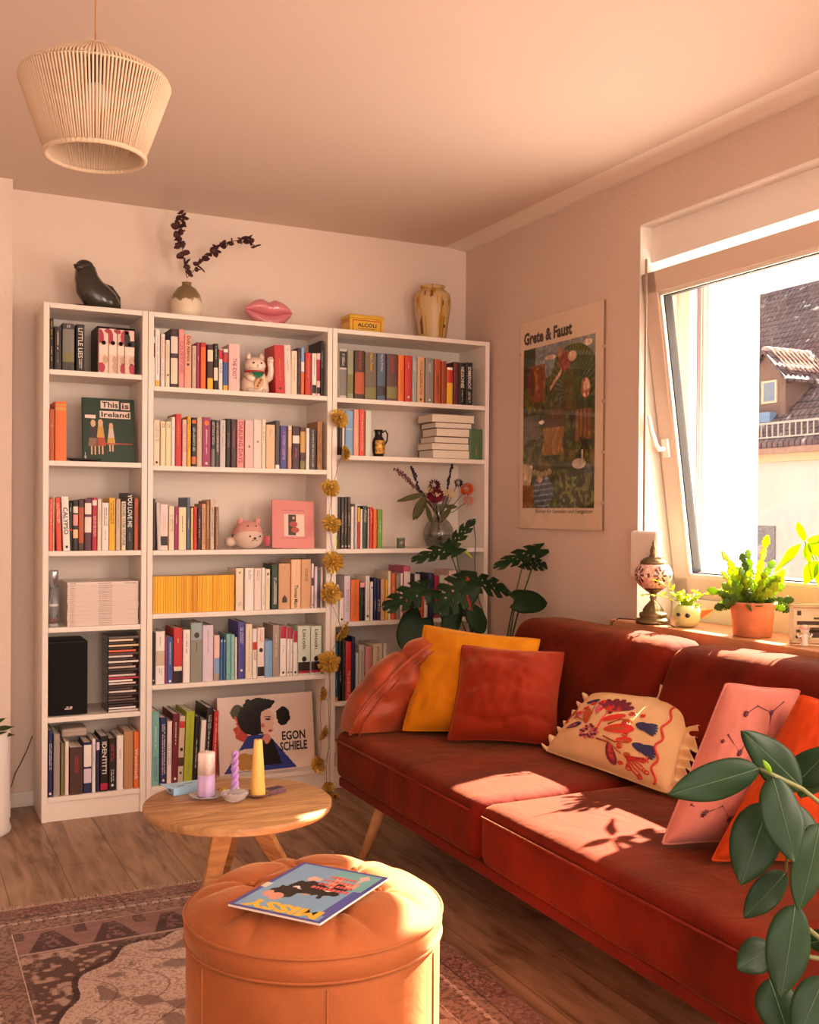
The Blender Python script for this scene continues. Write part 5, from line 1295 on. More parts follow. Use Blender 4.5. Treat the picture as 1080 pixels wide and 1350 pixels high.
def magart(u, v):      # u across the title, v from title edge to far edge
    c = np.tile(np.array(hx('7fa8cc')), (len(u), 1)); n = vnoise(u, v, 18, 21)*.08-.04
    def put(m, h): c[m] = hx(h)
    el = lambda cx, cy, rx, ry: ((u-cx+n)/rx)**2+((v-cy+n)/ry)**2 < 1
    put((v > .6)&(u < .5), '74b4b8')
    put(el(.5, .52, .30, .13), '1c1614'); put(el(.70, .42, .16, .15), '1c1614'); put(el(.28, .62, .12, .12), '1c1614'); put(el(.48, .40, .05, .02), 'c8a08c'); put(el(.36, .56, .045, .022), 'e8dfd8'); put(el(.66, .50, .045, .02), 'e8dfd8')
    put(el(.76, .30, .11, .05), 'dc9c84'); put(el(.22, .72, .09, .05), 'dca48c'); put(el(.40, .73, .05, .10), 'dca48c'); put(el(.62, .70, .08, .05), 'dcb4a0'); put(el(.18, .85, .05, .08), 'e0c0b4')
    put((u < .045) | (u > .955) | (v < .03) | (v > .97), '4a4c9c'); put((u < .12) & (v > .12) & (v < .62), '5258a8')
    put((u > .93) & (v > .40) & (v < .5), 'd8d4d0')
    return c
picture('cover', 90, 110, lambda u, v: mp(u*MW, v*MH, .0052), magart, attr_mat('print', .35), t)
def mtext(s_, x0, x1, y0, y1, m, up=True):
    # title reads from the right, seen upside down from the camera
    text(s_, basis(mp(x0, y1, .0056), M3 @ Vector((1, 0, 0)), M3 @ Vector((0, -1, 0))), (x1-x0), (y1-y0), m, t, 'title', bold=.05)
mtext('MISSY', .018, MW-.02, .008, .05, mat('title_yellow', hx('e8bc3c'), .4))
for q, (s_, x0, x1, y0, y1) in enumerate((('Summer', .03, .11, .150, .168), ('IS', .05, .09, .172, .19), ('HOT', .03, .10, .194, .214))): pass
b = MB(); cr = random.Random(5)
for row in range(4):
    x = .03+row*.006
    while x < .11: q = cr.uniform(.004, .008); tmp = MB().box((x, .15+row*.022, .0053), (x+q, .162+row*.022, .0057)); b.add([mp(*v) for v in tmp.v], tmp.f); x += q+.003
b.build('cover_line', mat('print_red', hx('d8605c'), .4), t)
# ------------------------------------------------------------------ coffee table
tc_ = Vector((.318, -1.82, 0)); TZ = .44; TR = .25
wood = mat('mango_wood', hx('b87c44'), .45, var=.0)
nt = wood.node_tree; tcn = nt.nodes['Texture Coordinate']; mpn = nt.nodes.new('ShaderNodeMapping'); mpn.inputs['Scale'].default_value = (3, 22, 6); mpn.inputs['Rotation'].default_value = (0, 0, .35)
nn = nt.nodes.new('ShaderNodeTexNoise'); nn.inputs['Scale'].default_value = 1.6; nn.inputs['Detail'].default_value = 8; nn.inputs['Distortion'].default_value = 1.6
crn = nt.nodes.new('ShaderNodeValToRGB'); e = crn.color_ramp.elements; e[0].position = .3; e[0].color = (*hx('94683e'), 1); e[1].position = .7; e[1].color = (*hx('c79a68'), 1)
nt.links.new(tcn.outputs['Object'], mpn.inputs[0]); nt.links.new(mpn.outputs[0], nn.inputs[0]); nt.links.new(nn.outputs[0], crn.inputs[0]); nt.links.new(crn.outputs[0], nt.nodes['Principled BSDF'].inputs['Base Color'])
t = thing('coffee_table', 'round wooden three legged coffee table with candles on top', 'table', tc_)
MB().lathe([(TR-.012, TZ-.024), (TR-.004, TZ-.021), (TR, TZ-.012), (TR, TZ-.003), (TR-.003, TZ)], n=96).build('tabletop', wood, t)
rt, fw_ = Vector((math.cos(YAW), -math.sin(YAW), 0)), Vector((math.sin(YAW), math.cos(YAW), 0))
for a_, ft in (((-.025, -.04), (264, 1226)), ((.035, -.02), (402, 1192)), ((-.01, .05), (288, 1172))):
    p0 = rt*a_[0]+fw_*a_[1]; p1 = U(*ft, 'z', 0)-tc_; d = (p1-p0).normalized(); s_ = Vector((-d.y, d.x, 0))
    b = MB(); vs = []
    for p, z, w_, th in ((p0, TZ-.022, .030, .016), (p1, 0, .019, .012)):
        for sx, sy in ((-1, -1), (1, -1), (1, 1), (-1, 1)): vs.append(p+s_*w_*sx+d*th*sy+Vector((0, 0, z)))
    b.add(vs, [(0, 1, 2, 3), (4, 7, 6, 5), (0, 4, 5, 1), (1, 5, 6, 2), (2, 6, 7, 3), (3, 7, 4, 0)]); b.build('leg', wood, t, bevel=.003)
TP = lambda x, y: U(x, y, 'z', TZ)
crystal = mat('crystal_glass', (.85, .82, .84), .06, trans=.75, spec=.8)
k = (U(301, 1050, 'y', TP(301, 1050).y)-U(300, 1050, 'y', TP(300, 1050).y)).length
# two-tone pillar candle and its plate
p = TP(272, 1052)
t = thing('glass_plate', 'clear scalloped glass plate under the white and lilac candle', 'plate', p)
MB().lathe([(.001, .0005), (.024, .001), (.042, .007), (.046, .011), (.042, .0115), (.024, .005), (.001, .004)], n=64, fn=lambda a, i: 1+(.03*math.sin(a*20) if 2 <= i <= 4 else 0)).build('plate', crystal, t)
t = thing('pillar_candle', 'lobed pillar candle, white above and lilac below, leftmost on the coffee table', 'candle', p+Vector((0, 0, .0052)))
lob = lambda a, i: 1+.10*math.cos(a*4)
HC = 58*k*1.0
MB().lathe([(.0205, 0), (.0215, .002), (.0215, HC*.5)], n=48, fn=lob).build('lower_wax', mat('wax_lilac', hx('c8acdc'), .4, subs=.2), t)
MB().lathe([(.0215, HC*.5), (.0215, HC-.003), (.019, HC), (.001, HC-.002)], n=48, fn=lob).build('upper_wax', mat('wax_white', hx('f0dcd4'), .4, subs=.2), t)
MB().tube([(0, 0, HC-.003), (.001, 0, HC+.006)], .0009, 6).build('wick', mat('wick', hx('e8dccc'), .8), t)
# twisted candle in a crystal holder
p = TP(309.5, 1056)
t = thing('candle_holder', 'cut crystal candle holder at the centre of the coffee table', 'candle holder', p)
MB().lathe([(.018, 0), (.024, .004), (.028, .010), (.034, .018), (.036, .023), (.030, .027), (.018, .030), (.011, .036), (.0105, .044), (.0075, .044), (.0075, .030)], n=60, fn=lambda a, i: 1+(.05*math.cos(a*16) if i < 8 else 0)).build('holder', crystal, t)
t = thing('twisted_candle', 'lilac twisted candle standing in the crystal holder', 'candle', p+Vector((0, 0, .0305)))
HT = 55*k*.9; b = MB()
for q in (0, 1): b.tube([(.0052*math.cos(s_*.42+q*PI), .0052*math.sin(s_*.42+q*PI), HT*s_/40) for s_ in range(41)], [.0068-.0015*(s_/40) for s_ in range(41)], 10)
b.build('wax', mat('wax_violet', hx('b48cd4'), .35, subs=.2), t)
MB().tube([(0, 0, HT), (0, 0, HT+.006)], .0009, 6).build('wick', MATS['wick'], t)
# yellow cone candle on an amber dish
p = TP(340, 1050)
t = thing('amber_dish', 'small brownish ribbed glass dish under the yellow cone candle', 'dish', p)
MB().lathe([(.001, .0005), (.022, .001), (.034, .008), (.036, .012), (.033, .012), (.022, .005), (.001, .004)], n=56, fn=lambda a, i: 1+(.02*math.sin(a*24) if 2 <= i <= 4 else 0)).build('dish', mat('smoky_glass', hx('a87a70'), .1, trans=.5), t)
t = thing('cone_candle', 'tall pale yellow cone candle, rightmost on the coffee table', 'candle', p+Vector((0, 0, .0052)))
HK = 73*k; MB().lathe([(.0205, 0), (.021, .003), (.0115, HK-.002), (.0105, HK), (.001, HK-.001)], n=36).build('wax', mat('wax_yellow', hx('f0c468'), .4, subs=.2), t)
MB().tube([(0, 0, HK-.002), (0, 0, HK+.003)], .001, 6).build('wick', km('nblk'), t)
# matchbox, card box, small gilt rose
p = TP(362, 1045); t = thing('matchbox', 'small dark printed matchbox right of the yellow cone candle', 'matchbox', p, rz=.35)
MB().box((-.028, -.017, 0), (.028, .017, .013)).build('sleeve', mat('matchbox_print', hx('6a4a54'), .5, var=.3, vscale=90), t, bevel=.0008)
MB().box((-.0285, -.015, .0015), (-.027, .015, .0115)).box((.027, -.015, .0015), (.0295, .015, .0115)).build('tray', km('beig'), t)
MB().box((-.018, -.010, .013), (.018, .010, .0134)).build('label_print', mat('matchbox_label', hx('2a2030'), .4), t)
p = TP(246, 1043); t = thing('card_box', 'flat light blue card box with open flap beside the lilac candle', 'box', p, rz=.12)
lb = mat('light_blue_card', hx('9cc4e4'), .5)
MB().box((-.048, -.030, 0), (.048, .030, .020)).build('box_body', lb, t, bevel=.001)
b = MB(); b.add([(-.048, -.03, .0202), (-.048, .03, .0202), (-.068, .026, .024), (-.068, -.024, .024)], [(0, 1, 2, 3)]); b.build('flap', lb, t, solid=.0008)
MB().box((-.03, -.012, .0201), (-.012, -.008, .0206)).box((-.005, .004, .0201), (.02, .008, .0206)).box((-.0485, -.01, .006), (-.048, .01, .012)).build('slits', km('slat'), t)
p = TP(294, 1047); t = thing('gilt_rose', 'tiny gilt rose ornament between the two lilac candles', 'ornament', p)
b = MB(); b.ball((0, 0, .012), .010, 14, sc=(1, 1, .9)); 
for q in range(7): b.ball((.009*math.cos(q*.9), .009*math.sin(q*.9), .011+.003*(q % 2)), .006, 8, sc=(1, 1, .8))
b.build('petals', gold, t)
b = MB(); b.lathe([(.010, 0), (.012, .003), (.008, .006)], n=16); b.build('foot', km('nblk'), t)
# ------------------------------------------------------------------ rug
def rug_fn(u, v):
    x = -.40+u*1.285; y = -3.05+v*1.86
    dx = np.minimum(x+.40, .885-x); dy = np.minimum(y+3.05, -1.19-y)
    d = np.minimum(dx, dy)
    A, B, C_ = np.array(hx('96786c')), np.array(hx('422c2c')), np.array(hx('cbb5a9'))
    R_ = np.array(hx('a0605a'))
    n1 = vnoise(x, y, 60, 1); n2 = vnoise(x, y, 120, 2); n3 = vnoise(x, y, 24, 3); n4 = vnoise(x, y, 210, 4)
    c = np.tile(A, (len(u), 1))
    mix = lambda m, col, a=1: c.__setitem__(m, c[m]*(1-a)+col*a)
    # outer border with crosses and small diaper pattern
    bo = d < .19
    mix(bo & (n2 > .55), B, .6); mix(bo & (d < .075) & (n2 > .4), R_, .35); mix(bo & (d < .075) & ((n4 > .5)), B, .65)
    s_ = np.where(dx < dy, y, x)
    cross = (abs(d-.115) < .008) & (np.mod(s_, .034) < .017); mix(cross, C_, .8); mix((abs(d-.115) < .013) & (np.mod(s_+.017, .034) < .006), B, .9)
    mix((abs(d-.115) < .003), C_, .7)
    mix((abs(d-.19) < .0025), C_*1.1, .9); mix((abs(d-.075) < .002), B, .8)
    fi = d >= .192; X_, Y_ = x-.24, y+2.12
    mix(fi & (n1 > .45), B, .75); mix(fi & (n1 < .3), C_, .5)
    # row of pointed arches along both short ends
    yy = dy-.192; ph = np.mod(x+.03, .17)/.17-.5; arch = (yy < .17) & (yy > 0) & fi
    mix(arch, np.array(hx('8f6a66')), .9); tri = arch & (abs(ph) < .06+.36*(yy/.17)) & (yy > .02) & (yy < .155); mix(tri, B, .85); tri2 = arch & (abs(ph) < .30*((yy-.04)/.17)) & (yy > .05) & (yy < .14)
    mix(tri2 & (n2 > .45), np.array(hx('8f6a66')), .7); mix(arch & (abs(ph) > .40) & (yy < .06), B, .7); mix(arch & (abs(yy-.160) < .004), C_, .6)
    # scalloped pale medallion
    th = np.arctan2(Y_, X_*1.5); rr = np.sqrt((X_/.40)**2+(Y_/.56)**2)+.035*np.cos(th*14)+.02*(n3-.5)
    med = (rr < 1) & (yy > .17); mix((rr < 1.04) & (yy > .17), B, .9); c[med] = C_
    fl = vnoise(x+.3*y, y, 17, 7); mix(med & (fl > .60) & (rr < .88), B, .65); mix(med & (fl > .52) & (fl < .56) & (rr < .9), B, .5); mix(med & (n4 > .7), A, .55)
    vine = abs(np.sin(x*24+3*np.sin(y*11)))*1.0; mix(med & (vine < .06), B, .6)
    wear = (vnoise(x, y, 8, 11) > .5) & (n4 > .55); mix(wear, A, .45)
    tex = .86+.28*vnoise(x, y, 330, 13); return np.clip(c*tex[:, None], 0, 1)
t = thing('rug', 'faded oriental rug with pale medallion and fringe under the ottoman', 'rug', (0, 0, 0))
MB().box((-.40, -3.05, .0005), (.885, -1.19, .0095)).build('backing', mat('rug_backing', hx('7a5a50'), .95), t)
picture('pile', 430, 620, lambda u, v: (-.40+u*1.285, -3.05+v*1.86, .010), rug_fn, attr_mat('woven', .95, bump=.3), t)
b = MB(); cr = random.Random(2)
for i in range(520):
    x = -.40+1.285*i/519; L_ = cr.uniform(.030, .052); dx = cr.uniform(-.014, .014)
    b.tube([(x, -1.19, .008), (x+dx*.4, -1.19+L_*.5, cr.uniform(.006, .013)), (x+dx, -1.19+L_, .002)], [.0013, .0016, .0012], 4)
f_ = b.build('fringe', mat('fringe_cotton', hx('bfa290'), .95), t); f_['kind'] = 'stuff'
# ------------------------------------------------------------------ pendant lamp
def at_depth(x, y, d_): return Vector(CAM)+(FW+(x-CX)/F*RI-(y-CY)/F*UP)*d_
c = at_depth(126, 130, 2.3); zt = at_depth(126, 66, 2.3).z; zr = at_depth(126, 108, 2.3).z; zb = at_depth(126, 206, 2.3).z; kk = 2.3/F
t = thing('pendant_lamp', 'woven cream cord pendant lamp hanging from the ceiling', 'lamp', (c.x, c.y, zb)); h1, h2 = zr-zb, zt-zb; RT, RW, RB = 24*kk, 97*kk, 63*kk
b = MB(); n = 128; cr = random.Random(3)
for i in range(n):
    a = 2*PI*i/n; a2 = a+cr.uniform(-.008, .008); f = lambda r_, z, a=a: (r_*math.cos(a), r_*math.sin(a), z)
    b.tube([f(RB-.001, 0, a2), f(RB+(RW-RB)*.5, h1*.5, (a+a2)/2), f(RW-.001, h1-.004), f(RW-.006, h1+.006), f(RT+(RW-RT)*.45, h1+(h2-h1)*.62), f(RT, h2, a2)], .0026, 5)
sh_ = b.build('shade', mat('cotton_cord', hx('e6cdb0'), .9, bump=.6, bscale=900), t)
MB().tube([(RT*math.cos(2*PI*k/40), RT*math.sin(2*PI*k/40), h2) for k in range(41)], .004, 8, caps=False).build('rim', MATS['cotton_cord'], sh_)
b = MB(); b.grid(lambda u, v: ((RB+.0055*math.cos(2*PI*v)+.0012*math.sin(u*2*PI*60))*math.cos(2*PI*u), (RB+.0055*math.cos(2*PI*v)+.0012*math.sin(u*2*PI*60))*math.sin(2*PI*u), .0055*math.sin(2*PI*v)), 240, 8); b.build('rim', MATS['cotton_cord'], sh_)
b = MB(); b.tube([(RW*.985*math.cos(2*PI*k/60), RW*.985*math.sin(2*PI*k/60), h1-.003) for k in range(61)], .003, 6, caps=False)
b.build('wire_frame', mat('frame_wire', hx('c8b498'), .5, .5), t)
MB().lathe([(.001, h2-.075), (.019, h2-.072), (.019, h2-.02), (.012, h2-.01), (.004, h2)], n=20).build('socket', km('blk'), t)
MB().ball((0, 0, h2-.105), .03, 18, sc=(1, 1, 1.1)).build('bulb', mat('bulb_glass', (.85, .8, .74), .2), t)
MB().tube([(0, 0, h2-.01), (0, 0, H-zb-.001)], .0022, 8).build('cord', mat('lamp_flex', hx('b07a54'), .6), t)
MB().lathe([(.05, H-zb-.022), (.045, H-zb-.001)], n=24).build('ceiling_rose', m_white, t)
# ------------------------------------------------------------------ poster in a clip frame
PY0, PY1, PZ0, PZ1 = -.528, -1.145, 1.151, 2.067; PW, PH = PY0-PY1, PZ1-PZ0
t = thing('poster', 'tall framed poster of a painted jungle with a title hanging on the wall', 'poster', (XW, (PY0+PY1)/2, (PZ0+PZ1)/2)); ctr = Vector((XW, (PY0+PY1)/2, (PZ0+PZ1)/2))
PP = lambda u, v, e: (-e, PW/2-PW*u, -PH/2+PH*v)
MB().box((-.010, -PW/2, -PH/2), (-.001, PW/2, PH/2)).build('backing_board', mat('hardboard', hx('8a6a4e'), .8), t)
def poster_art(u, v):
    y = 1-v; pap = np.array(hx('e8d6c6')); c = np.tile(pap, (len(u), 1)); x = (u-.046)/(.912-.046); q = (y-.135)/(.903-.135)
    ins = (x > 0) & (x < 1) & (q > 0) & (q < 1)
    n1 = vnoise(u*.7, v, 24, 31); n2 = vnoise(u*.67, v, 60, 32); n3 = vnoise(u*.67, v, 10, 33); nn_ = (n1-.5)*.05
    G = [hx(s_) for s_ in ('2f3b1e', '45501f', '5e6428', '28321c')]
    def put(m, h): c[m & ins] = hx(h)
    c[ins] = G[0]; c[ins & (n2 > .5)] = G[1]; c[ins & (n2 > .75)] = G[2]; c[ins & (n1 < .25)] = G[3]
    put((q < .17+.06*np.sin(x*7)+nn_), '7e8c94'); put(((x-.40)/.08)**2+((q-.08)/.015)**2 < 1, 'd8bcb0'); put(((x-.90)/.06)**2+((q-.04)/.02)**2 < 1, 'd8c8bc')
    put((x < .18) & (q < .28-.5*x+nn_), '2c3820')
    rad = np.arctan2(q-.32, x-.72); put((((x-.72)/.30)**2+((q-.20)/.17)**2 < 1), '32442a'); put((((x-.72)/.30)**2+((q-.20)/.17)**2 < 1) & (np.sin(rad*46) > .2), '56683c')
    put((abs(x-.22+nn_) < .11) & (q > .11) & (q < .34), '7a4428'); put((abs(x-.20) < .04) & (q > .13) & (q < .3) & (n2 > .5), '9a6238')
    put(((x-.12)/.06)**2+((q-.22)/.09)**2 < 1, '5c3420')
    # figure in red in the palm, generic
    put(((x-.60)/.09)**2+((q-.12)/.06)**2 < 1, '8a3a2c'); put(((x-.70)/.06)**2+((q-.10)/.03)**2 < 1, 'd8b49c'); put(abs((q-.15)-(.62-x)*.55) < .012+nn_*.1, 'd8a890') if False else None
    put((abs((q-.26)+(x-.42)*.62) < .014) & (x > .40) & (x < .56), 'd4a48c'); put(((x-.53)/.04)**2+((q-.06)/.03)**2 < 1, '9c6a54')
    put(((x-.88)/.06)**2+((q-.30)/.06)**2 < 1, 'a85c4a'); put((((x-.88)/.055)**2+((q-.30)/.055)**2 < 1) & (n2 > .5), 'e0b8a4'); put((abs(x-.86) < .11) & (q > .42) & (q < .60+nn_), '8a5a2c'); put((abs(x-.86) < .11) & (q > .42) & (q < .60) & (np.sin(x*120) > .4), '5e3c1e')
    put((abs(x-.48) < .13+nn_) & (q > .40) & (q < .52), '5a3a26'); put((abs(x-.45) < .14+nn_) & (q > .51) & (q < .68), '96682c'); put((x < .25) & (q > .42) & (q < .60-.15*x+nn_), '5c5c54')
    put(((x-.28)/.04)**2+((q-.47)/.012)**2 < 1, 'd8d4c8'); put(((x-.62)/.09)**2+((q-.68)/.018)**2 < 1, '33302c'); put((q > .66) & (q < .76) & (x > .25) & (n1 > .5), '6a5c2c')
    put(((x-.80)/.09)**2+((q-.74)/.03)**2 < 1, 'c8bcb4'); put((abs(x-.845) < .012) & (q > .66) & (q < .75), 'c8bcb4'); put(((x-.92)/.05)**2+((q-.80)/.06)**2 < 1, '5a6468')
    put((x < .14-.3*(q-.78)) & (q > .72+.5*x*.2), 'c8b49c'); put(((x-.30)/.15)**2+((q-.90)/.10)**2 < 1, '4c5c70'); put((((x-.30)/.15)**2+((q-.90)/.10)**2 < 1) & (np.sin(q*190+x*9) > .5), '8090a0')
    put(((x-.26)/.035)**2+((q-.82)/.025)**2 < 1, 'c89c98')
    for k in range(5): put(((x-.18-.055*k)/.03)**2+((q-.795+.008*abs(k-2))/.02)**2 < 1, '9c9068')
    put((x < .16) & (q > .86), '8a5a28'); put((x > .55) & (q > .80) & (n2 > .62), '76803c')
    tx = .72+.62*vnoise(u*.67, v, 62, 41)*(.5+vnoise(u*.67, v, 25, 42)); c[ins] = c[ins]*tx[ins][:, None]
    bl = ins & (vnoise(u*.9, v*.5, 60, 44) > .80); c[bl] = c[bl]*1.5+.01
    return np.clip(c, 0, 1)
picture('poster_print', 230, 340, lambda u, v: PP(u, v, .0115), poster_art, attr_mat('poster_paper', .5), t)
text('Grete & Faust', basis(PP(.05, .885, .0125), (0, -1, 0), (0, 0, 1)), PW*.60, PH*.062, km('nblk'), t, 'title', bold=.045)
text('B\u00fccher f\u00fcr Genie\u00dfer und Feingeister', basis(PP(.22, .068, .0125), (0, -1, 0), (0, 0, 1)), PW*.68, PH*.024, km('dbr'), t, 'caption', slant=.2)
MB().box((-.0155, -PW/2, -PH/2), (-.0135, PW/2, PH/2)).build('glass_sheet', glass('poster_glass', (.98, .96, .93), gloss=.022, rough=.03), t)
for s_, L_ in ((-1, [.12, .34, .56, .80]), (1, [.2, .55, .85])):
    for q in L_: MB().box((-.017, s_*PW/2-(.004 if s_ > 0 else .001), -PH/2+PH*q-.006), (-.001, s_*PW/2+(.001 if s_ > 0 else .004), -PH/2+PH*q+.006)).build('clip', mat('clip_steel', (.6, .5, .42), .3, .9), t)
# ------------------------------------------------------------------ golden flower garland down the bookcases
FL = [(447, 552, 11), (454, 598, 10), (436, 644, 11), (437, 691, 11), (440, 741, 12), (436, 782, 13), (450, 832, 12), (434, 873, 13), (424, 915, 9), (425, 966, 9), (420, 1008, 10), (433, 1038, 7)]
yg = -.305; P0 = U(440, 700, 'y', yg)
t = thing('flower_garland', 'garland of crinkled golden flowers hanging between middle and right bookcases', 'garland', P0)
goldf = mat('gold_flower_foil', hx('d8b458'), .42, .55)
def gold_flower(c, r, ax, cr):
    z = Vector(ax).normalized(); x = z.orthogonal().normalized(); y = z.cross(x); b = MB()
    for ring, (rr, dz, n) in enumerate(((1, 0, 14), (.78, .28, 12), (.52, .45, 10), (.28, .55, 7))):
        for k in range(n):
            a = 2*PI*(k+ring*.5)/n+cr.uniform(-.1, .1); w_ = 2*PI/n*.98; q = r*rr*cr.uniform(.85, 1.08)
            f = lambda rad, an, h: c+(x*math.cos(an)+y*math.sin(an))*rad+z*h
            b.add([f(r*.05, a, dz*r*.2), f(q*.6, a-w_*.5, dz*r-.1*r), f(q*.6, a, dz*r+.10*r), f(q*.6, a+w_*.5, dz*r-.1*r), f(q, a-w_*.45, dz*r+.02*r), f(q*1.02, a, dz*r+.16*r), f(q, a+w_*.45, dz*r+.02*r)], [(0, 1, 2), (0, 2, 3), (1, 4, 5, 2), (2, 5, 6, 3)])
    b.ball(c+z*r*.45, r*.14, 8); return b
cr = random.Random(6); cs = []
for i, (x, y, r_) in enumerate(FL):
    c = U(x, y, 'y', yg) if i < 11 else U(x, y, 'y', -.315); k = px2m(x, y, yg); cs.append(c-P0)
    ax = (cr.uniform(-.7, .3), -1, cr.uniform(-.5, .5)) if i not in (1, 6, 8, 9, 10) else (cr.choice((-1, 1))*1.0, -.6, cr.uniform(-.9, .2))
    gold_flower(c-P0, r_*k*1.1, ax, cr).build('flower', goldf, t, fixn=False, solid=.0004)
b = MB(); pts = []
for i in range(8):
    a, c = cs[i], cs[min(i+1, 7)]
    for k in range(6 if i < 7 else 1): q = a.lerp(c, k/6); pts.append(q+Vector((.006*math.sin(k*1.05)*(-1)**i, .010, 0)))
e = [U(x, y, 'y', yg+.008)-P0 for x, y in ((435, 900), (433, 925), (434, 960), (433, 990), (430, 1012), (431, 1034))]
b.tube(pts+e, .0011, 6); b.tube([U(x, y, 'y', yg+.008)-P0 for x, y in ((433, 925), (424, 915), (422, 940), (424, 966), (423, 990), (420, 1008), (429, 1005), (434, 985))], .0011, 6)
b.build('wire', mat('garland_wire', hx('8c6a5c'), .5), t)
t = thing('glass_disc', 'small silver rimmed glass disc standing at the foot of the middle bookcase', 'ornament', U(425, 1042, 'y', -.33))
t.location.z = 0; MB().lathe([(.0001, .0), (.014, .0), (.018, .006), (.018, .014), (.012, .018), (.0001, .019)], n=24).build('disc', mat('silver_cap', (.6, .6, .6), .25, .9), t)
p = U(443, 1051, 'z', .01); b = gold_flower(Vector((0, 0, .008)), .017, (0, -.5, 1), cr); t = tag(b.build('fallen_flower', gold, loc=(p.x, p.y, 0.004), fixn=False), 'golden foil flower lying on the floor at the foot of the garland', 'ornament')
p = U(437, 1124, 'z', 0); b = MB()
for k in range(8):
    a = 2*PI*k/8; q = .022 if k % 2 == 0 else .012; w_ = .12
    b.add([(0, 0, .006), (q*.4*math.cos(a-w_*3), q*.4*math.sin(a-w_*3), .002), (q*math.cos(a), q*math.sin(a), .0015), (q*.4*math.cos(a+w_*3), q*.4*math.sin(a+w_*3), .002)], [(0, 1, 2, 3)])
b.v = [(x*1.3, y*1.3, z+.001) for x, y, z in b.v]
tag(b.build('star_ornament', mat('star_silver', hx('a89890'), .3, .6), loc=(p.x, p.y, 0), solid=.0008), 'small silvery star ornament lying on the floor behind the ottoman', 'ornament')
# ------------------------------------------------------------------ glass vase with dried flowers
p = U(578, 722, 'y', -.17); V0_ = Vector((p.x, -.17, 1.0535)); k = px2m(578, 680, -.17)
t = thing('glass_vase', 'round grey glass vase on the third shelf of the right bookcase', 'vase', V0_)
rv = 18.2*k; zn = 36*k
prof = [(rv*.45, 0), (rv*.7, .004), (rv*.95, rv*.5), (rv, rv*.85), (rv*.93, rv*1.25), (rv*.7, rv*1.62), (rv*.35, zn*.98), (rv*.28, zn*1.05), (rv*.45, zn*1.3), (rv*.75, zn*1.66)]
MB().lathe(prof, n=36).build('vase_glass', glass('smoke_glass', (.60, .62, .60), .10, .03), t)
MB().lathe([(rv*.42, .003), (rv*.66, .006), (rv*.9, rv*.5), (rv*.93, rv*.8), (.0001, rv*.8)], n=30).build('vase_water', glass('vase_water', (.80, .82, .78), .04), t)
def sp(name, px, label, group=None):
    P = [U(x, y, 'y', yy) for x, y, yy in px]; s_ = [V0_+Vector((0, 0, zn*1.05)), V0_+Vector((-(P[-1].x-V0_.x)*.25, 0, .012))]
    t = thing(name, label, 'flower', P[0], group=group); o = P[0]
    Q = P+[s_[0]+Vector(((P[-1].x-V0_.x)*.1, 0, 0)), s_[1]]; MB().tube([q-o for q in Q], .0016, 6).build('stem', mat('flower_stem', hx('3c3a24'), .8), t)
    return t, P
yv = -.19
def spike(t, P, n, r0, m, name='flower_spike', sz=.0055):
    b = MB(); o = P[0]; cr = random.Random(n)
    for i in range(n):
        f = i/n*(len(P)-1); j = int(f); q = P[j].lerp(P[min(j+1, len(P)-1)], f-j)-o; a = cr.uniform(0, 2*PI); r_ = cr.uniform(.3, 1)*r0*(.5+.5*math.sin(PI*min(1, i/n+.2)))
        b.ball(q+Vector((r_*math.cos(a), r_*math.sin(a)*.7, cr.uniform(-.004, .004))), sz*cr.uniform(.6, 1.1), 6, sc=(1, 1, 1.4))
    b.build(name, m, t)
dk = mat('dark_purple_flower', hx('26203a'), .8)
t_, P = sp('dried_flower', [(596, 612, yv), (592, 632, yv), (590, 645, yv)], 'tall dark purple flower spike right of centre in the glass vase'); spike(t_, P, 46, .006, dk)
t_, P = sp('dried_flower', [(543, 616, yv), (548, 630, yv), (552, 645, yv), (560, 655, yv)], 'dark purple flower spike at the left of the glass vase'); spike(t_, P, 60, .008, dk)
t_, P = sp('dried_flower', [(522, 618, yv), (535, 630, yv), (548, 644, yv), (562, 660, yv)], 'airy dusty mauve flower spray, furthest left in the glass vase'); spike(t_, P[:3], 110, .022, mat('mauve_flower', hx('7a4456'), .8), sz=.0036)
def bloom(t, c, r, m, n=40, m2=None, flat=.6, pl=.5):
    b = MB(); cr = random.Random(n); c = Vector(c)
    for i in range(n):
        ph = math.acos(1-1.4*(i+.5)/n); th = i*2.39996; d = Vector((math.sin(ph)*math.cos(th), -math.cos(ph), math.sin(ph)*math.sin(th))); u_ = d.orthogonal().normalized(); q = c+d*r*.35; e_ = c+d*r*Vector((1, 1, 1)).x
        w_ = u_*r*.30; b.add([q, (q+e_)/2+w_, e_, (q+e_)/2-w_], [(0, 1, 2, 3)], 0)
    if m2:
        for i in range(12): b.ball(c+Vector((cr.uniform(-1, 1)*r*.28, -r*.75, cr.uniform(-1, 1)*r*.28)), r*.07, 6, mi=1)
    b.build('flower_head', [m]+([m2] if m2 else []), t, fixn=False, solid=.0006)
wine = mat('wine_flower', hx('8a1c34'), .7)
def head(px, py, r_px, m, label, n=40, m2=None, end=None, yy=yv-.01):
    t_, P = sp('dried_flower', [(px, py, yy), end or ((px+578)/2, (py+690)/2, yy)], label); bloom(t_, Vector((0, -.004, 0)), r_px*k, m, n, m2); return t_
head(573, 653, 11, wine, 'large wine red strawflower head in the middle of the glass vase', 60, mat('pale_petal', hx('e8c8c0'), .7))
head(572, 640, 8, mat('deep_wine_flower', hx('5c1424'), .8), 'pointed deep wine flower above the large wine red head', 30)
head(592, 651, 7, mat('cream_flower', hx('ecd09a'), .7), 'small cream flower right of the wine red head', 24)
head(566, 645, 5, MATS['cream_flower'], 'tiny cream flower peeking out left of the wine red head', 16)
head(604, 637, 6, dk, 'small dark blue purple flower beside the orange one', 24)
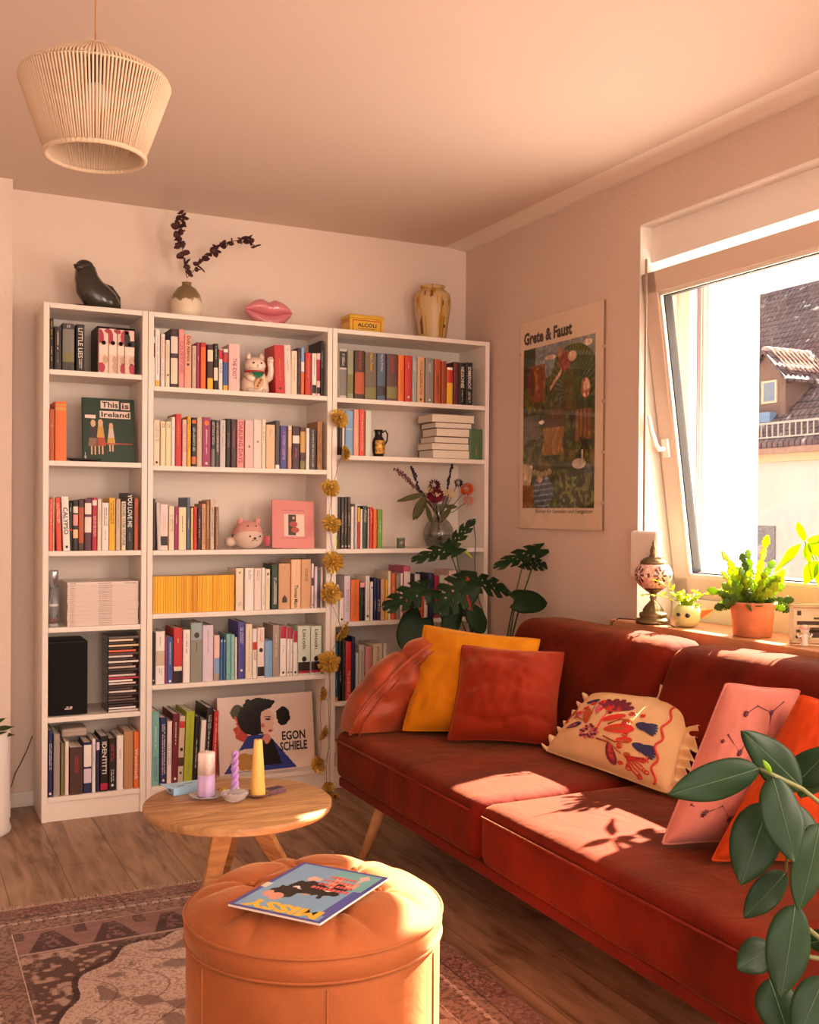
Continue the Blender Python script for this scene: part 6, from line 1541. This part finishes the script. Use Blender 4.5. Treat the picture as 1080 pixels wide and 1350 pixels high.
head(615, 645, 9, mat('orange_flower', hx('e05a24'), .6), 'bright orange flower at the right of the glass vase', 34)
head(617, 660, 7, mat('peach_flower', hx('d8907a'), .7), 'peach coloured flower drooping below the orange one', 24)
def leaf_mesh(b, base, tip, width, nrm, kind='plain', droop=.12, fold=.18, nu=22, nv=10, mi=0, twist=0):
    base, tip, nrm = Vector(base), Vector(tip), Vector(nrm); X = tip-base; L_ = X.length; X.normalize(); nrm = (nrm-X*nrm.dot(X)).normalized(); Y = nrm.cross(X)
    def w_(u):
        if kind == 'heart': return max(0, 1-((u-.30)/.70)**2)**.6*(1.0 if u > .3 else 1)*(1 if u > .3 else (.55+.45*math.sin(PI/2*u/.3)))
        if kind == 'monstera': return max(0, 1-((u-.33)/.67)**2)**.55 if u > .33 else (.62+.38*math.sin(PI/2*u/.33))
        if kind == 'long': return math.sin(PI*min(1, u))**.8
        return math.sin(PI*min(1, u**.8))**.75
    def f(u, v):
        s_ = v*2-1; back = 0
        if kind in ('heart', 'monstera'): back = -.22*L_*abs(s_)*(1-u)**2
        p = base+X*(u*L_+back)+Y*(s_*width/2*w_(u)); z = -droop*L_*(u-.0)**2+fold*width*.5*abs(s_)*w_(u)-.12*width*(abs(s_)**2)*w_(u)+.02*L_*math.sin(u*9+s_*2)*abs(s_)
        return p+nrm*z
    keep = None
    if kind == 'monstera':
        def keep(u, v):
            s_ = abs(v*2-1); q = u-.22*s_*(.7); side = .5 if v > .5 else 0
            fr_ = (q*4.6+side*.5) % 1
            if s_ > .40 and fr_ < .16+.42*(s_-.4) and .05 < q < .9: return False
            if .16 < s_ < .30 and .45 < fr_ < .62 and .2 < q < .6: return False
            return True
        nu, nv = 60, 30
    b.grid(f, nu, nv, mi, True, keep)
def leaf_mat(name, col, rough=.35, tl=.0, var=.15, coat=0):
    m = mat(name, col, rough, spec=.22, var=var, vscale=14, coat=coat)
    if tl and not m.get('tl'):
        m['tl'] = 1; nt = m.node_tree; out = nt.nodes['Material Output']; tr = nt.nodes.new('ShaderNodeBsdfTranslucent'); mx = nt.nodes.new('ShaderNodeMixShader'); mx.inputs[0].default_value = tl
        c = hx(col) if isinstance(col, str) else col; tr.inputs[0].default_value = (min(1, c[0]*2.2+.1), min(1, c[1]*2.2+.1), c[2]*.6, 1)
        nt.links.new(nt.nodes['Principled BSDF'].outputs[0], mx.inputs[1]); nt.links.new(tr.outputs[0], mx.inputs[2]); nt.links.new(mx.outputs[0], out.inputs[0])
    return m
olv = leaf_mat('dry_olive_leaf', hx('5c5c3c'), .6, .2)
t_, P = sp('dried_leaves', [(524, 660, yv), (545, 652, yv), (566, 662, yv)], 'long olive leaves drooping left out of the glass vase'); o = P[0]
for q, (a, c, w_) in enumerate((((562, 650), (524, 661), 5), ((562, 652), (545, 686), 9), ((564, 660), (549, 686), 3), ((585, 668), (604, 668), 4), ((580, 690), (598, 664), 5), ((570, 692), (562, 664), 5))):
    b = MB(); leaf_mesh(b, U(*a, 'y', yv-.02)-o, U(*c, 'y', yv-.03)-o, w_*k*1.3, (0, -1, .2), 'long', .05, .2, 12, 4); b.build('leaf', olv, t_, solid=.0006)
# ------------------------------------------------------------------ monstera behind the sofa
ym = -.62; base = U(652, 822, 'y', ym); pot = Vector((base.x, ym, 0))
t = thing('monstera_plant', 'big monstera plant with split leaves standing in the corner behind the sofa', 'plant', pot)
ter = mat('grey_planter', hx('6e665e'), .7)
MB().lathe([(.10, 0), (.125, .02), (.145, .24), (.15, .26), (.138, .26), (.132, .22), (.0001, .215)], n=36).build('pot', ter, t)
mon = leaf_mat('monstera_leaf', hx('142c12'), .5, .06, .2); stm = mat('monstera_stem', hx('3a4a24'), .5)
root = Vector((0, 0, .22))
ML = [((564, 776), (506, 799), 34, 'monstera', (-.25, -.8, .7), -.66), ((615, 770), (573, 806), 44, 'monstera', (.1, -.75, .75), -.72), ((620, 764), (676, 777), 34, 'monstera', (.2, -.9, .75), -.68), ((600, 722), (544, 735), 24, 'monstera', (.1, -.7, .9), -.62), ((592, 722), (626, 682), 17, 'monstera', (-.7, -1, .5), -.60),
      ((712, 724), (653, 744), 22, 'monstera', (.1, -.85, .8), -.74), ((690, 742), (726, 745), 18, 'monstera', (.1, -1, .5), -.72), ((680, 792), (723, 792), 32, 'heart', (0, -1, .6), -.78), ((556, 815), (532, 856), 40, 'heart', (-.2, -1, .3), -.62), ((624, 806), (640, 834), 30, 'heart', (.2, -1, .3), -.70), ((600, 800), (590, 846), 26, 'heart', (0, -1, .2), -.66)]
for i, (a, c, wd, kind, nrm, yy) in enumerate(ML):
    kk_ = px2m(620, 770, yy); A, C_ = U(*a, 'y', yy)-pot, U(*c, 'y', yy-.03)-pot
    b = MB(); leaf_mesh(b, A, C_, wd*kk_, nrm, kind, .10, .16); lf = b.build('leaf', mon, t, fixn=False, solid=.0008)
    m_ = (root+A)/2+Vector((.03*math.sin(i*2), .02, .05+.1*(i % 3)*.5)); pts = [root.lerp(m_, k_/6).lerp(m_.lerp(A, k_/6), k_/6) for k_ in range(7)]
    MB().tube(pts, [.006-.0006*k_ for k_ in range(7)], 8).build('stalk', stm, t)
A, C_ = U(625, 737, 'y', -.6)-pot, U(604, 719, 'y', -.62)-pot; b = MB(); leaf_mesh(b, A, C_, .012, (-.3, -1, .3), 'long', .02, .3, 10, 3); b.build('young_leaf', leaf_mat('young_leaf', hx('a8b03c'), .4, .3), t, solid=.0006)
MB().tube([U(x, y, 'y', -.6)-pot for x, y in ((625, 692), (627, 712), (626, 740), (628, 780), (640, 815))], .0022, 7).build('stalk', stm, t)
# ------------------------------------------------------------------ things on the window board
ZB = .8205
lp = Vector((1.965, -1.515, ZB)); bronze = mat('antique_brass', hx('7c6c50'), .3, .85)
t = thing('mosaic_lamp', 'small brass table lamp with pink mosaic glass globe on the window board', 'lamp', lp); k = 1/362
MB().lathe([(22*k, 0), (22.5*k, 2*k), (22*k, 6*k), (17.5*k, 7*k), (17*k, 8*k), (18*k, 10*k), (17.5*k, 14*k), (13.5*k, 15*k), (13*k, 18*k), (10*k, 23*k), (6*k, 27.5*k), (4*k, 30*k), (3.6*k, 32*k), (5.2*k, 34*k), (3.8*k, 36*k), (5*k, 40*k), (10*k, 43*k), (13*k, 46*k), (11*k, 48*k)], n=36, fn=lambda a, i: 1+(.05*math.cos(a*12) if 8 <= i <= 10 else 0)).build('foot', bronze, t)
def mosaic(u, v):
    c = np.tile(np.array(hx('c08c80')), (len(u), 1)); n = vnoise(u, v*.5, 60, 3); c[n > .5] = hx('d8ac9c'); c[n > .8] = hx('ecd0c4')
    d = hx('4a1c24'); X_ = np.mod(u*5, 1)-.5; Y_ = (v-.5)*1.15
    r = np.hypot(X_, Y_*.9); th = np.arctan2(Y_, X_); c[(r < .30) & (r > .04) & (np.cos(th*8) > .1) & (n < .9)] = d; c[(abs(X_) > .44) & (abs(Y_) < .06)] = d
    c[(v > .86) & (np.mod(u*40, 1) < .5)] = d; c[v < .06] = d; return c
gp = [(12.5*k, 45*k), (19*k, 50*k), (23.5*k, 57*k), (25*k, 64*k), (23.8*k, 71*k), (19.5*k, 77*k), (15.5*k, 80*k)]
picture('glass_globe', 100, 30, vp(gp) if False else (lambda u, v: (lambda s_, a: (lambda i, w_: ((gp[i][0]*(1-w_)+gp[i+1][0]*w_)*math.cos(a), (gp[i][0]*(1-w_)+gp[i+1][0]*w_)*math.sin(a), gp[i][1]*(1-w_)+gp[i+1][1]*w_))(min(5, int(s_)), s_-min(5, int(s_))))(v*6, 2*PI*u)), mosaic, attr_mat('mosaic_glass', .15, coat=.5), t)
MB().lathe([(18*k, 78*k), (17*k, 82*k), (12*k, 86*k), (6*k, 88*k), (4.5*k, 92*k), (5*k, 96*k), (3.5*k, 101*k), (1.6*k, 103*k), (2.2*k, 105*k), (1.2*k, 108*k), (.0001, 110*k)], n=30).build('crown', bronze, t)
MB().tube([Vector(q)-lp for q in ((1.94, -1.50, ZB+.004), (1.95, -1.42, ZB+.006), (1.93, -1.36, ZB+.004), (1.905, -1.35, ZB-.01), (1.90, -1.345, ZB-.10))], .0022, 7).build('lamp_cable', km('blk'), t)
MB().tube([Vector(q)-lp for q in ((1.97, -1.55, ZB+.003), (1.93, -1.59, ZB+.003), (1.95, -1.62, ZB+.008), (1.94, -1.66, ZB+.003))], .002, 6).build('lamp_cable', km('blk'), t)
# bird planter
bp_ = Vector((2.0, -1.655, ZB)); k = 1/385
t = thing('bird_planter', 'small pale green bird shaped planter with an orange beak on the window board', 'planter', bp_)
bgl = mat('pale_green_glaze', hx('c8cc8c'), .3, coat=.4)
RX = Vector((math.cos(YAW), -math.sin(YAW), 0)); FY = Vector((math.sin(YAW), math.cos(YAW), 0))
Q = lambda a, b_, c_: RX*a*k+FY*b_*k+Vector((0, 0, c_*k))
b = MB(); b.lathe([(9*k, 0), (15*k, 3*k), (19*k, 12*k), (18.5*k, 22*k), (15*k, 30*k), (13.5*k, 29*k), (12*k, 24*k), (.0001, 23*k)], n=30); b.v = [tuple(Vector(v)) for v in b.v]
b.build('body', bgl, t)
b = MB(); b.add([Q(12, -6, 12), Q(12, -6, 26), Q(38, -8, 26), Q(14, 6, 18), Q(30, -2, 12)], [(0, 4, 2, 1), (0, 3, 4), (4, 3, 2), (2, 3, 1)]); b.build('tail', bgl, t, bevel=.001)
b = MB(); b.add([Q(16, -11, 12), Q(17, -11, 23), Q(34, -11, 25), Q(17, -8, 17)], [(0, 2, 1), (0, 3, 2), (1, 2, 3)]); b.build('beak', mat('beak_orange', hx('d86a34'), .4), t)
b = MB(); b.ball(Q(-4, -19, 17), 3.2*k, 12); b.ball(Q(-15, -13, 18), 2.6*k, 12); b.build('eyes', km('blk'), t)
lime = leaf_mat('lime_leaf', hx('a0ac28'), .4, .35, .2)
def sprig(t, root, tip, n, L_, w_, m, kind='long', name='sprig', cr=None):
    """a stem with small leaves, one mesh"""
    root, tip = Vector(root), Vector(tip); b = MB(); pts = [root.lerp(tip, i/8)+Vector((0, 0, -.25*(tip-root).length*(i/8)**2+.25*(tip-root).length*(i/8))) for i in range(9)]
    b.tube(pts, .0012, 5)
    for i in range(n):
        q = pts[min(8, 1+int(8*i/n))]; d = Vector((cr.uniform(-1, 1), cr.uniform(-1, 1), cr.uniform(-.2, .9))).normalized(); leaf_mesh(b, q, q+d*L_*cr.uniform(.7, 1.1), w_, Vector((cr.uniform(-1, 1), cr.uniform(-1, 1), 1)), kind, .15, .2, 6, 4)
    return b.build(name, m, t, fixn=False, solid=.0007)
cr = random.Random(12)
for i in range(16):
    a = 2*PI*i/16; sprig(t, Q(2*math.cos(a), 2*math.sin(a), 28), Q(26*math.cos(a)*cr.uniform(.5, 1.1), 14*math.sin(a), cr.uniform(26, 52)), 7, 10*k, 4.2*k, lime, cr=cr)
sprig(t, Q(-2, -2, 30), Q(-58, -4, 44), 9, 12*k, 4*k, lime, cr=cr); sprig(t, Q(-2, -2, 30), Q(-40, -2, 62), 8, 11*k, 4*k, lime, cr=cr); sprig(t, Q(2, 2, 30), Q(48, 2, 52), 8, 11*k, 4*k, lime, cr=cr)
# Christmas cactus in a terracotta pot
cp = Vector((2.015, -1.955, ZB)); k = 1/405
t = thing('potted_cactus', 'bushy leafy cactus in a weathered terracotta pot on the window board', 'potted plant', cp)
MB().lathe([(22*k, 0), (24.5*k, 1*k), (28*k, 34*k), (31*k, 42*k), (31.5*k, 46*k), (29*k, 46*k), (26.5*k, 40*k), (.0001, 39*k)], n=40).build('pot', mat('terracotta', hx('c87c54'), .8, var=.16, vscale=22), t)
cac = [leaf_mat('cactus_dark', hx('3f5a20'), .4, .25, .2), leaf_mat('cactus_mid', hx('6a8424'), .4, .4, .2), leaf_mat('cactus_lime', hx('a0b028'), .4, .35, .15)]
Qc = lambda a, b_, c_: RX*a*k+FY*b_*k+Vector((0, 0, c_*k))
def cactus_arm(t, pts, m, cr):
    b = MB()
    for i in range(len(pts)-1):
        A, C_ = Vector(pts[i]), Vector(pts[i+1]); X = (C_-A); L_ = X.length; X.normalize(); N_ = (FY*-1+Vector((cr.uniform(-.5, .5), cr.uniform(-.5, .5), cr.uniform(-.2, .6)))); N_ = (N_-X*N_.dot(X)).normalized(); Y = N_.cross(X)
        def f(u, v):
            s_ = v*2-1; w_ = (.45+.55*math.sin(PI*min(1, u*1.1)))*5.2*k*(1+.18*math.sin(u*3*2*PI)); return A+X*u*L_*1.08+Y*s_*w_+N_*(.0012*math.sin(u*9))
        b.grid(f, 12, 4)
    return b.build('arm', m, t, fixn=False, solid=.0022)
cr = random.Random(31)
for i in range(56):
    a = cr.uniform(0, 2*PI); el = cr.uniform(.15, 1.25); Ln = cr.uniform(38, 66)*(1 if el > .5 else .9); n = 4
    d = Vector((math.cos(a)*math.cos(el), math.sin(a)*math.cos(el)*.6, math.sin(el))); pts = []
    for q in range(n+1): f_ = q/n; pts.append(Qc(*(d*Ln*f_+Vector((6*math.cos(a), 4*math.sin(a), 40-14*f_*f_*(1-el*.6))))))
    cactus_arm(t, pts, cac[0 if d.y < .1 and el < .8 and i % 3 else (2 if cr.random() < .5 else 1)], cr)
for px, py, m in ((1012, 707, 2), (952, 728, 2), (986, 725, 1), (978, 730, 0), (1020, 740, 1), (1035, 752, 2)):
    tip = U(px, py, 'y', -1.95)-cp; pts = [Qc(0, 0, 42).lerp(tip, q/5)+Vector((0, 0, .012*math.sin(PI*q/5))) for q in range(6)]; cactus_arm(t, pts, cac[m], cr)
# pachira behind, its pot outside the picture
pc = Vector((2.09, -2.26, ZB)); t = thing('money_tree', 'young plant with lime green fan of pointed leaves at the right of the window', 'plant', pc); k = 1/430
MB().lathe([(.038, 0), (.044, .08), (.046, .09), (.04, .09), (.0001, .08)], n=30).build('pot', mat('glazed_white_pot', (.8, .76, .7), .3), t)
hub = U(1062, 714, 'x', 2.0)-pc
MB().tube([Vector((0, 0, .09)), Vector((.02, .02, .2)), hub+Vector((.02, -.02, -.06)), hub], .003, 7).build('stalk', mat('pachira_stalk', hx('9aa83c'), .5), t)
lm = leaf_mat('pachira_leaf', hx('94b418'), .35, .4, .12)
for (a, c, w_, n_) in (((1061, 713), (1050, 688), 14, (-1, 0, .3)), ((1064, 713), (1092, 706), 16, (-1, 0, .5)), ((1063, 716), (1066, 742), 15, (-1, 0, .2)), ((1057, 716), (1018, 752), 19, (-1, .2, .4)), ((1077, 739), (1059, 769), 22, (-1, -.2, .2)), ((1078, 740), (1082, 778), 18, (-1, 0, .1)), ((1066, 716), (1090, 735), 16, (-1, 0, .3))):
    A, C_ = U(*a, 'x', 2.0)-pc, U(*c, 'x', 1.97)-pc; b = MB(); leaf_mesh(b, A, C_, w_*k, n_, 'plain', .08, .2, 14, 6); b.build('leaflet', lm, t, fixn=False, solid=.0006)
MB().tube([hub+Vector((.01, -.01, -.02)), U(1077, 738, 'x', 2.0)-pc], .0015, 6).build('stalk', MATS['pachira_stalk'], t)
# photo frame and little figure
fp = U(1042, 852, 'z', ZB); fp = Vector((2.03, -2.105, ZB)); 
t = thing('photo_frame', 'pale wooden photo frame leaning at the right end of the window board', 'photo frame', U(1041, 849, 'z', ZB), rot=(0, 0, 0))
fo = Vector(t.location); ux = (RX*.85+Vector((-.1, -.5, 0))).normalized(); upv = (Vector((0, 0, 1))*.9+FY*.32+RX*.12).normalized(); ux = (ux-upv*ux.dot(upv)).normalized(); nn_ = ux.cross(upv)
def FP(a, c, e): return ux*a+upv*c-nn_*e*(-1)
b = MB(); fw2, fh2 = .15, .125
def fbox(x0, x1, z0, z1, e0, e1):
    vs = [FP(x, z, e) for x, e, z in ((x0, e0, z0), (x1, e0, z0), (x1, e1, z0), (x0, e1, z0), (x0, e0, z1), (x1, e0, z1), (x1, e1, z1), (x0, e1, z1))]; return vs, MB().box((0,0,0),(1,1,1)).f
for q in ((0, fw2, 0, .012), (0, fw2, fh2-.012, fh2), (0, .012, 0, fh2), (fw2-.012, fw2, 0, fh2)): b.add(*fbox(*q, 0, .014))
b.build('frame', mat('pale_wood_frame', hx('cdb08a'), .5), t, bevel=.001)
b = MB(); b.add(*fbox(.012, fw2-.012, .012, fh2-.012, .002, .006)); b.build('photo', km('e2cba8'), t)
b = MB()
for q in ((.022, .034, .09, .105), (.022, .10, .060, .072), (.06, .11, .02, .052), (.02, .13, .036, .044), (.018, .05, .018, .026), (.07, .12, .078, .084)): b.add(*fbox(*q, .006, .0066))
b.build('photo_motif', km('4a342a'), t)
p = U(1061, 851, 'z', ZB); t = thing('white_figurine', 'tiny white figurine standing in front of the wooden photo frame', 'figurine', p); k = 1/440
wf_ = mat('white_resin', hx('e8dccc'), .3)
b = MB(); b.lathe([(6.5*k, 0), (6.5*k, 2*k), (4*k, 4*k), (4.5*k, 10*k), (3.5*k, 15*k), (2*k, 17*k)], n=18); b.ball((0, 0, 21*k), 6*k, 16); 
for s_ in (-1, 1): b.tube([RX*(3*k*s_)+Vector((0, 0, 14*k)), RX*(8*k*s_)+Vector((0, 0, 11*k)), RX*(10*k*s_)+Vector((0, 0, 16*k))], 1.6*k, 8)
b.build('figure', wf_, t)
b = MB(); b.lathe([(6.6*k, 22*k), (6.2*k, 25*k), (3*k, 27.5*k), (.0001, 28*k)], n=18); b.build('hair', mat('resin_hair', hx('d8b4a4'), .4), t)
# ------------------------------------------------------------------ left edge: planter and cable
pp_ = Vector((-.243, -.30, 0)); t = thing('floor_planter', 'tall white floor planter with a leafy plant at the left edge', 'planter', pp_)
MB().lathe([(.128, 0), (.132, .01), (.125, .03), (.124, .375), (.12, .38), (.11, .375), (.10, .34), (.0001, .33)], n=48).build('pot', mat('planter_white', (.84, .76, .72), .4), t)
gl = leaf_mat('fern_leaf', hx('3c4a20'), .5, .1)
for i, (x, y) in enumerate(((19, 966), (17, 955), (6, 944), (-20, 940), (-45, 950))):
    b = MB(); A = Vector((0, 0, .37)); C_ = U(x, y, 'y', -.36)-pp_; leaf_mesh(b, A.lerp(C_, .25), C_, .03, (0, -.5, 1), 'long', .10, .2, 16, 6); b.tube([A, A.lerp(C_, .3)], .002, 5); b.build('leaf', gl, t, fixn=False, solid=.0006)
pts = [U(x, y, 'y', yy) for x, y, yy in ((-30, 1042, -.24), (0, 1040, -.16), (12, 1040, -.10), (15, 1036, -.03), (20, 1020, -.02), (28, 1005, -.02), (36, 988, -.02), (43, 970, -.02))]
tag(MB().tube([q-pts[3] for q in pts], .0022, 7).build('power_cable', mat('grey_cable', hx('6a5048'), .6), loc=pts[3]), 'thin dark cable sagging along the wall left of the bookcases', 'cable')
# ------------------------------------------------------------------ rubber plant in the foreground
fb = at_depth(1190, 1500, 1.62); fb.z = 0
t = thing('rubber_plant', 'foreground plant with thick oval green leaves in front of the sofa end', 'plant', (fb.x, fb.y, 0)); fo = Vector((fb.x, fb.y, 0))
MB().lathe([(.12, 0), (.15, .02), (.17, .28), (.165, .30), (.15, .29), (.14, .26), (.0001, .25)], n=36).build('pot', mat('basket_pot', hx('9a7a58'), .8), t)
rb = leaf_mat('rubber_leaf', hx('1d3820'), .45, .04, .16); rim_ = mat('leaf_vein', hx('4c6640'), .5)
FLV = [((1001, 1013), (885, 1049), 46, 1.50, (-.2, 0)), ((1058, 1040), (983, 965), 47, 1.56, (.1, .2)), ((1018, 1024), (1052, 1138), 53, 1.47, (.2, 0)), ((1013, 1058), (979, 1167), 60, 1.53, (-.1, .1)), ((1036, 1150), (983, 1210), 36, 1.58, (0, .2)), ((1080, 1086), (1058, 1205), 52, 1.50, (.45, .1)),
       ((1048, 1193), (1032, 1317), 54, 1.46, (0, .1)), ((1018, 1246), (974, 1277), 40, 1.56, (-.2, .3)), ((1014, 1290), (1043, 1372), 52, 1.52, (.1, 0)), ((1086, 1288), (1052, 1372), 46, 1.48, (-.2, 0)), ((1046, 1036), (1098, 986), 42, 1.60, (0, .3)), ((1056, 1052), (1096, 1004), 34, 1.63, (.3, .2)), ((1064, 1244), (1104, 1236), 26, 1.58, (0, .4)), ((1074, 1100), (1110, 1180), 44, 1.56, (.2, 0)), ((1044, 1060), (1080, 1135), 40, 1.62, (.2, .2))]
for i, (a, c, wd, dep, tl_) in enumerate(FLV):
    A, C_ = at_depth(*a, dep)-fo, at_depth(*c, dep-.035)-fo; nrm = -FW+RI*tl_[0]+UP*tl_[1]
    b = MB(); leaf_mesh(b, A, C_, wd*dep/F*1.12, nrm, 'plain', .06, .10, 26, 12); lf = b.build('leaf', rb, t, fixn=False, solid=.0012)
    X = (C_-A); b = MB(); N_ = (nrm-X.normalized()*nrm.dot(X.normalized())).normalized()
    b.tube([A+X*u_+N_*(-.06*X.length*u_*u_+.0008) for u_ in [q/12 for q in range(13)]], [.0009*(1-.7*q/12) for q in range(13)], 5); b.build('midrib', rim_, lf)
bk = mat('stem_olive', hx('6c7042'), .6)
for pts in ([(1190, 1500, 1.62), (1180, 1300, 1.60), (1140, 1150, 1.58), (1085, 1062, 1.56), (1058, 1040, 1.54), (1020, 1022, 1.51), (1001, 1013, 1.50)], [(1150, 1180, 1.58), (1110, 1110, 1.55), (1074, 1090, 1.53), (1040, 1100, 1.53), (1036, 1150, 1.55)], [(1180, 1300, 1.60), (1120, 1270, 1.56), (1085, 1240, 1.53), (1060, 1220, 1.50), (1048, 1193, 1.48)], [(1120, 1270, 1.56), (1070, 1262, 1.54), (1018, 1246, 1.55)], [(1020, 1022, 1.51), (1016, 1040, 1.52), (1013, 1058, 1.53)]):
    MB().tube([at_depth(*q)-fo for q in pts], [.0055]+[.0035]*(len(pts)-2)+[.002], 8).build('stem', bk, t)
b = MB(); leaf_mesh(b, at_depth(1018, 1020, 1.5)-fo, at_depth(1006, 1002, 1.49)-fo, .008, -FW, 'long', .02, .2, 8, 3); b.build('new_shoot', leaf_mat('shoot_lime', hx('8cb430'), .4, .3), t, solid=.0006)
